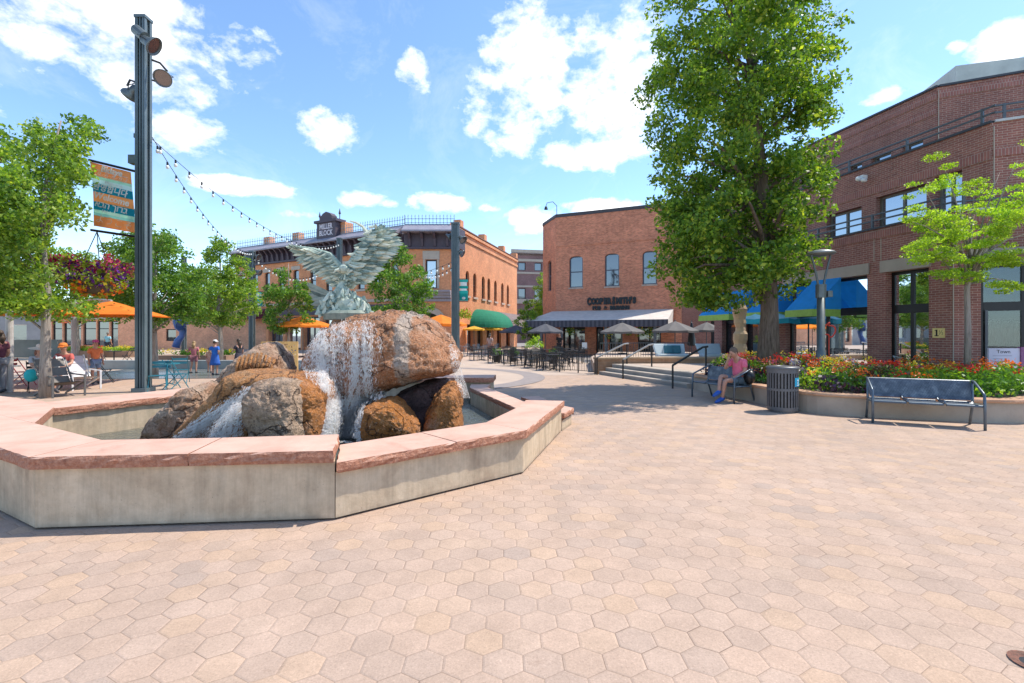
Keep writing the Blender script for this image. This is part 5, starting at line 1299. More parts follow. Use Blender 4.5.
# ================================================================== POLES, LAMPS, BANNERS
POLEM = pm('pole_paint', (.13, .165, .175), (.10, .135, .145), 3, .45, metal=.2); LAMPG = flat('lamp_grey', (.13, .15, .15), .4, .4); BULB = flat('bulb_white', (.9, .88, .8), .2)
LENS = glass('lens', (.10, .06, .05), .1)
def flood(par, p, d, s=.3):
    """bell shaped floodlight at p pointing along d, with its yoke"""
    p = Vector(p); d = Vector(d).normalized(); q = d.to_track_quat('Z', 'Y').to_matrix().to_4x4(); q.translation = p
    m = MB(q); m.lathe((0, 0, 0), [(0, -.55*s), (.35*s, -.5*s), (.42*s, -.1*s), (.5*s, .1*s), (.75*s, .35*s), (.8*s, .55*s), (.7*s, .52*s), (.68*s, .4*s)], 18)
    f = m.build('floodlight', LAMPG, par, smooth=True)
    m = MB(q); m.lathe((0, 0, 0), [(0, .42*s), (.69*s, .42*s)], 18); m.build('lens', LENS, f)
    m = MB(q); m.tube([(.5*s, 0, 0), (.62*s, 0, -.4*s), (.3*s, 0, -.85*s), (-.3*s, 0, -.85*s), (-.62*s, 0, -.4*s), (-.5*s, 0, 0)], .04*s, 6); m.build('yoke', BLACKM, f)
def tall_pole(label, x, y, H, w=.44, group='tall fluted light poles'):
    t = thing('light_pole', label, 'light pole', (x, y, 0), 0, group)
    m = MB(); k = w/2
    m.box(x-k*.62, x+k*.62, y-k*.62, y+k*.62, 0, H-.1)
    for sx in (-1, 1):
        for sy in (-1, 1): m.box(x+sx*k-(.12*w if sx > 0 else -.0), x+sx*k+(0 if sx > 0 else .12*w), y+sy*k-(.3*w if sy > 0 else 0), y+sy*k+(0 if sy > 0 else .3*w), 0, H-.08); m.box(x+sx*k*.55-.06*w, x+sx*k*.55+.06*w, y+sy*k-(.1*w if sy > 0 else 0), y+sy*k+(0 if sy > 0 else .1*w), 0, H-.08)
        m.box(x-.05*w, x+.05*w, y+sx*k*.98-(.36*w if sx > 0 else 0), y+sx*k*.98+(0 if sx > 0 else .36*w), 0, H-.08)
    m.build('shaft', POLEM, t)
    m = MB(); m.box(x-k-.02, x+k+.02, y-k-.02, y+k+.02, H-.08, H); m.build('cap', POLEM, t)
    m = MB(); m.box(x-k-.06, x+k+.06, y-k-.06, y+k+.06, 0, .12); m.build('base_plate', POLEM, t)
    return t
X1, Y1 = at(143.5, 13.9), 13.9; H1 = zat(17.5, Y1)
p1 = tall_pole('tallest nearest light pole, striped welcome banner on its left side', X1, Y1, H1, .285)
P1 = lambda px, py, dy=0: Vector((at(px, Y1), Y1+dy, zat(py, Y1)))
m = MB(); a, b = P1(144, 36, -.3), P1(164, 53, -.4); m.tube([a, a.lerp(b, .5)], .14, 12); m.build('lamp_arm', LAMPG, p1)
flood(p1, P1(158, 50, -.35), (.85, .15, -.55), .33); flood(p1, P1(167, 79, -.1), (.2, -.75, -.6), .30); flood(p1, P1(131, 90, .1), (-.8, .3, -.65), .32)
m = MB(); m.tube([P1(152, 60), P1(160, 63), P1(167, 71)], .03, 6); m.tube([P1(152, 80), P1(160, 83)], .025, 6); m.tube([P1(135, 82), P1(130, 80), P1(127, 86)], .03, 6)
m.build('lamp_bracket', BLACKM, p1)
for i, (px, py, s) in enumerate(((136.5, 136, .10), (134, 160, .2), (138, 212, .12))): c = P1(px, py); m = MB(); m.cb(c, s, s, s*1.2); m.build('control_box', LAMPG, p1)
m = MB(); m.tube([P1(89, 160), P1(138, 172)], .035, 8); m.build('banner_arm', BLACKM, p1); m = MB(); m.tube([P1(91, 230), P1(138, 237)], .035, 8); m.build('banner_arm', BLACKM, p1)
px_ = tall_pole('tall light pole just outside the left edge, only its floodlight in view', at(-15, Y1), Y1, H1, .285)
flood(px_, P1(1, 157, -.2), (.5, -.3, -.8), .26); m = MB(); m.tube([P1(-15, 150), P1(-4, 150), P1(1, 153, -.2)], .03, 6); m.build('lamp_bracket', BLACKM, px_)
# banner: striped cloth hung between the two arms
bt = thing('banner', 'orange and teal welcome banner hanging from the tallest pole', 'banner', tuple(P1(112, 200)))
tl_, tr_, bl_, br_ = P1(90, 161.5), P1(131.5, 172.5), P1(94.5, 226), P1(134, 232.5)
def bpnt(u, v, o=0): # u 0..1 left-right, v 0..1 top-bottom
    q = tl_.lerp(tr_, u).lerp(bl_.lerp(br_, u), v); return q+Vector((0, .035*math.sin(u*5+v*4)-o, 0))
cols = [(0, .20, (.82, .42, .20)), (.20, .245, (.50, .72, .60)), (.245, .32, (.62, .80, .72)), (.32, .455, (.02, .34, .42)), (.455, .61, (.84, .44, .20)), (.61, .735, (.02, .34, .42)), (.735, .785, (.55, .75, .62)), (.785, .83, (.40, .66, .60)), (.83, 1.0, (.80, .40, .17))]
for i, (a, b, c) in enumerate(cols):
    m = MB(); N = 10
    for j in range(N):
        u0, u1 = j/N, (j+1)/N
        vs = [bpnt(u, v, o) for o in (0, -.012) for u, v in ((u0, a), (u1, a), (u1, b), (u0, b))]
        m.add(vs, [(0, 1, 2, 3), (7, 6, 5, 4), (0, 4, 5, 1), (3, 2, 6, 7)])
    m.build('banner_stripe', cloth('banner_%d' % i, tuple(min(.97, x*1.3) for x in c), .6), bt)
BWH = cloth('banner_white', (.95, .93, .88), .4)
def btext(s, v, size, u=.5, mt=None, ws=1, bold=0.0):
    o = bpnt(u, v, .02); d = (tr_-tl_).normalized(); d = Vector((d.x, 0, d.z)).normalized(); up = Vector((-d.z, 0, d.x))
    T = Matrix(((d.x, up.x, 0, o.x), (0, 0, -1, o.y-.04), (d.z, up.z, 0, o.z), (0, 0, 0, 1)))
    text(s, size, T, mt or BWH, bt, 'lettering', .003, wscale=ws, bold=bold)
btext('Bidaye', .115, .24, .54, bold=.008); btext('ᐊᐃᓐᖓᐃ', .185, .18, .5, bold=.006)
btext('Welcome', .31, .15, .6, BWH, .9); btext('환영합니다', .425, .22, .5, bold=.005); btext('Welcome', .57, .26, .52, bold=.007); btext('אבה ךורב', .70, .24, .5, bold=.004)
btext('Welcome', .785, .14, .5, BWH); btext('ようこそ', .945, .27, .52, mt=flat('banner_pale', (.86, .62, .42), .7))
# hanging flower basket below the banner
hb = thing('hanging_basket', 'big hanging basket of pink, purple and orange flowers below the welcome banner', 'hanging basket', tuple(P1(97, 275)))
cl = []; rr = random.Random(31)
for k in range(60):
    a = rr.uniform(0, 6.28); u = rr.random()**.5; dz = rr.uniform(-.75, .32)
    r = 1.0*u*(1 if dz > -.35 else .75-.5*(-dz-.35)); cl.append((P1(96, 270).x+r*math.cos(a), Y1+r*math.sin(a)*.9, P1(96, 270).z+dz*(1-.3*u), .2))
leaf_cloud('foliage', cl, 46, .09, leafmat('lf_basket', (.18, .30, .03), (.45, .52, .06), None, .5), 1, hb)
for k, (c, f_) in enumerate((('magenta', lambda q: q[2] > P1(0, 268).z-.1), ('purple', lambda q: abs(q[2]-P1(0, 275).z) < .3), ('orange', lambda q: q[2] < P1(0, 285).z), ('pink', lambda q: q[2] > P1(0, 262).z or q[0] > P1(118, 0).x), ('yellow', lambda q: q[2] < P1(0, 280).z))):
    sub = [(x, y, z, .22) for x, y, z, _ in cl if f_((x, y, z))]
    if sub: leaf_cloud('flowers', sub, 24 if c != 'yellow' else 9, .12, FLW[c], k, hb)['kind'] = 'stuff'
m = MB(); m.lathe(P1(97, 285), [(0, -.3), (.35, -.22), (.55, .05), (.5, .05)], 14); m.build('basket', flat('basket_brown', (.12, .08, .05), .9), hb)
m = MB(); top = P1(97, 231.5)
for a in (0, 2.1, 4.2): m.tube([top, P1(97, 282)+Vector((.5*math.cos(a), .5*math.sin(a), 0))], .012, 5)
m.build('chain', BLACKM, hb)
# further poles
X2, Y2 = at(455.5, 26), 26; p2 = tall_pole('slim light pole right of the largest boulder with a teal banner', X2, Y2, zat(223, Y2), .40)
P2 = lambda px, py, dy=0: Vector((at(px, Y2), Y2+dy, zat(py, Y2)))
flood(p2, P2(462, 239, -.1), (.6, -.4, -.6), .3); flood(p2, P2(461, 253, -.1), (.8, -.2, -.5), .26); flood(p2, P2(450, 236, 0), (-.8, 0, -.5), .26)
m = MB(); m.tube([P2(455, 237), P2(461, 238)], .03, 6); m.tube([P2(455, 251), P2(461, 252)], .03, 6); m.build('lamp_bracket', BLACKM, p2)
X3, Y3 = at(252, 34.5), 34.5; p3 = tall_pole('distant grey light pole left of the bird sculpture with a teal banner', X3, Y3, zat(251, Y3), .32)
P3 = lambda px, py, dy=0: Vector((at(px, Y3), Y3+dy, zat(py, Y3)))
for px, py, d in ((248, 258, (-.8, 0, -.3)), (257, 257, (.8, -.2, -.3)), (258, 272, (.8, 0, -.4)), (247, 263, (-.8, -.3, -.2))): flood(p3, P3(px, py), d, .32)
X4, Y4 = at(339.5, 38), 38; p4 = tall_pole('distant light pole standing directly behind the bird sculpture', X4, Y4, zat(238, Y4), .34)
X5, Y5 = at(184, 40), 40; p5 = tall_pole('distant light pole half hidden by trees above the blue sculpture', X5, Y5, zat(257, Y5), .28)
TEAL = [(.02, .48, .42), (.05, .62, .55), (.9, .95, .92), (.02, .42, .40)]
def small_banner(label, P, px0, px1, py0, py1, par_y):
    t = thing('banner', label, 'banner', tuple(P((px0+px1)/2, (py0+py1)/2)), 0, 'teal banners on the far poles')
    bands = [(0, .12, 1), (.12, .3, 2), (.3, .42, 0), (.42, .52, 2), (.52, .66, 1), (.66, .74, 0), (.74, 1, 3)]
    for a, b, c in bands:
        z0, z1 = py0+(py1-py0)*a, py0+(py1-py0)*b; m = MB(); A, B = P(px0+(.8 if c == 2 else 0), z0), P(px1-(1.2 if c == 2 else 0), z1); m.box(A.x, B.x, par_y-.012, par_y+.012, B.z, A.z); m.build('banner_stripe', cloth('teal_%d' % c, TEAL[c], .4), t)
    m = MB(); A = P(px0-3, py0-.5); B = P(px1+.5, py0-.5); m.tube([A, B], .02, 6); m.build('banner_arm', BLACKM, t); m = MB(); A = P(px0-3, py1+.7); B = P(px1+.5, py1+.7); m.tube([A, B], .02, 6); m.build('banner_arm', BLACKM, t)
    m = MB(); c_ = P((px0+px1)/2, py0+(py1-py0)*.87); m.ball((c_.x, par_y-.03, c_.z), .1, .02, .07); m.build('emblem', BWH, t)
small_banner('teal banner on the slim pole right of the largest boulder', P2, 459.5, 468, 279.5, 301, Y2)
small_banner('teal banner on the distant pole left of the bird sculpture', P3, 255.5, 262.5, 292, 306, Y3)
fb = thing('hanging_basket', 'small flower basket hanging on the slim pole before the brick side wall', 'hanging basket', tuple(P2(465, 313)))
leaf_cloud('foliage', [(*P2(465, 313), .35), (*P2(468, 316), .25), (*P2(461, 315), .25)], 110, .1, leafmat('lf_basket', (.10, .2, .02), (.28, .36, .04), None, .4), 2, fb)
leaf_cloud('flowers', [(*P2(465, 313), .38)], 50, .09, FLW['orange'], 3, fb)['kind'] = 'stuff'
# string lights
def strings(label, a, b, sag, n, r=.05):
    a, b = Vector(a), Vector(b); t = thing('string_lights', label, 'string lights', tuple(a), 0, 'strings of white bulbs over the square')
    pt = lambda k: a.lerp(b, k)+Vector((0, 0, -sag*4*k*(1-k)))
    m = MB(); m.tube([pt(i/24) for i in range(25)], .011, 4); m.build('cable', BLACKM, t)
    proto = None
    for i in range(n):
        k = (i+.5)/n; q = pt(k)
        if proto is None:
            s = MB(); s.tube([(0, 0, 0), (0, 0, -.10)], .028, 6); so_ = s.build('bulb_socket', BLACKM, None); so_.parent = t; so_.location = q-a
            g2 = MB(); g2.ball((0, 0, -.16), r, r, r*1.25, 8, 5); bo = g2.build('bulb', BULB, None, smooth=True); bo.parent = so_; proto = (so_, bo)
        else:
            s2 = proto[0].copy(); b2 = proto[1].copy(); C.objects.link(s2); C.objects.link(b2); s2.parent = t; s2.location = q-a; b2.parent = s2
strings('string of bulbs from the tallest pole down to the distant left pole, lower strand', P1(152, 137), P3(252, 252), .9, 22)
strings('string of bulbs from the tallest pole towards the pole behind the bird, upper strand', P1(152, 139), Vector((X4, Y4, zat(243, Y4))), 1.3, 30)
strings('string of bulbs dipping between the distant left pole and the pole behind the bird', P3(253, 256), (X4, Y4, zat(258, Y4)), 1.6, 26, .06)
strings('string of bulbs from the pole behind the bird to the slim pole at right', (X4, Y4, zat(262, Y4)), P2(452, 262), 1.0, 26, .06)
strings('string of bulbs across the trees left of the distant left pole', (X5, Y5, zat(270, Y5)), P3(250, 272), 1.1, 22, .06)
strings('string of bulbs in front of the leaves behind the tallest pole', (at(150, 30), 30, zat(283, 30)), P3(250, 268), .9, 22, .055)
strings('string of bulbs running from the slim pole back to the corner window', P2(459, 262), (at(418, 42), 42, zat(272, 42)), .5, 12, .06)
# garden lamp by the flower bed
gl = thing('street_lamp', 'grey post lamp with forked arms and a disc top in the flower bed', 'street lamp', (8.1, 12.8, .4))
PL = lambda px, py, dy=0: Vector((at(px, 12.8), 12.8+dy, zat(py, 12.8)))
m = MB(); m.tube([(8.12, 12.8, .4), (8.12, 12.8, 1.2), (8.12, 12.8, 1.22), (8.12, 12.8, 2.75)], [.125, .12, .10, .095], 16); m.build('post', LAMPG, gl, smooth=True)
m = MB(); m.tube([(8.12, 12.8, 2.6), (8.12, 12.8, 2.95)], .125, 14); m.cb((8.3, 12.75, 2.7), .12, .12, .16); m.build('collar', LAMPG, gl)
for s in (-1, 1): m = MB(); m.tube([(8.12+s*.06, 12.8, 2.85), (8.12+s*.12, 12.8, 3.2), (8.12+s*.25, 12.8, 3.72)], .028, 8); m.build('arm', LAMPG, gl)
m = MB(); m.lathe((8.12, 12.8, 3.72), [(0, -.02), (.12, -.02), (.32, .02), (.345, .05), (.3, .09), (.16, .13), (.05, .15), (0, .15)], 24); m.build('lamp_head', pm('lamp_pale', (.33, .34, .33), None, 3, .4, metal=.4), gl, smooth=True)

# ================================================================== UMBRELLAS
def umbrella(label, x, y, apex, edge, r, mat, n=8, z0=0, rz=.2, val=.12, cat='umbrella', group=None, name='patio_umbrella', vmat=None):
    t = thing(name, label, cat, (x, y, z0), 0, group); m = MB(); vs = [(x, y, apex)]; fs = []
    rings = ((.35, .0), (.7, .01), (1.0, 0))
    for q, bulge in rings:
        for k in range(n*2):
            th = rz+math.pi*k/n; rad = r*q*(1 if k % 2 == 0 else math.cos(math.pi/n)*.985); sagk = 0 if k % 2 == 0 else -.03*q
            vs.append((x+rad*math.cos(th), y+rad*math.sin(th), apex+(edge-apex)*q**1.08+sagk))
    N = n*2
    for k in range(N): fs.append((0, 1+k, 1+(k+1) % N))
    for a in range(2):
        for k in range(N): fs.append((1+a*N+k, 1+(a+1)*N+k, 1+(a+1)*N+(k+1) % N, 1+a*N+(k+1) % N))
    m.add(vs, fs)
    if val and not vmat:
        o = len(vs)-N; rim = vs[o:]; m.add(rim+[(a, b, c-val) for a, b, c in rim], [(k, (k+1) % N, N+(k+1) % N, N+k) for k in range(N)])
    cn = m.build('canopy', mat, t)
    if vmat:
        o = len(vs)-N; rim = vs[o:]; m = MB(); m.add(rim+[(a, b, c-val) for a, b, c in rim], [(k, (k+1) % N, N+(k+1) % N, N+k) for k in range(N)]); m.build('valance', vmat, cn)
    m = MB(); m.tube([(x, y, z0), (x, y, apex-.02)], .03, 8); m.build('pole', GREYM, t)
    m = MB(); m.ball((x, y, apex+.04), .04, .04, .06); m.build('finial', GREYM, t)
    m = MB(); m.lathe((x, y, z0), [(0, .08), (.25, .07), (.3, 0)], 16); m.build('base', BLACKM, t)
    m = MB()
    for k in range(n): th = rz+2*math.pi*k/n; m.bar((x, y, apex-.1), (x+r*.97*math.cos(th), y+r*.97*math.sin(th), edge-.03), .018)
    m.build('ribs', BLACKM, t)
    return t
ORG = cloth('orange_canvas', (.88, .25, .02), .3); GRC = pm('charcoal_canvas', (.085, .085, .095), (.07, .07, .08), 1.5, .85); TAU = pm('taupe_umbrella', (.15, .135, .125), (.12, .11, .10), 1.5, .85); YEL = cloth('yellow_canvas', (.82, .48, .05), .3)
def um(label, pxa, pya, pye, pxw, Y, mat, z0=0, group=None, n=8, **k):
    umbrella(label, at(pxa, Y), Y, zat(pya, Y), zat(pye, Y), pxw/2*Y/F, mat, n, z0, group=group, **k)
um('orange umbrella standing left behind the largest boulder', 303, 316, 325.5, 58, 35, ORG, group='orange umbrellas')
um('orange umbrella standing right behind the largest boulder', 441, 314.5, 324, 52, 33, ORG, group='orange umbrellas')
um('nearest charcoal umbrella left of the pub awning', 545.5, 323.5, 331.5, 37, 34, GRC, group='charcoal patio umbrellas')
um('left charcoal umbrella of the overlapping pair near the green awning', 516, 325, 331.5, 34, 42, GRC, group='charcoal patio umbrellas')
um('charcoal umbrella between the leftmost and the nearest one', 530, 325, 332, 34, 39, GRC, group='charcoal patio umbrellas')
um('taupe umbrella on the terrace between the two pale handrails', 622, 322.5, 331.5, 46, 30, TAU, z0=.42, group='taupe terrace umbrellas')
um('middle taupe umbrella above the white terrace sofa', 675, 321, 330.5, 46, 29.5, TAU, z0=.42, group='taupe terrace umbrellas')
um('right taupe umbrella above the second terrace sofa', 706.5, 322, 330, 34, 31, TAU, z0=.42, group='taupe terrace umbrellas')
um('yellow umbrella under the left end of the green rounded awning', 474, 326, 329, 22, 46, YEL, group='yellow umbrellas')
um('yellow umbrella under the right end of the green rounded awning', 493, 326.5, 329, 20, 49, YEL, group='yellow umbrellas')
TLU = pm('teal_canvas', (.03, .42, .55), None, 2, .8); PLB = pm('pale_teal', (.40, .72, .74), None, 2, .8)
um('pale teal umbrella behind the trunk of the big tree', 768, 309, 319, 56, 19.2, PLB, vmat=TLU, val=.18)
Y = 30.5; m = MB(); cx = at(691.5, Y); m.lathe((cx, Y, .42), [(0, 2.0), (.05, 1.95), (.14, 1.5), (.22, 1.0), (.26, .55), (.2, .5), (0, .5)], 12, sx=1)
t = thing('patio_umbrella', 'closed black umbrella between two open taupe ones', 'umbrella', (cx, Y, .42)); m.build('canopy', BLACKM, t); m = MB(); m.tube([(cx, Y, .42), (cx, Y, 2.5)], .03, 8); m.build('pole', GREYM, t)
# two big square orange shade canopies at left
def canopy(label, x, y, hw, hd, z, zc, pole, rot=0):
    t = thing('shade_canopy', label, 'canopy', (x, y, 0), 0, 'orange shade canopies'); m = MB(); n = 8; vs = []; fs = []
    for th in (0, -.03):
        for j in range(n+1):
            for i in range(n+1):
                u, v = i/n*2-1, j/n*2-1; w2 = (1-max(abs(u), abs(v))); px_, py_ = u*hw*(1-.05*(1-v*v)*1), v*hd*(1-.05*(1-u*u)); c, s = math.cos(rot), math.sin(rot)
                vs.append((x+px_*c-py_*s, y+px_*s+py_*c, z+(zc-z)*w2**.9+th))
    N = n+1
    for o in (0, N*N):
        for j in range(n):
            for i in range(n): a = o+j*N+i; fs.append((a, a+1, a+N+1, a+N))
    m.add(vs, fs); m.build('canopy', ORG, t)
    px_, py_ = pole; m = MB(); m.tube([(px_, py_, 0), (px_, py_, zc+.1)], .085, 14); m.build('mast', flat('pale_mast', (.50, .46, .43), .5), t)
    m = MB(); m.tube([(px_, py_, zc+.0), ((px_+x)/2, (py_+y)/2, zc+.12), (x, y, zc+.02)], .035, 8); m.tube([(px_, py_, zc-.25), ((px_+x)/2, (py_+y)/2, zc-.05), (x, y, zc+.02)], .03, 8); m.build('arm', flat('pale_mast', (.50, .46, .43), .5), t)
    m = MB()
    for a in (-1, 1):
        for b_ in (-1, 1):
            c, s = math.cos(rot), math.sin(rot); m.bar((x, y, zc-.05), (x+a*hw*c-b_*hd*s, y+a*hw*s+b_*hd*c, z-.05), .03)
    m.build('ribs', BLACKM, t)
canopy('orange shade canopy right of the slim left tree trunk', at(104, 16), 16.3, 1.3, 1.3, 2.27, 2.75, (at(74, 18), 18), .3)
canopy('orange shade canopy cut by the left edge with a pale mast', at(2, 15.6), 15.9, 1.6, 1.5, 2.3, 2.65, (at(9.5, 13.8), 13.8), .2)

# ================================================================== FURNITURE
def folding_chair(label, col, x, y, rz, z0=0, group=None):
    """cafe chair: slatted seat and back on crossed legs; local front is -y"""
    t = thing('folding_chair', label, 'chair', (0, 0, 0), 0, group); M_ = flat('chair_%02x%02x%02x' % tuple(int(c*255) for c in col), col, .5)
    m = MB()
    for k in range(6): m.box(-.2, .2, -.19+k*.066, -.145+k*.066, .44, .455)
    m.build('seat', M_, t)
    m = MB(); 
    for z in (.66, .78): m.box(-.2, .2, .25, .262, z, z+.07)
    m.build('backrest', M_, t)
    for s in (-.21, .21):
        m = MB(); m.bar((s, -.26, 0), (s, .27, .88), .02); m.build('frame', M_, t)
        m = MB(); m.bar((s*.9, .28, 0), (s*.9, -.2, .45), .02); m.build('leg', M_, t)
    t.location = (x, y, z0); t.rotation_euler = (0, 0, rz); return t
def round_table(label, x, y, z0=0, r=.35, h=.72, col=(.05, .05, .055), group=None):
    t = thing('cafe_table', label, 'table', (0, 0, 0), 0, group); M_ = flat('table_%02x%02x%02x' % tuple(int(c*255) for c in col), col, .4, .3)
    m = MB(); m.lathe((0, 0, h), [(0, 0), (r, 0), (r, -.025), (0, -.025)], 24); m.build('tabletop', M_, t)
    m = MB(); m.tube([(0, 0, 0), (0, 0, h-.02)], .03, 8); m.build('post', M_, t)
    m = MB()
    for a in (0, 1.57, 3.14, 4.71): m.bar((0, 0, .1), (r*.75*math.cos(a+.5), r*.75*math.sin(a+.5), .01), .025)
    m.build('foot', M_, t); t.location = (x, y, z0); return t
def metal_chair(label, x, y, rz, group, col=(.018, .018, .022)):
    t = thing('metal_chair', label, 'chair', (0, 0, 0), 0, group); M_ = flat('mchair_%02x%02x%02x' % tuple(int(c*255) for c in col), col, .4, .2)
    m = MB(); m.box(-.22, .22, -.22, .2, .43, .45); m.build('seat', M_, t)
    m = MB(); 
    for k in range(7): m.bar((-.19+k*.063, .21, .46), (-.19+k*.063, .27, .84), .014)
    m.bar((-.22, .275, .86), (.22, .275, .86), .03); m.build('backrest', M_, t)
    for sx in (-.21, .21):
        for sy in (-.2, .2): m = MB(); m.bar((sx, sy*1.1, 0), (sx, sy, .44), .022); m.build('leg', M_, t)
        m = MB(); m.tube([(sx, -.2, .44), (sx*1.05, -.18, .65), (sx*1.05, .22, .68)], .012, 5); m.build('armrest', M_, t)
    t.location = (x, y, 0); t.rotation_euler = (0, 0, rz); return t
G1 = 'black metal chairs of the pub patio'; GT = 'round patio tables behind the black fence'
desc = ['by the fence corner nearest the steps', 'beside the nearest charcoal umbrella', 'at the left end of the black fence', 'in the middle of the patio', 'below the leftmost charcoal umbrella', 'close to the green planter tub', 'near the pub door', 'farthest left on the patio', 'just inside the second fence post', 'under the left end of the pub awning']
tabs = [(1.9, 22.3), (.7, 25.4), (-.6, 27.6), (2.3, 25.0), (.2, 30.5), (2.0, 29.5), (3.6, 31.5), (-1.9, 30.5), (1.35, 23.7), (3.4, 27.6)]
ch0 = tb0 = None; rr = random.Random(3); sidew = ['front left', 'front right', 'back right', 'back left']
for i, (x, y) in enumerate(tabs):
    lab = 'round black patio table '+desc[i]
    if tb0 is None: tb0 = round_table(lab, x, y, group=GT)
    else: dup(tb0, (x, y, 0), 0, lab)
    for k in range(4):
        a = math.pi/4+math.pi/2*k+rr.uniform(-.25, .25)-math.pi; cx_, cy_ = x+.62*math.cos(a), y+.62*math.sin(a)
        lab = f'black metal chair, {sidew[k]} of the table '+desc[i]; rz = a-math.pi/2+rr.uniform(-.3, .3)
        if ch0 is None: ch0 = metal_chair(lab, cx_, cy_, rz, G1)
        else: dup(ch0, (cx_, cy_, 0), rz, lab)
G2 = 'grey chairs by the green awning'; d2 = ['left of the slim pole', 'in front of the yellow umbrellas', 'right of the walking woman', 'nearest the corner door']
c2 = None
for i, (x, y) in enumerate(((-3.3, 36), (-1.95, 35.2), (-1.9, 39), (-4.4, 39))):
    t_ = round_table('small grey table '+d2[i], x, y, col=(.22, .24, .26), group='grey tables by the green awning')
    for k in range(3):
        a = .6+2.1*k; lab = 'grey metal chair, %s of the table %s' % (['back right', 'left', 'front'][k], d2[i])
        if c2 is None: c2 = metal_chair(lab, x+.65*math.cos(a), y+.65*math.sin(a), a-math.pi/2, G2, (.16, .19, .21))
        else: dup(c2, (x+.65*math.cos(a), y+.65*math.sin(a), 0), a-math.pi/2, lab)
tub = thing('plant_tub', 'stone tub of pale green plants among the patio tables', 'planter', (at(534.5, 28), 28, 0))
m = MB(); m.lathe((at(534.5, 28), 28, 0), [(0, 0), (.3, 0), (.42, .5), (.44, .78), (.38, .78), (.36, .7), (0, .7)], 18); m.build('tub', PALE, tub)
leaf_cloud('foliage', [(at(534.5, 28)+dx, 28, 1.05+dz, .3) for dx, dz in ((0, .12), (-.3, 0), (.3, 0), (.1, .3))], 110, .1, kinds['chartreuse'], 4, tub)
# black potted shrubs along the fence
for i, (px, py, Y) in enumerate(((497, 350, 28.5), (513, 349, 29), (553, 350, 27))):
    x = at(px, Y); t = thing('potted_plant', ['low pot plant at the left end of the patio fence', 'pot plant left of the stone tub', 'pot plant right of the stone tub'][i], 'pot plant', (x, Y, 0))
    m = MB(); m.lathe((x, Y, 0), [(0, 0), (.2, 0), (.27, .45), (0, .42)], 14); m.build('pot', BLACKM, t); leaf_cloud('foliage', [(x, Y, .65, .3), (x+.2, Y, .55, .22)], 90, .1, kinds['green'], i, t)
# terrace sofas
CUS = pm('pale_cushion', (.55, .60, .60), (.48, .54, .55), 2, .9); CUT = flat('teal_cushion', (.05, .16, .20), .9)
def sofa(label, px0, px1, Y, cush):
    x0, x1 = at(px0, Y), at(px1, Y); t = thing('sofa', label, 'sofa', ((x0+x1)/2, Y, .42), 0, 'sofas on the terrace')
    m = MB(); m.box(x0, x1, Y, Y+.75, .46, .62); m.build('frame', GREYM, t, bevel=.02)
    m = MB(); m.box(x0+.03, x1-.03, Y-.02, Y+.6, .622, .76); m.build('seat_cushion', CUS, t, bevel=.04)
    m = MB(); m.add([(x0+.02, Y+.5, .76), (x1-.02, Y+.5, .76), (x1+.03, Y+.78, 1.2), (x0-.03, Y+.78, 1.2), (x0+.02, Y+.68, .76), (x1-.02, Y+.68, .76), (x1+.03, Y+.92, 1.2), (x0-.03, Y+.92, 1.2)], [(0, 1, 2, 3), (7, 6, 5, 4), (0, 4, 5, 1), (3, 2, 6, 7), (0, 3, 7, 4), (1, 5, 6, 2)]); m.build('back_cushion', CUS, t, bevel=.04)
    for px_ in cush: xc = at(px_, Y); m = MB(); m.box(xc-.22, xc+.22, Y+.36, Y+.50, .77, 1.14, Matrix.Rotation(R(-18), 3, 'X')); m.build('pillow', CUT, t, bevel=.04)
sofa('pale corner sofa with teal pillows left on the terrace', 658.5, 690, 21.6, (672, 679)); sofa('pale sofa right on the terrace, left of the carved column', 703, 727, 21.8, ()); 
# stone column sculpture on a plinth
SND = pm('carved_sandstone', (.56, .40, .25), (.46, .31, .19), 2.5, .9, .6, 12, bdist=.04)
Y = 17.3; cx = at(740, Y); sc_ = thing('stone_column', 'carved tan sandstone column of stacked bulging blocks left of the big trunk', 'sculpture', (cx, Y, .4))
m = MB(); x0, x1 = at(727, Y), at(752, Y); m.box(x0, x1, Y-.35, Y+.45, .4, zat(355, Y)); m.build('plinth', SND, sc_, bevel=.04)
pf = [(0, 355, 0), (.19, 355, 0), (.24, 352, 0), (.24, 348, 0), (.18, 344, 0), (.23, 340, 0), (.25, 334, 0), (.19, 331, 0), (.18, 327, 0), (.22, 323, 0), (.20, 319, 0), (.24, 313, 0), (.26, 309, 0), (.18, 305, 0), (0, 304, 0)]
m = MB(); m.lathe((cx, Y, 0), [(r, zat(py, Y)) for r, py, _ in pf], 9, sy=.8)
m.v = [v+Vector((.05*noise.noise(v*2), .05*noise.noise(v*2+Vector((5, 0, 0))), 0)) for v in m.v]; m.build('column', SND, sc_, smooth=False)
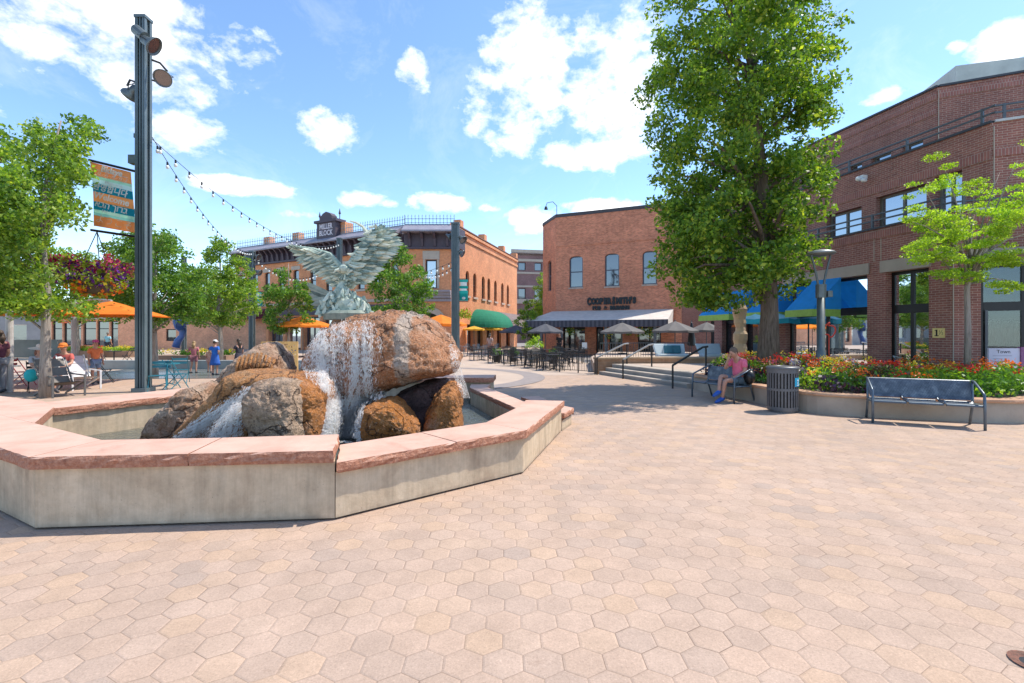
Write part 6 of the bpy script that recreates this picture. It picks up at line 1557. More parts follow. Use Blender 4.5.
# trash can
TR = flat('can_grey', (.12, .12, .125), .45, .3); Y = 10.35; cx = at(782.5, Y); r = .29; zt = .93
tc_ = thing('trash_can', 'round slatted grey metal trash can with a blue sticker', 'trash can', (cx, Y, 0))
m = MB(); n = 30
for k in range(n):
    a = 2*math.pi*k/n; p = Vector((cx+r*math.cos(a), Y+r*math.sin(a), 0)); rot = Matrix.Rotation(a, 3, 'Z'); m.cb((p.x, p.y, (.08+zt-.06)/2), .012, .034, zt-.14, rot)
m.build('slats', TR, tc_)
for z, h in ((.05, .07), (.46, .05), (zt-.1, .10)): m = MB(); m.lathe((cx, Y, z), [(r+.012, 0), (r+.012, h), (r-.012, h), (r-.012, 0), (r+.012, 0)], 40); m.build('hoop', TR, tc_)
m = MB(); m.lathe((cx, Y, 0), [(0, .06), (.24, .06), (.25, zt-.12), (.235, zt-.12)], 28); m.build('liner', BLACKM, tc_)
m = MB(); m.lathe((cx, Y, zt), [(r+.025, -.012), (r+.03, .01), (r+.01, .035), (.16, .05), (.12, .03), (.12, -.05)], 36); m.build('rim', TR, tc_, smooth=True)
m = MB(); m.lathe((cx, Y, .0), [(0, .05), (r-.02, .05), (r-.02, .0)], 28); m.build('base', TR, tc_)
ang = -.95; m = MB(); w_s = .30
for i in range(6): a0, a1 = ang-w_s+2*w_s*i/6, ang-w_s+2*w_s*(i+1)/6; m.add([(cx+(r+.016)*math.cos(a), Y+(r+.016)*math.sin(a), z) for a, z in ((a0, .56), (a1, .56), (a1, .74), (a0, .74))], [(0, 1, 2, 3)])
st_ = m.build('sticker', flat('sticker_blue', (.02, .42, .62), .5), tc_)
m = MB(); R2 = r+.02
for da, z, s in ((0, .68, .03), (-.02, .63, .022), (.0, .585, .05)): m.ball((cx+R2*math.cos(ang+da), Y+R2*math.sin(ang+da), z), s, .006, .012 if s > .04 else s*.8, 8, 5, Matrix.Rotation(ang+math.pi/2, 3, 'Z'))
m.build('sticker_mark', BWH, st_)
# benches
def perf_mat():
    m, nt, b = _new('perforated_steel'); P = pos(nt)
    n1 = noi(nt, P, 7, 6, .75); vo = nt.nodes.new('ShaderNodeTexVoronoi'); vo.inputs['Scale'].default_value = 55; vo.inputs['Randomness'].default_value = 0; nt.links.new(P, vo.inputs['Vector'])
    col = ramp(nt, n1, [(.3, (.06, .07, .085)), (.5, (.11, .125, .145)), (.75, (.28, .30, .31))])
    col = mixc(nt, ramp(nt, vo.outputs['Distance'], [(.22, 1), (.3, 0)]), col, (.02, .03, .04)); nt.links.new(col, b.inputs['Base Color']); b.inputs['Roughness'].default_value = .38; b.inputs['Metallic'].default_value = .35
    return m
PERF = perf_mat(); BLS = flat('blue_steel', (.11, .14, .17), .35, .4)
def bench(label, L, loc, rz):
    """three-seat perforated steel bench, front -y"""
    t = thing('steel_bench', label, 'bench', (0, 0, 0), 0, 'perforated steel benches'); h = L/2
    for k in range(3):
        a, b = -h+.02+k*L/3, -h-.02+(k+1)*L/3; m = MB(); prof = [(-.26, .40), (-.24, .43), (-.05, .425), (.14, .41), (.19, .44)]
        vs = [(x, y, z+o) for o in (0, -.018) for x in (a, b) for y, z in prof]; n = len(prof)
        fs = [(i, i+1, n+i+1, n+i) for i in range(n-1)]+[(2*n+i, 3*n+i, 3*n+i+1, 2*n+i+1) for i in range(n-1)]+[(0, n, 3*n, 2*n), (n-1, 3*n-1, 4*n-1, 2*n-1)]+[(i, 2*n+i, 2*n+i+1, i+1) for i in range(n-1)]+[(n+i, n+i+1, 3*n+i+1, 3*n+i) for i in range(n-1)]
        m.add(vs, fs); m.build('seat', PERF, t)
        m = MB(); m.tube([(a, -.262, .405), (b, -.262, .405)], .022, 8); m.build('seat_edge', BLS, t)
    m = MB(); prof = [(.17, .46), (.20, .52), (.245, .70), (.275, .80), (.29, .81)]; n = 5; a, b = -h+.03, h-.03
    vs = [(x, y+o, z) for o in (0, .016) for x in (a, b) for y, z in prof]
    m.add(vs, [(i, i+1, n+i+1, n+i) for i in range(n-1)]+[(2*n+i, 3*n+i, 3*n+i+1, 2*n+i+1) for i in range(n-1)]+[(4, 9, 19, 14), (0, 10, 15, 5)]+[(i, 2*n+i, 2*n+i+1, i+1) for i in range(n-1)]+[(n+i, n+i+1, 3*n+i+1, 3*n+i) for i in range(n-1)]); m.build('backrest', PERF, t)
    for k in (1, 2): x = -h+k*L/3; m = MB(); m.tube([(x, -.28, .42), (x, -.25, .47), (x, .1, .45), (x, .18, .5)], .014, 6); m.build('divider', BLS, t)
    for s in (-1, 1):
        x = s*h; m = MB(); m.tube([(x, -.30, 0), (x, -.29, .4), (x, -.27, .60), (x, -.22, .63), (x, .18, .79), (x, .27, .80)], .022, 8); m.build('arm_frame', BLS, t, smooth=True)
        m = MB(); m.tube([(x*.99, .36, 0), (x*.99, .22, .38), (x*.99, .26, .78)], .022, 8); m.build('leg', BLS, t, smooth=True)
        m = MB(); m.tube([(x, -.28, .40), (x, .22, .40)], .018, 6); m.build('side_bar', BLS, t)
    t.location = loc; t.rotation_euler = (0, 0, rz); return t
b2c = ((6.70+8.02)/2+.14, (8.95+8.28)/2+.30)
bench('blue-grey perforated steel bench in front of the curved flower planter', 1.56, (b2c[0], b2c[1], 0), math.atan2(-.67, 1.32))
b1d = Vector((.36, -.93)).normalized(); b1n = Vector((.93, .36)).normalized()
B1c = Vector((4.73, 12.75)).lerp(Vector((5.22, 11.48)), .5)+b1n*.3
bench('steel bench with a seated person, left of the trash can', 1.40, (B1c.x, B1c.y, 0), math.atan2(b1d.y, b1d.x))
# sign on a stand by the entrance
Y = 12.0; sg = thing('sign_board', 'pale two-sided notice board on a post at the shop entrance', 'sign', (at(1004, Y), Y, 0))
x0, x1 = at(988, Y), at(1019, Y); m = MB(); m.box(x0, x1, Y-.02, Y+.02, zat(367, Y), zat(348.2, Y)); m.build('board', pm('sign_pinkwhite', (.72, .66, .74), None, 1, .5), sg)
m = MB(); m.box(x1+.004, x1+.09, Y-.05, Y+.05, .0, zat(347, Y)); m.build('post', flat('sign_plum', (.30, .10, .22), .5), sg)
m = MB(); m.box(x0, x1, Y-.03, Y-.0205, zat(368, Y), zat(366, Y)); m.box(x0+.05, x0+.09, Y-.02, Y+.02, 0, zat(367.5, Y)); m.build('frame', WHITE, sg)
T = Matrix(((1, 0, 0, (x0+x1)/2-.02), (0, 0, -1, Y-.022), (0, 1, 0, zat(353.2, Y)), (0, 0, 0, 1))); text('Town', .12, T, SGN, sg, 'lettering', .002, wscale=1.2)
m = MB()
for z, a, b in ((355.5, 992, 1011), (358.5, 992, 1002), (361, 992, 1004), (363.5, 996, 1008)): m.box(at(a, Y), at(b, Y), Y-.0225, Y-.0205, zat(z+.5, Y), zat(z, Y))
m.build('small_print', flat('print_grey', (.35, .30, .36), .7), sg)
# bicycles
def wheel(m, c, r, ax, th=.018, spokes=12):
    ax = Vector(ax).normalized(); u = Vector((0, 0, 1)); v = ax.cross(u)
    m.tube([Vector(c)+(v*math.cos(a)+u*math.sin(a))*r for a in [2*math.pi*k/24 for k in range(25)]], th, 6, cap=False)
    return u, v
def bicycle(label, loc, rz, col, basket=False):
    t = thing('bicycle', label, 'bicycle', (0, 0, 0), 0, 'bicycles parked by the shop windows'); M_ = flat('bike_%02x%02x' % (int(col[0]*255), int(col[2]*255)), col, .35, .2)
    for x in (-.5, .52):
        m = MB(); wheel(m, (x, 0, .34), .33, (0, 1, 0)); wo_ = m.build('wheel', BLACKM, t)
        m = MB()
        for k in range(10): a = math.pi*k/10; m.bar((x-.32*math.cos(a), 0, .34-.32*math.sin(a)), (x+.32*math.cos(a), 0, .34+.32*math.sin(a)), .005)
        m.build('spokes', STEELP, wo_)
    m = MB(); F_ = [((-.5, 0, .34), (-.05, 0, .30)), ((-.05, 0, .30), (-.2, 0, .82)), ((-.5, 0, .34), (-.17, 0, .72)), ((-.05, 0, .30), (.36, 0, .78)), ((-.17, 0, .72), (.34, 0, .85)), ((.52, 0, .34), (.32, 0, .95))]
    for a, b in F_: m.tube([a, b], .018, 6)
    m.build('frame', M_, t)
    m = MB(); m.ball((-.22, 0, .88), .14, .08, .035); m.build('saddle', flat('saddle_brown', (.16, .06, .03), .5), t)
    m = MB(); m.tube([(.22, -.28, 1.0), (.34, -.2, 1.04), (.32, 0, .98), (.34, .2, 1.04), (.22, .28, 1.0)], .014, 6); m.build('handlebar', STEELP, t)
    m = MB(); m.lathe((-.05, -.06, .30), [(0, 0), (.09, 0)], 12); m.tube([(-.05, -.06, .3), (.1, -.08, .22)], .01, 5); m.build('crank', STEELP, t)
    t.location = loc; t.rotation_euler = (0, 0, rz); return t
bicycle('black bicycle parked right of the lamp post before the window', (9.35, 13.9, 0), 1.9, (.03, .03, .035)); bicycle('second black bicycle behind the first, farther from the pier', (9.0, 14.9, 0), 2.1, (.05, .05, .06))
bicycle('bicycle with brown saddle before the window left of the brass plaque', (10.75, 13.15, 0), 2.6, (.10, .16, .26))
# red scribble sculpture seen at the window
Y = 14.5; c = Vector((at(829, Y), Y, zat(330, Y))); m = MB(); m.tube([c+Vector((.14*math.cos(a)+.05*math.cos(3*a), .05*math.sin(2*a), .2*math.sin(a)+.05*math.sin(3*a+1))) for a in [6.283*k/40 for k in range(41)]], .022, 6)
m.tube([c+Vector((0, 0, -.2)), Vector((c.x, c.y, 0))], .015, 6); m.build('wire_sculpture', flat('red_paint', (.75, .05, .02), .4), None, label='looped red wire sculpture between the lamp post and the shop window', cat='sculpture')
# blue horn sculpture far left
Y = 36; PB = lambda px, py, dy=0: Vector((at(px, Y), Y+dy, zat(py, Y))); BLP = flat('blue_paint', (.05, .12, .36), .35)
bs = thing('blue_sculpture', 'tall curling blue horn sculpture behind the people at left', 'sculpture', (at(180, Y), Y, 0))
m = MB(); m.tube([PB(176, 347), PB(178, 341), PB(182, 336), PB(183, 331), PB(179, 327), PB(178, 322), PB(181, 319.5), PB(185, 320), PB(186, 325)], [.28, .25, .2, .24, .3, .36, .34, .3, .2], 12); m.build('body', BLP, bs, smooth=True)
m = MB(); m.M = Matrix.Translation(PB(184.5, 326, -.3)) @ Matrix.Rotation(R(80), 4, 'X'); m.lathe((0, 0, 0), [(.12, -.2), (.25, 0), (.36, .12), (.30, .10), (0, -.05)], 18); m.build('bell', flat('blue_dark', (.02, .04, .12), .4), bs, smooth=True)
# pierced orange panel
def pierced_panel():
    Y = 18.2; x0, x1, z0, z1 = at(262, Y), at(297, Y), .12, zat(342.5, Y)
    cu = bpy.data.curves.new('p', 'CURVE'); cu.dimensions = '2D'; cu.fill_mode = 'BOTH'; cu.extrude = .012
    def loop(pts):
        s = cu.splines.new('POLY'); s.points.add(len(pts)-1); s.use_cyclic_u = True
        for q, p in zip(s.points, pts): q.co = (p[0], p[1], 0, 1)
    W, H = x1-x0, z1-z0; loop([(0, 0), (W, 0), (W, H), (0, H)]); rr = random.Random(2); used = []
    for cx_, cy_, n in ((W*.62, H*.62, 6), (W*.3, H*.38, 6), (W*.75, H*.22, 5)):
        for k in range(n):
            a = 6.283*k/n; ex = Vector((math.cos(a), math.sin(a))); px_ = Vector((cx_, cy_))+ex*.15; pp = Vector((-ex.y, ex.x))
            loop([tuple(px_+ex*.085*math.cos(t)+pp*.042*math.sin(t)) for t in [6.283*j/12 for j in range(12)]])
        used.append((cx_, cy_, .26))
    tries = 0
    while tries < 500:
        tries += 1; x, y, r = rr.uniform(.06, W-.06), rr.uniform(.06, H-.06), rr.uniform(.022, .045)
        if any(math.hypot(x-a, y-b) < c+r+.012 for a, b, c in used): continue
        used.append((x, y, r)); a0 = rr.uniform(0, 3.1); loop([(x+r*1.3*math.cos(t)*math.cos(a0)-r*.7*math.sin(t)*math.sin(a0), y+r*1.3*math.cos(t)*math.sin(a0)+r*.7*math.sin(t)*math.cos(a0)) for t in [6.283*j/8 for j in range(8)]])
    ob = bpy.data.objects.new('p', cu); C.objects.link(ob); dg = bpy.context.evaluated_depsgraph_get(); dg.update(); me = bpy.data.meshes.new_from_object(ob.evaluated_get(dg)); bpy.data.objects.remove(ob)
    t = thing('pierced_panel', 'yellow-orange metal panel pierced with flower shapes behind the grey rock', 'panel', ((x0+x1)/2, Y, 0))
    me.transform(WM[t.name].inverted() @ Matrix(((1, 0, 0, x0), (0, 0, -1, Y), (0, 1, 0, z0), (0, 0, 0, 1)))); me.materials.clear(); me.materials.append(flat('panel_orange', (.80, .48, .16), .5)); me.name = 'panel'; link('panel', me, t)
    m = MB()
    for x in (x0-.02, x1+.02): m.bar((x, Y, 0), (x, Y, z1+.03), .035)
    m.bar((x0-.02, Y, z1+.02), (x1+.02, Y, z1+.02), .035); m.build('frame', flat('panel_orange', (.80, .48, .16), .5), t)
    m = MB(); q = (at(272.5, Y-.1), Y-.06, zat(355, Y)); m.ball(q, .05, .02, .08); m.build('red_tag', flat('red_paint', (.75, .05, .02), .4), t)
pierced_panel()
# low far planters at left with flowers
for i, (px0, px1, Y, h) in enumerate(((152, 226, 27, .45), (60, 92, 33, .5), (94, 128, 34, .45))):
    x0, x1 = at(px0, Y), at(px1, Y); t = thing('low_planter', ['long low brown planter with yellow flowers behind the three people', 'low planter with tan grasses behind the orange-capped person', 'low planter of yellow plants in front of the far shop'][i], 'planter', ((x0+x1)/2, Y, 0), 0, 'low planters on the far side of the square')
    m = MB(); m.box(x0, x1, Y, Y+1.4, 0, h); m.build('wall', pm('planter_brown', (.30, .18, .12), None, 1.5, .9), t)
    rr = random.Random(i); leaf_cloud('foliage', [(rr.uniform(x0, x1), Y+rr.uniform(.2, 1.2), h+.12, .25) for _ in range(26)], 60, .1, kinds['chartreuse' if i else 'green'], i, t); leaf_cloud('flowers', [(rr.uniform(x0, x1), Y+rr.uniform(.2, 1.2), h+.25, .2) for _ in range(14)], 22, .09, FLW['yellow' if i != 1 else 'orange'], i+5, t)['kind'] = 'stuff'
lwt = MB(); lwt.box(-22, -9.5, 22.6, 23.0, 0, .42); lwt.build('bench_wall', pm('grey_bench', (.36, .37, .36), None, 1.5, .85), None, label='long low pale grey stone wall edging the splash pad', cat='wall')
# drain cover bottom right
q = gp(1026, 664); dr = thing('drain_cover', 'rusty oval drain ring in the pavers at the bottom right corner', 'drain', (*q, 0))
m = MB(); m.lathe((q[0]+.03, q[1], .006), [(.075, 0), (.09, .006), (.06, .008), (.05, .002), (.045, 0)], 22); m.build('ring', pm('rust', (.26, .10, .06), (.10, .05, .03), 30, .8, .5), dr)
m = MB(); m.lathe((q[0]+.03, q[1], .0065), [(0, 0), (.05, 0)], 16); m.build('grate', BLACKM, dr)
# teal, red and black cafe furniture at left
TEALC = (.02, .17, .22)
def C_(px, py): return gp(px, py)
for i, (px, py, rz) in enumerate(((158, 391, .5), (176, 389, 2.7), (181, 383, 3.6))):
    x, y = C_(px, py); folding_chair(['teal folding chair just right of the tallest pole', 'teal folding chair turned away, right of the first teal one', 'teal folding chair behind the other two teal chairs'][i], TEALC, x, y, rz, group='teal folding chairs')
x, y = C_(167, 386); round_table('teal cafe table between the teal folding chairs', x, y, col=(.03, .22, .28))
BL = (.02, .02, .022)
for i, (px, py, rz, l) in enumerate(((104, 383, 2.2, 'black folding chair right of the pale lounge chair'), (100, 364, 1.4, 'black folding chair left of the far bistro table'), (128, 363, -1.4, 'black folding chair right of the far bistro table'), (22, 386, 1.8, 'red seated folding chair beside the pale mast'), (38, 392, .9, 'dark folding chair under the woman in the wide hat'))):
    x, y = C_(px, py); folding_chair(l, (.35, .02, .03) if i == 3 else BL, x, y, rz)
x, y = C_(114, 364); round_table('small black bistro table between two folding chairs at left', x, y, col=BL)
x, y = C_(20, 391); round_table('light grey round table at the left edge of the photo', x-.6, y, col=(.4, .4, .4), r=.45)
def lounge(label, loc, rz, c1, c2):
    t = thing('lounge_chair', label, 'lounge chair', (0, 0, 0), 0); A = flat('lng_%02x' % int(c1[0]*255), c1, .6); B = flat('lngf_%02x' % int(c2[0]*255), c2, .5)
    m = MB(); m.add([(-.3, -.45, .40), (.3, -.45, .40), (.3, .25, .28), (-.3, .25, .28), (-.3, -.45, .385), (.3, -.45, .385), (.3, .25, .265), (-.3, .25, .265)], [(0, 1, 2, 3), (7, 6, 5, 4)]); m.build('seat', A, t)
    m = MB()
    for k in range(3): f0, f1_ = k/3+.01, (k+1)/3-.01; a, b = Vector((0, .25, .28)).lerp(Vector((0, .72, .98)), f0), Vector((0, .25, .28)).lerp(Vector((0, .72, .98)), f1_); m.add([(-.3, a.y, a.z), (.3, a.y, a.z), (.3, b.y, b.z), (-.3, b.y, b.z), (-.3, a.y+.02, a.z), (.3, a.y+.02, a.z), (.3, b.y+.02, b.z), (-.3, b.y+.02, b.z)], [(0, 1, 2, 3), (7, 6, 5, 4), (3, 2, 6, 7), (0, 3, 7, 4), (1, 5, 6, 2)])
    m.build('backrest', A, t)
    for s in (-.33, .33):
        m = MB(); m.bar((s, -.5, .55), (s, .45, .57), .05, .03); m.bar((s, -.48, 0), (s, -.48, .55), .04); m.build('armrest', B, t)
        m = MB(); m.bar((s, -.48, .38), (s, .65, .02), .035); m.bar((s, .2, .27), (s, .74, 1.0), .03); m.build('side_frame', B, t)
    t.location = loc; t.rotation_euler = (0, 0, rz)
lounge('taupe mesh lounge chair beside the slim left tree trunk', (*C_(61, 396), 0), R(62), (.16, .13, .11), (.13, .12, .11))
lounge('white framed lounge chair behind the taupe one', (*C_(80, 389), 0), R(60), (.60, .56, .57), (.75, .73, .72))

# ================================================================== PEOPLE
SKIN = pm('skin', (.52, .27, .18), (.46, .23, .15), 8, .55); SKIND = pm('skin_tan', (.36, .18, .11), None, 8, .55)
HAIRB = flat('hair_brown', (.06, .035, .02), .6); HAIRL = flat('hair_grey', (.20, .16, .13), .6)
def skin_mesh(name, mat, par, pts, edges, rad, root=0, sub=2):
    me = bpy.data.meshes.new(name); me.from_pydata([tuple(p) for p in pts], edges, []); me.materials.append(mat)
    o = link(name, me, par); md = o.modifiers.new('skin', 'SKIN'); md.use_smooth_shade = True; md.branch_smoothing = .3
    for i, r in enumerate(rad):
        v = me.skin_vertices[0].data[i]; r = r if isinstance(r, tuple) else (r, r); v.radius = r; v.use_root = (i == root)
    ss = o.modifiers.new('sub', 'SUBSURF'); ss.levels = sub; ss.render_levels = sub
    return o
STAND = dict(pel=(0, 0, .93), sp=(0, .01, 1.12), ch=(0, .02, 1.33), nk=(0, .01, 1.46), hb=(0, -.01, 1.54), ht=(0, -.01, 1.66), shL=(.17, .02, 1.39), shR=(-.17, .02, 1.39), elL=(.22, .03, 1.12), elR=(-.22, .03, 1.12), wrL=(.22, -.06, .88), wrR=(-.22, -.06, .88),
             hiL=(.09, 0, .90), hiR=(-.09, 0, .90), knL=(.10, -.02, .49), knR=(-.10, -.02, .49), anL=(.10, .02, .08), anR=(-.10, .02, .08), toL=(.12, -.14, .03), toR=(-.12, -.14, .03))
def person(label, loc, rz, h=1.7, pose=None, top=(.5, .1, .1), bottom=(.1, .1, .15), shoe=(.05, .05, .06), hair=None, hat=None, long_sleeve=False, shorts=True, dress=False, fat=1.0, z0=0, skin=None, hairlen=0, bag=None, detail=False):
    P = dict(STAND); P.update(pose or {}); P = {k: Vector(v) for k, v in P.items()}; skin = skin or SKIN
    t = thing('person', label, 'person', (0, 0, 0), 0)
    names = ['pel', 'sp', 'ch', 'nk', 'hb', 'ht', 'shL', 'elL', 'wrL', 'shR', 'elR', 'wrR', 'hiL', 'knL', 'anL', 'toL', 'hiR', 'knR', 'anR', 'toR']
    rad = [(.13*fat, .105*fat), (.125*fat, .10*fat), (.14*fat, .10*fat), .055, .07, .075, .055, .042, .028, .055, .042, .028, .085, .058, .036, .03, .085, .058, .036, .03]
    E = [('pel', 'sp'), ('sp', 'ch'), ('ch', 'nk'), ('nk', 'hb'), ('hb', 'ht'), ('ch', 'shL'), ('shL', 'elL'), ('elL', 'wrL'), ('ch', 'shR'), ('shR', 'elR'), ('elR', 'wrR'), ('pel', 'hiL'), ('hiL', 'knL'), ('knL', 'anL'), ('anL', 'toL'), ('pel', 'hiR'), ('hiR', 'knR'), ('knR', 'anR'), ('anR', 'toR')]
    pts = [P[n] for n in names]; ed = [(names.index(a), names.index(b)) for a, b in E]; rad = list(rad)
    for s in 'LR':                      # hand: palm, four fingers and a thumb
        w_, e_ = P['wr'+s], P['el'+s]; d = (w_-e_).normalized(); side = d.cross(Vector((0, 1, 0))); side = side.normalized() if side.length > .1 else Vector((1, 0, 0)); cu = d.cross(side)
        wi = names.index('wr'+s); pi = len(pts); pts.append(w_+d*.05); rad.append((.032, .016)); ed.append((wi, pi))
        for k, L in enumerate((.055, .068, .062, .048)):
            off = side*(-.024+.016*k); a = len(pts); pts.append(w_+d*.085+off); rad.append(.009); ed.append((pi, a)); pts.append(w_+d*(.085+L*.6)+off+cu*.012); rad.append(.008); ed.append((a, a+1)); pts.append(w_+d*(.085+L)+off+cu*.03); rad.append(.007); ed.append((a+1, a+2))
        a = len(pts); pts.append(w_+d*.045-side*.045); rad.append(.011); ed.append((pi, a)); pts.append(w_+d*.08-side*.06+cu*.015); rad.append(.009); ed.append((a, a+1))
    skin_mesh('body', skin, t, pts, ed, rad)
    hd = P['hb'].lerp(P['ht'], .6); up = (P['ht']-P['hb']).normalized(); q = up.to_track_quat('Z', 'Y').to_matrix()
    face = P.get('face', Vector((0, -1, 0))); face = (face-up*face.dot(up)).normalized(); sd_ = up.cross(face)
    m = MB(); Mh = Matrix((sd_, -face, up)).transposed(); m.ball(hd, .078, .098, .118, 14, 10, Mh); m.tube([hd+face*.09+up*.005, hd+face*.122-up*.025], [.012, .017], 6)
    for s in (-1, 1): m.ball(hd+sd_*s*.078-up*.01, .012, .02, .03, 6, 4, Mh)
    m.build('head', skin, t, smooth=True)
    m = MB()
    for s in (-1, 1): m.ball(hd+face*.088+sd_*s*.032+up*.012, .013, .01, .008, 6, 4, Mh)
    m.build('eyes', flat('eye_dark', (.03, .02, .02), .3), t)
    m = MB(); m.ball(hd+face*.092-up*.055, .026, .008, .008, 8, 4, Mh); m.build('mouth', flat('lip', (.35, .10, .09), .5), t)
    m = MB()
    if hairlen >= 0:
        m.ball(hd-face*.018+up*.03, .087, .10, .112, 14, 10, Mh)
        if hairlen: m.tube([hd-face*.06, hd-face*.09-up*.12, hd-face*.09-up*hairlen], [.08, .085, .03], 10)
        m.build('hair', hair or HAIRB, t, smooth=True)
    if hat:
        kind, c = hat; HM = flat('hat_%02x%02x%02x' % tuple(int(x*255) for x in c), c, .8); Mh4 = Mh.to_4x4(); Mh4.translation = hd+up*.05; m = MB(Mh4)
        if kind == 'wide': m.lathe((0, 0, 0), [(.26, -.02), (.2, .0), (.10, .02), (.095, .09), (.06, .115), (0, .12)], 20)
        else: m.lathe((0, 0, 0), [(.105, -.01), (.102, .05), (.07, .09), (0, .10)], 16); m.box(-.06, .06, -.19, -.08, -.012, .004)
        m.build('hat', HM, t, smooth=(kind == 'wide'))
    TM = flat('top_%02x%02x%02x' % tuple(int(x*255) for x in top), top, .85); BM = flat('bot_%02x%02x%02x' % tuple(int(x*255) for x in bottom), bottom, .85); SM = flat('shoe_%02x%02x%02x' % tuple(int(x*255) for x in shoe), shoe, .6)
    n2 = ['pel', 'sp', 'ch', 'nk', 'shL', 'slL', 'shR', 'slR']; pp = {**P, 'slL': P['shL'].lerp(P['wrL'] if long_sleeve else P['elL'], .9 if long_sleeve else .72), 'slR': P['shR'].lerp(P['wrR'] if long_sleeve else P['elR'], .9 if long_sleeve else .72)}
    pp['nk'] = P['ch'].lerp(P['nk'], .55)
    if long_sleeve: pp['slL'] = P['elL']; pp['slR'] = P['elR']
    skin_mesh('shirt', TM, t, [pp[n] for n in n2], [(0, 1), (1, 2), (2, 3), (2, 4), (4, 5), (2, 6), (6, 7)], [(.158*fat, .13*fat), (.15*fat, .13*fat), (.16*fat, .125*fat), .07, .076, .066, .076, .066])
    if dress:
        m = MB(); c = P['pel']; m.lathe(c, [(.15, .12), (.18, 0), (.23, -.3), (.25, -.42), (.2, -.40)], 18, sy=.75); m.build('skirt', BM, t, smooth=True)
    else:
        f = .72 if shorts else 1.0; kL = P['hiL'].lerp(P['knL'], f if shorts else 1); kR = P['hiR'].lerp(P['knR'], f if shorts else 1); ps = [P['pel'], P['hiL'], kL, P['hiR'], kR]; es = [(0, 1), (1, 2), (0, 3), (3, 4)]; rs = [(.155*fat, .125*fat), .108, .088, .108, .088]
        if not shorts: ps += [P['anL'], P['anR']]; es += [(2, 5), (4, 6)]; rs += [.058, .058]
        skin_mesh('shorts' if shorts else 'trousers', BM, t, ps, es, rs)
    for s in 'LR':
        a, b = P['an'+s], P['to'+s]; d = (b-a).normalized(); m = MB(); m.tube([a-d*.05+Vector((0, 0, -.01)), a+d*.02, a.lerp(b, .6), b+d*.05], [.045, .052, .048, .028], 10); m.build('shoe', SM, t, smooth=True)
    k = h/1.7; t.scale = (k,)*3; t.location = (*loc, z0); t.rotation_euler = (0, 0, rz); return t
SIT = dict(pel=(0, .05, .54), sp=(0, .10, .74), ch=(0, .09, .95), nk=(0, .05, 1.08), hb=(0, .02, 1.15), ht=(0, -.0, 1.27), shL=(.17, .08, 1.0), shR=(-.17, .08, 1.0), elL=(.23, -.05, .76), elR=(-.22, -.06, .76), wrL=(.14, -.28, .68), wrR=(-.12, -.28, .68),
           hiL=(.09, .03, .52), hiR=(-.09, .03, .52), knL=(.11, -.42, .52), knR=(-.11, -.42, .52), anL=(.11, -.42, .10), anR=(-.11, -.42, .10), toL=(.11, -.57, .04), toR=(-.11, -.57, .04))
# the person on the bench: ankle across the other knee, hand at the chin
th = math.atan2(-.93, .36)+0; rzb = math.atan2(-.93, -(-.36)); rzb = R(-69)
pose = dict(SIT); pose.update(pel=(0, .02, .54), sp=(0, .08, .74), ch=(0, .03, .94), nk=(0, -.04, 1.05), hb=(0, -.10, 1.10), ht=(0, -.15, 1.21), face=(0, -1, -.35), shL=(.17, .03, .99), shR=(-.17, .03, .99), elR=(-.19, -.20, .78), wrR=(-.08, -.22, 1.0), elL=(.21, .0, .74), wrL=(.12, -.18, .62),
            knR=(-.12, -.40, .62), anR=(.02, -.60, .26), toR=(.04, -.74, .20), knL=(.06, -.44, .53), anL=(.02, -.50, .10), toL=(.03, -.66, .045))
bp_ = B1c+b1d*.46+b1n*(.06)
person('person in a pink shirt sitting cross-legged on the steel bench, hand at the face', (bp_.x, bp_.y), rzb, 1.74, pose, (.80, .16, .24), (.12, .17, .20), (.02, .10, .42), flat('hair_lightbrown', (.13, .08, .05), .6), fat=1.2, z0=0)
bb = thing('handbag', 'black bag wedged behind the person on the bench', 'bag', (bp_.x+.22, bp_.y-.12, .45)); m = MB(); c = Vector((bp_.x+.20, bp_.y-.16, .62)); m.ball(c, .13, .17, .18, 12, 8); m.build('bag_body', BLACKM, bb, smooth=True); m = MB(); m.tube([c+Vector((0, -.1, .1)), c+Vector((0, 0, .3)), c+Vector((0, .1, .1))], .012, 6); m.build('strap', BLACKM, bb)
bb = thing('handbag', 'black bag lying on the planter cap left of the bench', 'bag', (5.75, 13.1, .44)); m = MB(); c = Vector((5.78, 13.3, .56)); m.ball(c, .16, .26, .13, 12, 8); m.build('bag_body', BLACKM, bb, smooth=True); m = MB(); m.tube([c+Vector((0, -.2, .05)), c+Vector((0, 0, .22)), c+Vector((0, .2, .05))], .012, 6); m.build('strap', BLACKM, bb)
def G_(px, py): return gp(px, py)
person('seated woman in a wide pale hat and grey top, left of the slim trunk', (at(37, 13.6), 13.7), R(70), 1.68, SIT, (.42, .40, .42), (.03, .12, .18), hat=('wide', (.75, .55, .45)), hairlen=.3, hair=flat('hair_auburn', (.22, .08, .04), .6))
bg_ = thing('tote_bag', 'turquoise bag hanging on the chair of the hatted woman', 'bag', (at(31, 13.3), 13.3, .4)); m = MB(); m.ball((at(31, 13.3), 13.3, .52), .17, .12, .18, 12, 8); m.build('bag_body', flat('turquoise', (.02, .42, .42), .8), bg_, smooth=True)
person('seated person in a red patterned shirt and orange cap right of the slim trunk', (at(57, 14.6), 14.8), R(20), 1.72, SIT, (.55, .12, .10), (.4, .3, .2), hat=('cap', (.75, .22, .04)))
person('child in an orange top and magenta cap standing by the lounge chairs', (at(82, 15.5), 16.0), R(60), 1.42, None, (.75, .20, .07), (.20, .28, .42), hat=('cap', (.55, .10, .28)))
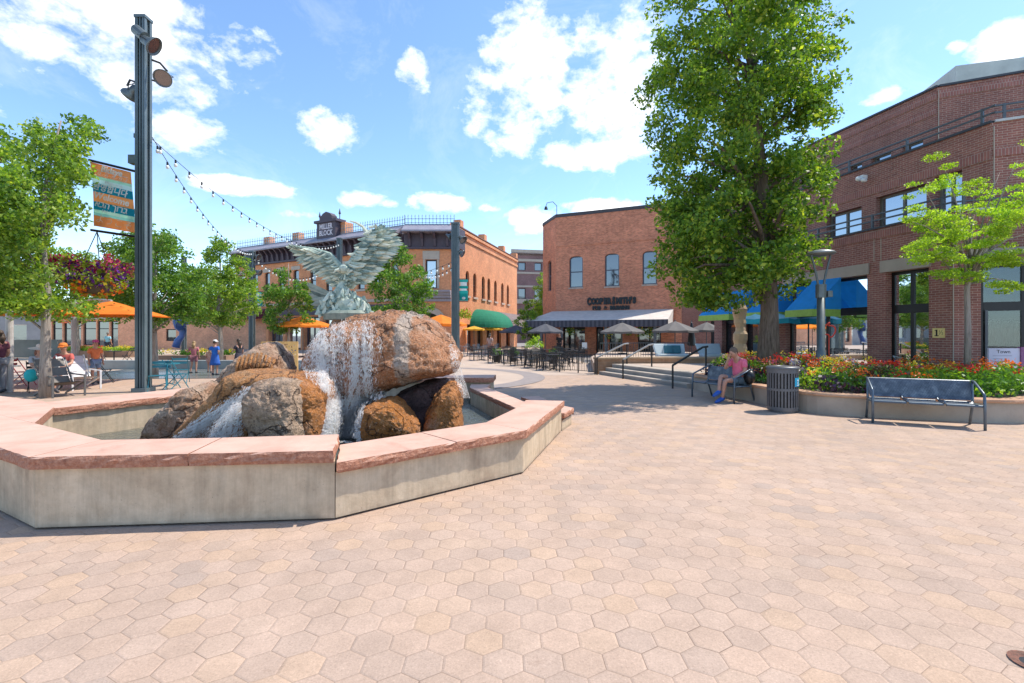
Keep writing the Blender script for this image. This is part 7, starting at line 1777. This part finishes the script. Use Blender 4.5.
person('man in a pale blue shirt seen from behind on the far paving', (at(108, 38), 38), R(180), 1.75, None, (.32, .62, .70), (.04, .04, .06), shorts=False, hair=HAIRL, fat=1.1)
person('person in dark maroon cut by the left edge of the photo', (at(-1, 13.5), 13.5), R(-90), 1.72, None, (.12, .03, .05), (.25, .24, .25), shorts=False, hairlen=.25)
q = G_(194, 373.5); person('girl in a reddish striped outfit, left of the three by the splash pad', q, R(200), 1.32, dict(elL=(.26, .02, 1.15), wrL=(.38, -.08, 1.22), anL=(.16, .05, .08)), (.50, .16, .18), (.30, .12, .14), hairlen=.25, hair=flat('hair_sand', (.35, .22, .10), .6))
q = G_(215, 375.5); person('woman in a blue dress and white cap standing with hands behind her back', q, R(180), 1.38, dict(elL=(.24, .10, 1.15), wrL=(.05, -.14, .98), elR=(-.24, .10, 1.15), wrR=(-.05, -.14, .98)), (.02, .14, .52), (.03, .12, .45), hat=('cap', (.8, .78, .74)), dress=True)
q = G_(238.5, 374.5); person('long-haired woman in dark clothes right of the woman in blue', q, R(-110), 1.42, dict(elL=(.22, -.05, 1.18), wrL=(.12, -.25, 1.12)), (.04, .035, .045), (.06, .05, .07), hairlen=.45, dress=True)
q = G_(205, 373.5); person('small child in pale clothes beside the girl in red', (q[0], q[1]+.3), R(170), 1.05, dict(anL=(.2, -.1, .08), anR=(-.2, .1, .08)), (.6, .35, .28), (.55, .3, .25))
person('woman in a patterned top walking past the green awning', (at(490, 32), 32), R(150), 1.66, dict(knL=(.10, -.16, .5), anL=(.10, -.18, .09), toL=(.1, -.33, .05), anR=(-.1, .26, .12), toR=(-.1, .12, .04), knR=(-.1, .04, .48)), (.45, .30, .26), (.32, .18, .14), hairlen=.22)
person('staff member in dark clothes standing under the left end of the pub awning', (at(560, 34.5), 35), R(-20), 1.7, None, (.02, .02, .025), (.02, .02, .025), shorts=False)
# small notice at the pub door
Y = 33.0; sgn2 = thing('menu_stand', 'white menu board on a stand in front of the pub door', 'sign', (at(584.5, Y), Y, 0)); m = MB(); m.box(at(582, Y), at(587, Y), Y-.02, Y+.02, zat(349, Y), zat(342.5, Y)); m.build('board', WHITE, sgn2); m = MB(); m.tube([(at(584.5, Y), Y+.03, 0), (at(584.5, Y), Y+.03, 1.0)], .025, 6); m.build('stand', BLACKM, sgn2)
SKYTINT = (1.05, 1.17, 1.22); CLOUDC = (7.6, 7.5, 7.4); SKYSTR = .149; EXPO = .82

# ================================================================== SKY, SUN, CAMERA
SUN = Vector((.951*math.cos(R(58)), .309*math.cos(R(58)), math.sin(R(58)))).normalized()
w = bpy.data.worlds.new('World'); bpy.context.scene.world = w; w.use_nodes = True
nt = w.node_tree; bg = nt.nodes['Background']
sky = nt.nodes.new('ShaderNodeTexSky'); sky.sky_type = 'NISHITA'; sky.sun_disc = False
sky.sun_elevation = R(58); sky.sun_rotation = math.atan2(SUN.x, SUN.y); sky.altitude = 1500; sky.air_density = 1.0; sky.dust_density = .6; sky.ozone_density = 1.6
tc = nt.nodes.new('ShaderNodeTexCoord'); sp = nt.nodes.new('ShaderNodeSeparateXYZ'); nt.links.new(tc.outputs['Generated'], sp.inputs[0])
az = mth(nt, 'ARCTAN2', sp.outputs[0], sp.outputs[1]); el = mth(nt, 'ARCSINE', sp.outputs[2])
cv = nt.nodes.new('ShaderNodeCombineXYZ'); nt.links.new(az, cv.inputs[0]); nt.links.new(mth(nt, 'MULTIPLY', el, 1.5), cv.inputs[1])
n1 = noi(nt, cv.outputs[0], 8.5, 9, .60, .2); n2 = noi(nt, cv.outputs[0], 26, 6, .65, .2)
nn = mth(nt, 'ADD', mth(nt, 'MULTIPLY', mth(nt, 'SUBTRACT', n1, .5), 5.6), mth(nt, 'MULTIPLY', mth(nt, 'SUBTRACT', n2, .5), 2.4))
CL = [(90, 20, 135, 46, .8), (150, 75, 66, 30, .7), (183, 132, 44, 20, .8), (330, 134, 30, 19, .8), (416, 72, 17, 17, .6), (535, 55, 40, 34, .85), (515, 105, 48, 42, .75), (612, 80, 42, 62, .95), (590, 153, 60, 14, .9),
      (245, 187, 62, 8, .8), (363, 200, 28, 9, .8), (445, 203, 30, 9, .8), (538, 220, 30, 14, .8), (620, 206, 60, 8, .7), (1000, 45, 36, 20, .9), (958, 47, 14, 7, .6), (880, 97, 30, 8, .25),
      (300, 215, 30, 6, .3), (-150, 60, 150, 60, .9), (1250, 90, 150, 50, .9), (490, 208, 14, 5, .4), (230, 60, 90, 30, .05)]
acc = None
for px, py, rx, ry, k in CL:
    a0 = math.atan2(px-512, F); e0 = math.atan((HOR-py)/F*math.cos(a0))
    ra = rx/F*math.cos(a0)**2; re = ry/F*math.cos(a0)
    u = mth(nt, 'DIVIDE', mth(nt, 'SUBTRACT', az, a0), ra); v = mth(nt, 'DIVIDE', mth(nt, 'SUBTRACT', el, e0), re)
    d = mth(nt, 'SUBTRACT', k, mth(nt, 'ADD', mth(nt, 'MULTIPLY', u, u), mth(nt, 'MULTIPLY', v, v)))
    d = mth(nt, 'MAXIMUM', d, -2.5)
    acc = d if acc is None else mth(nt, 'MAXIMUM', acc, d)
cl = ramp(nt, mth(nt, 'ADD', mth(nt, 'MULTIPLY', mth(nt, 'ADD', acc, nn), .25), .5), [(.40, 0), (.58, .45), (.72, .85), (.95, 1)])
thin = ramp(nt, noi(nt, cv.outputs[0], 3, 6, .7, 1), [(.5, 0), (.8, .18)])
cl = mth(nt, 'MAXIMUM', cl, thin)
up = ramp(nt, mth(nt, 'ADD', mth(nt, 'MULTIPLY', n2, .5), n1), [(.6, .8), (.95, 1)])
tint = mixc(nt, 1.0, sky.outputs[0], SKYTINT, 'MULTIPLY')
below = ramp(nt, sp.outputs[2], [(0, 1), (.25, 0)])
tint = mixc(nt, mth(nt, 'MULTIPLY', below, .35), tint, (6.2, 8.0, 9.6))
cloudc = mixc(nt, 1.0, CLOUDC, up, 'MULTIPLY')
nt.links.new(mixc(nt, cl, tint, cloudc), bg.inputs[0]); bg.inputs[1].default_value = SKYSTR
sl = bpy.data.lights.new('sun', 'SUN'); sl.energy = 3.3; sl.angle = R(.53); sl.color = (1, .94, .84)
so = bpy.data.objects.new('sun', sl); C.objects.link(so); so.rotation_euler = SUN.to_track_quat('Z', 'Y').to_euler()
cam = bpy.data.cameras.new('camera'); cam.sensor_width = 36; cam.lens = F/1024*36; cam.clip_end = 3000; cam.clip_start = .05
cam.shift_y = -(341.5-HOR)/1024
co = bpy.data.objects.new('camera', cam); C.objects.link(co); co.location = (0, 0, EYE); co.rotation_euler = (R(90), 0, 0)
sc = bpy.context.scene; sc.camera = co
sc.view_settings.view_transform = 'Standard'; sc.view_settings.look = 'None'; sc.view_settings.exposure = EXPO; sc.view_settings.gamma = 1
sc.cycles.max_bounces = 6; sc.cycles.transparent_max_bounces = 12; sc.cycles.use_denoising = True
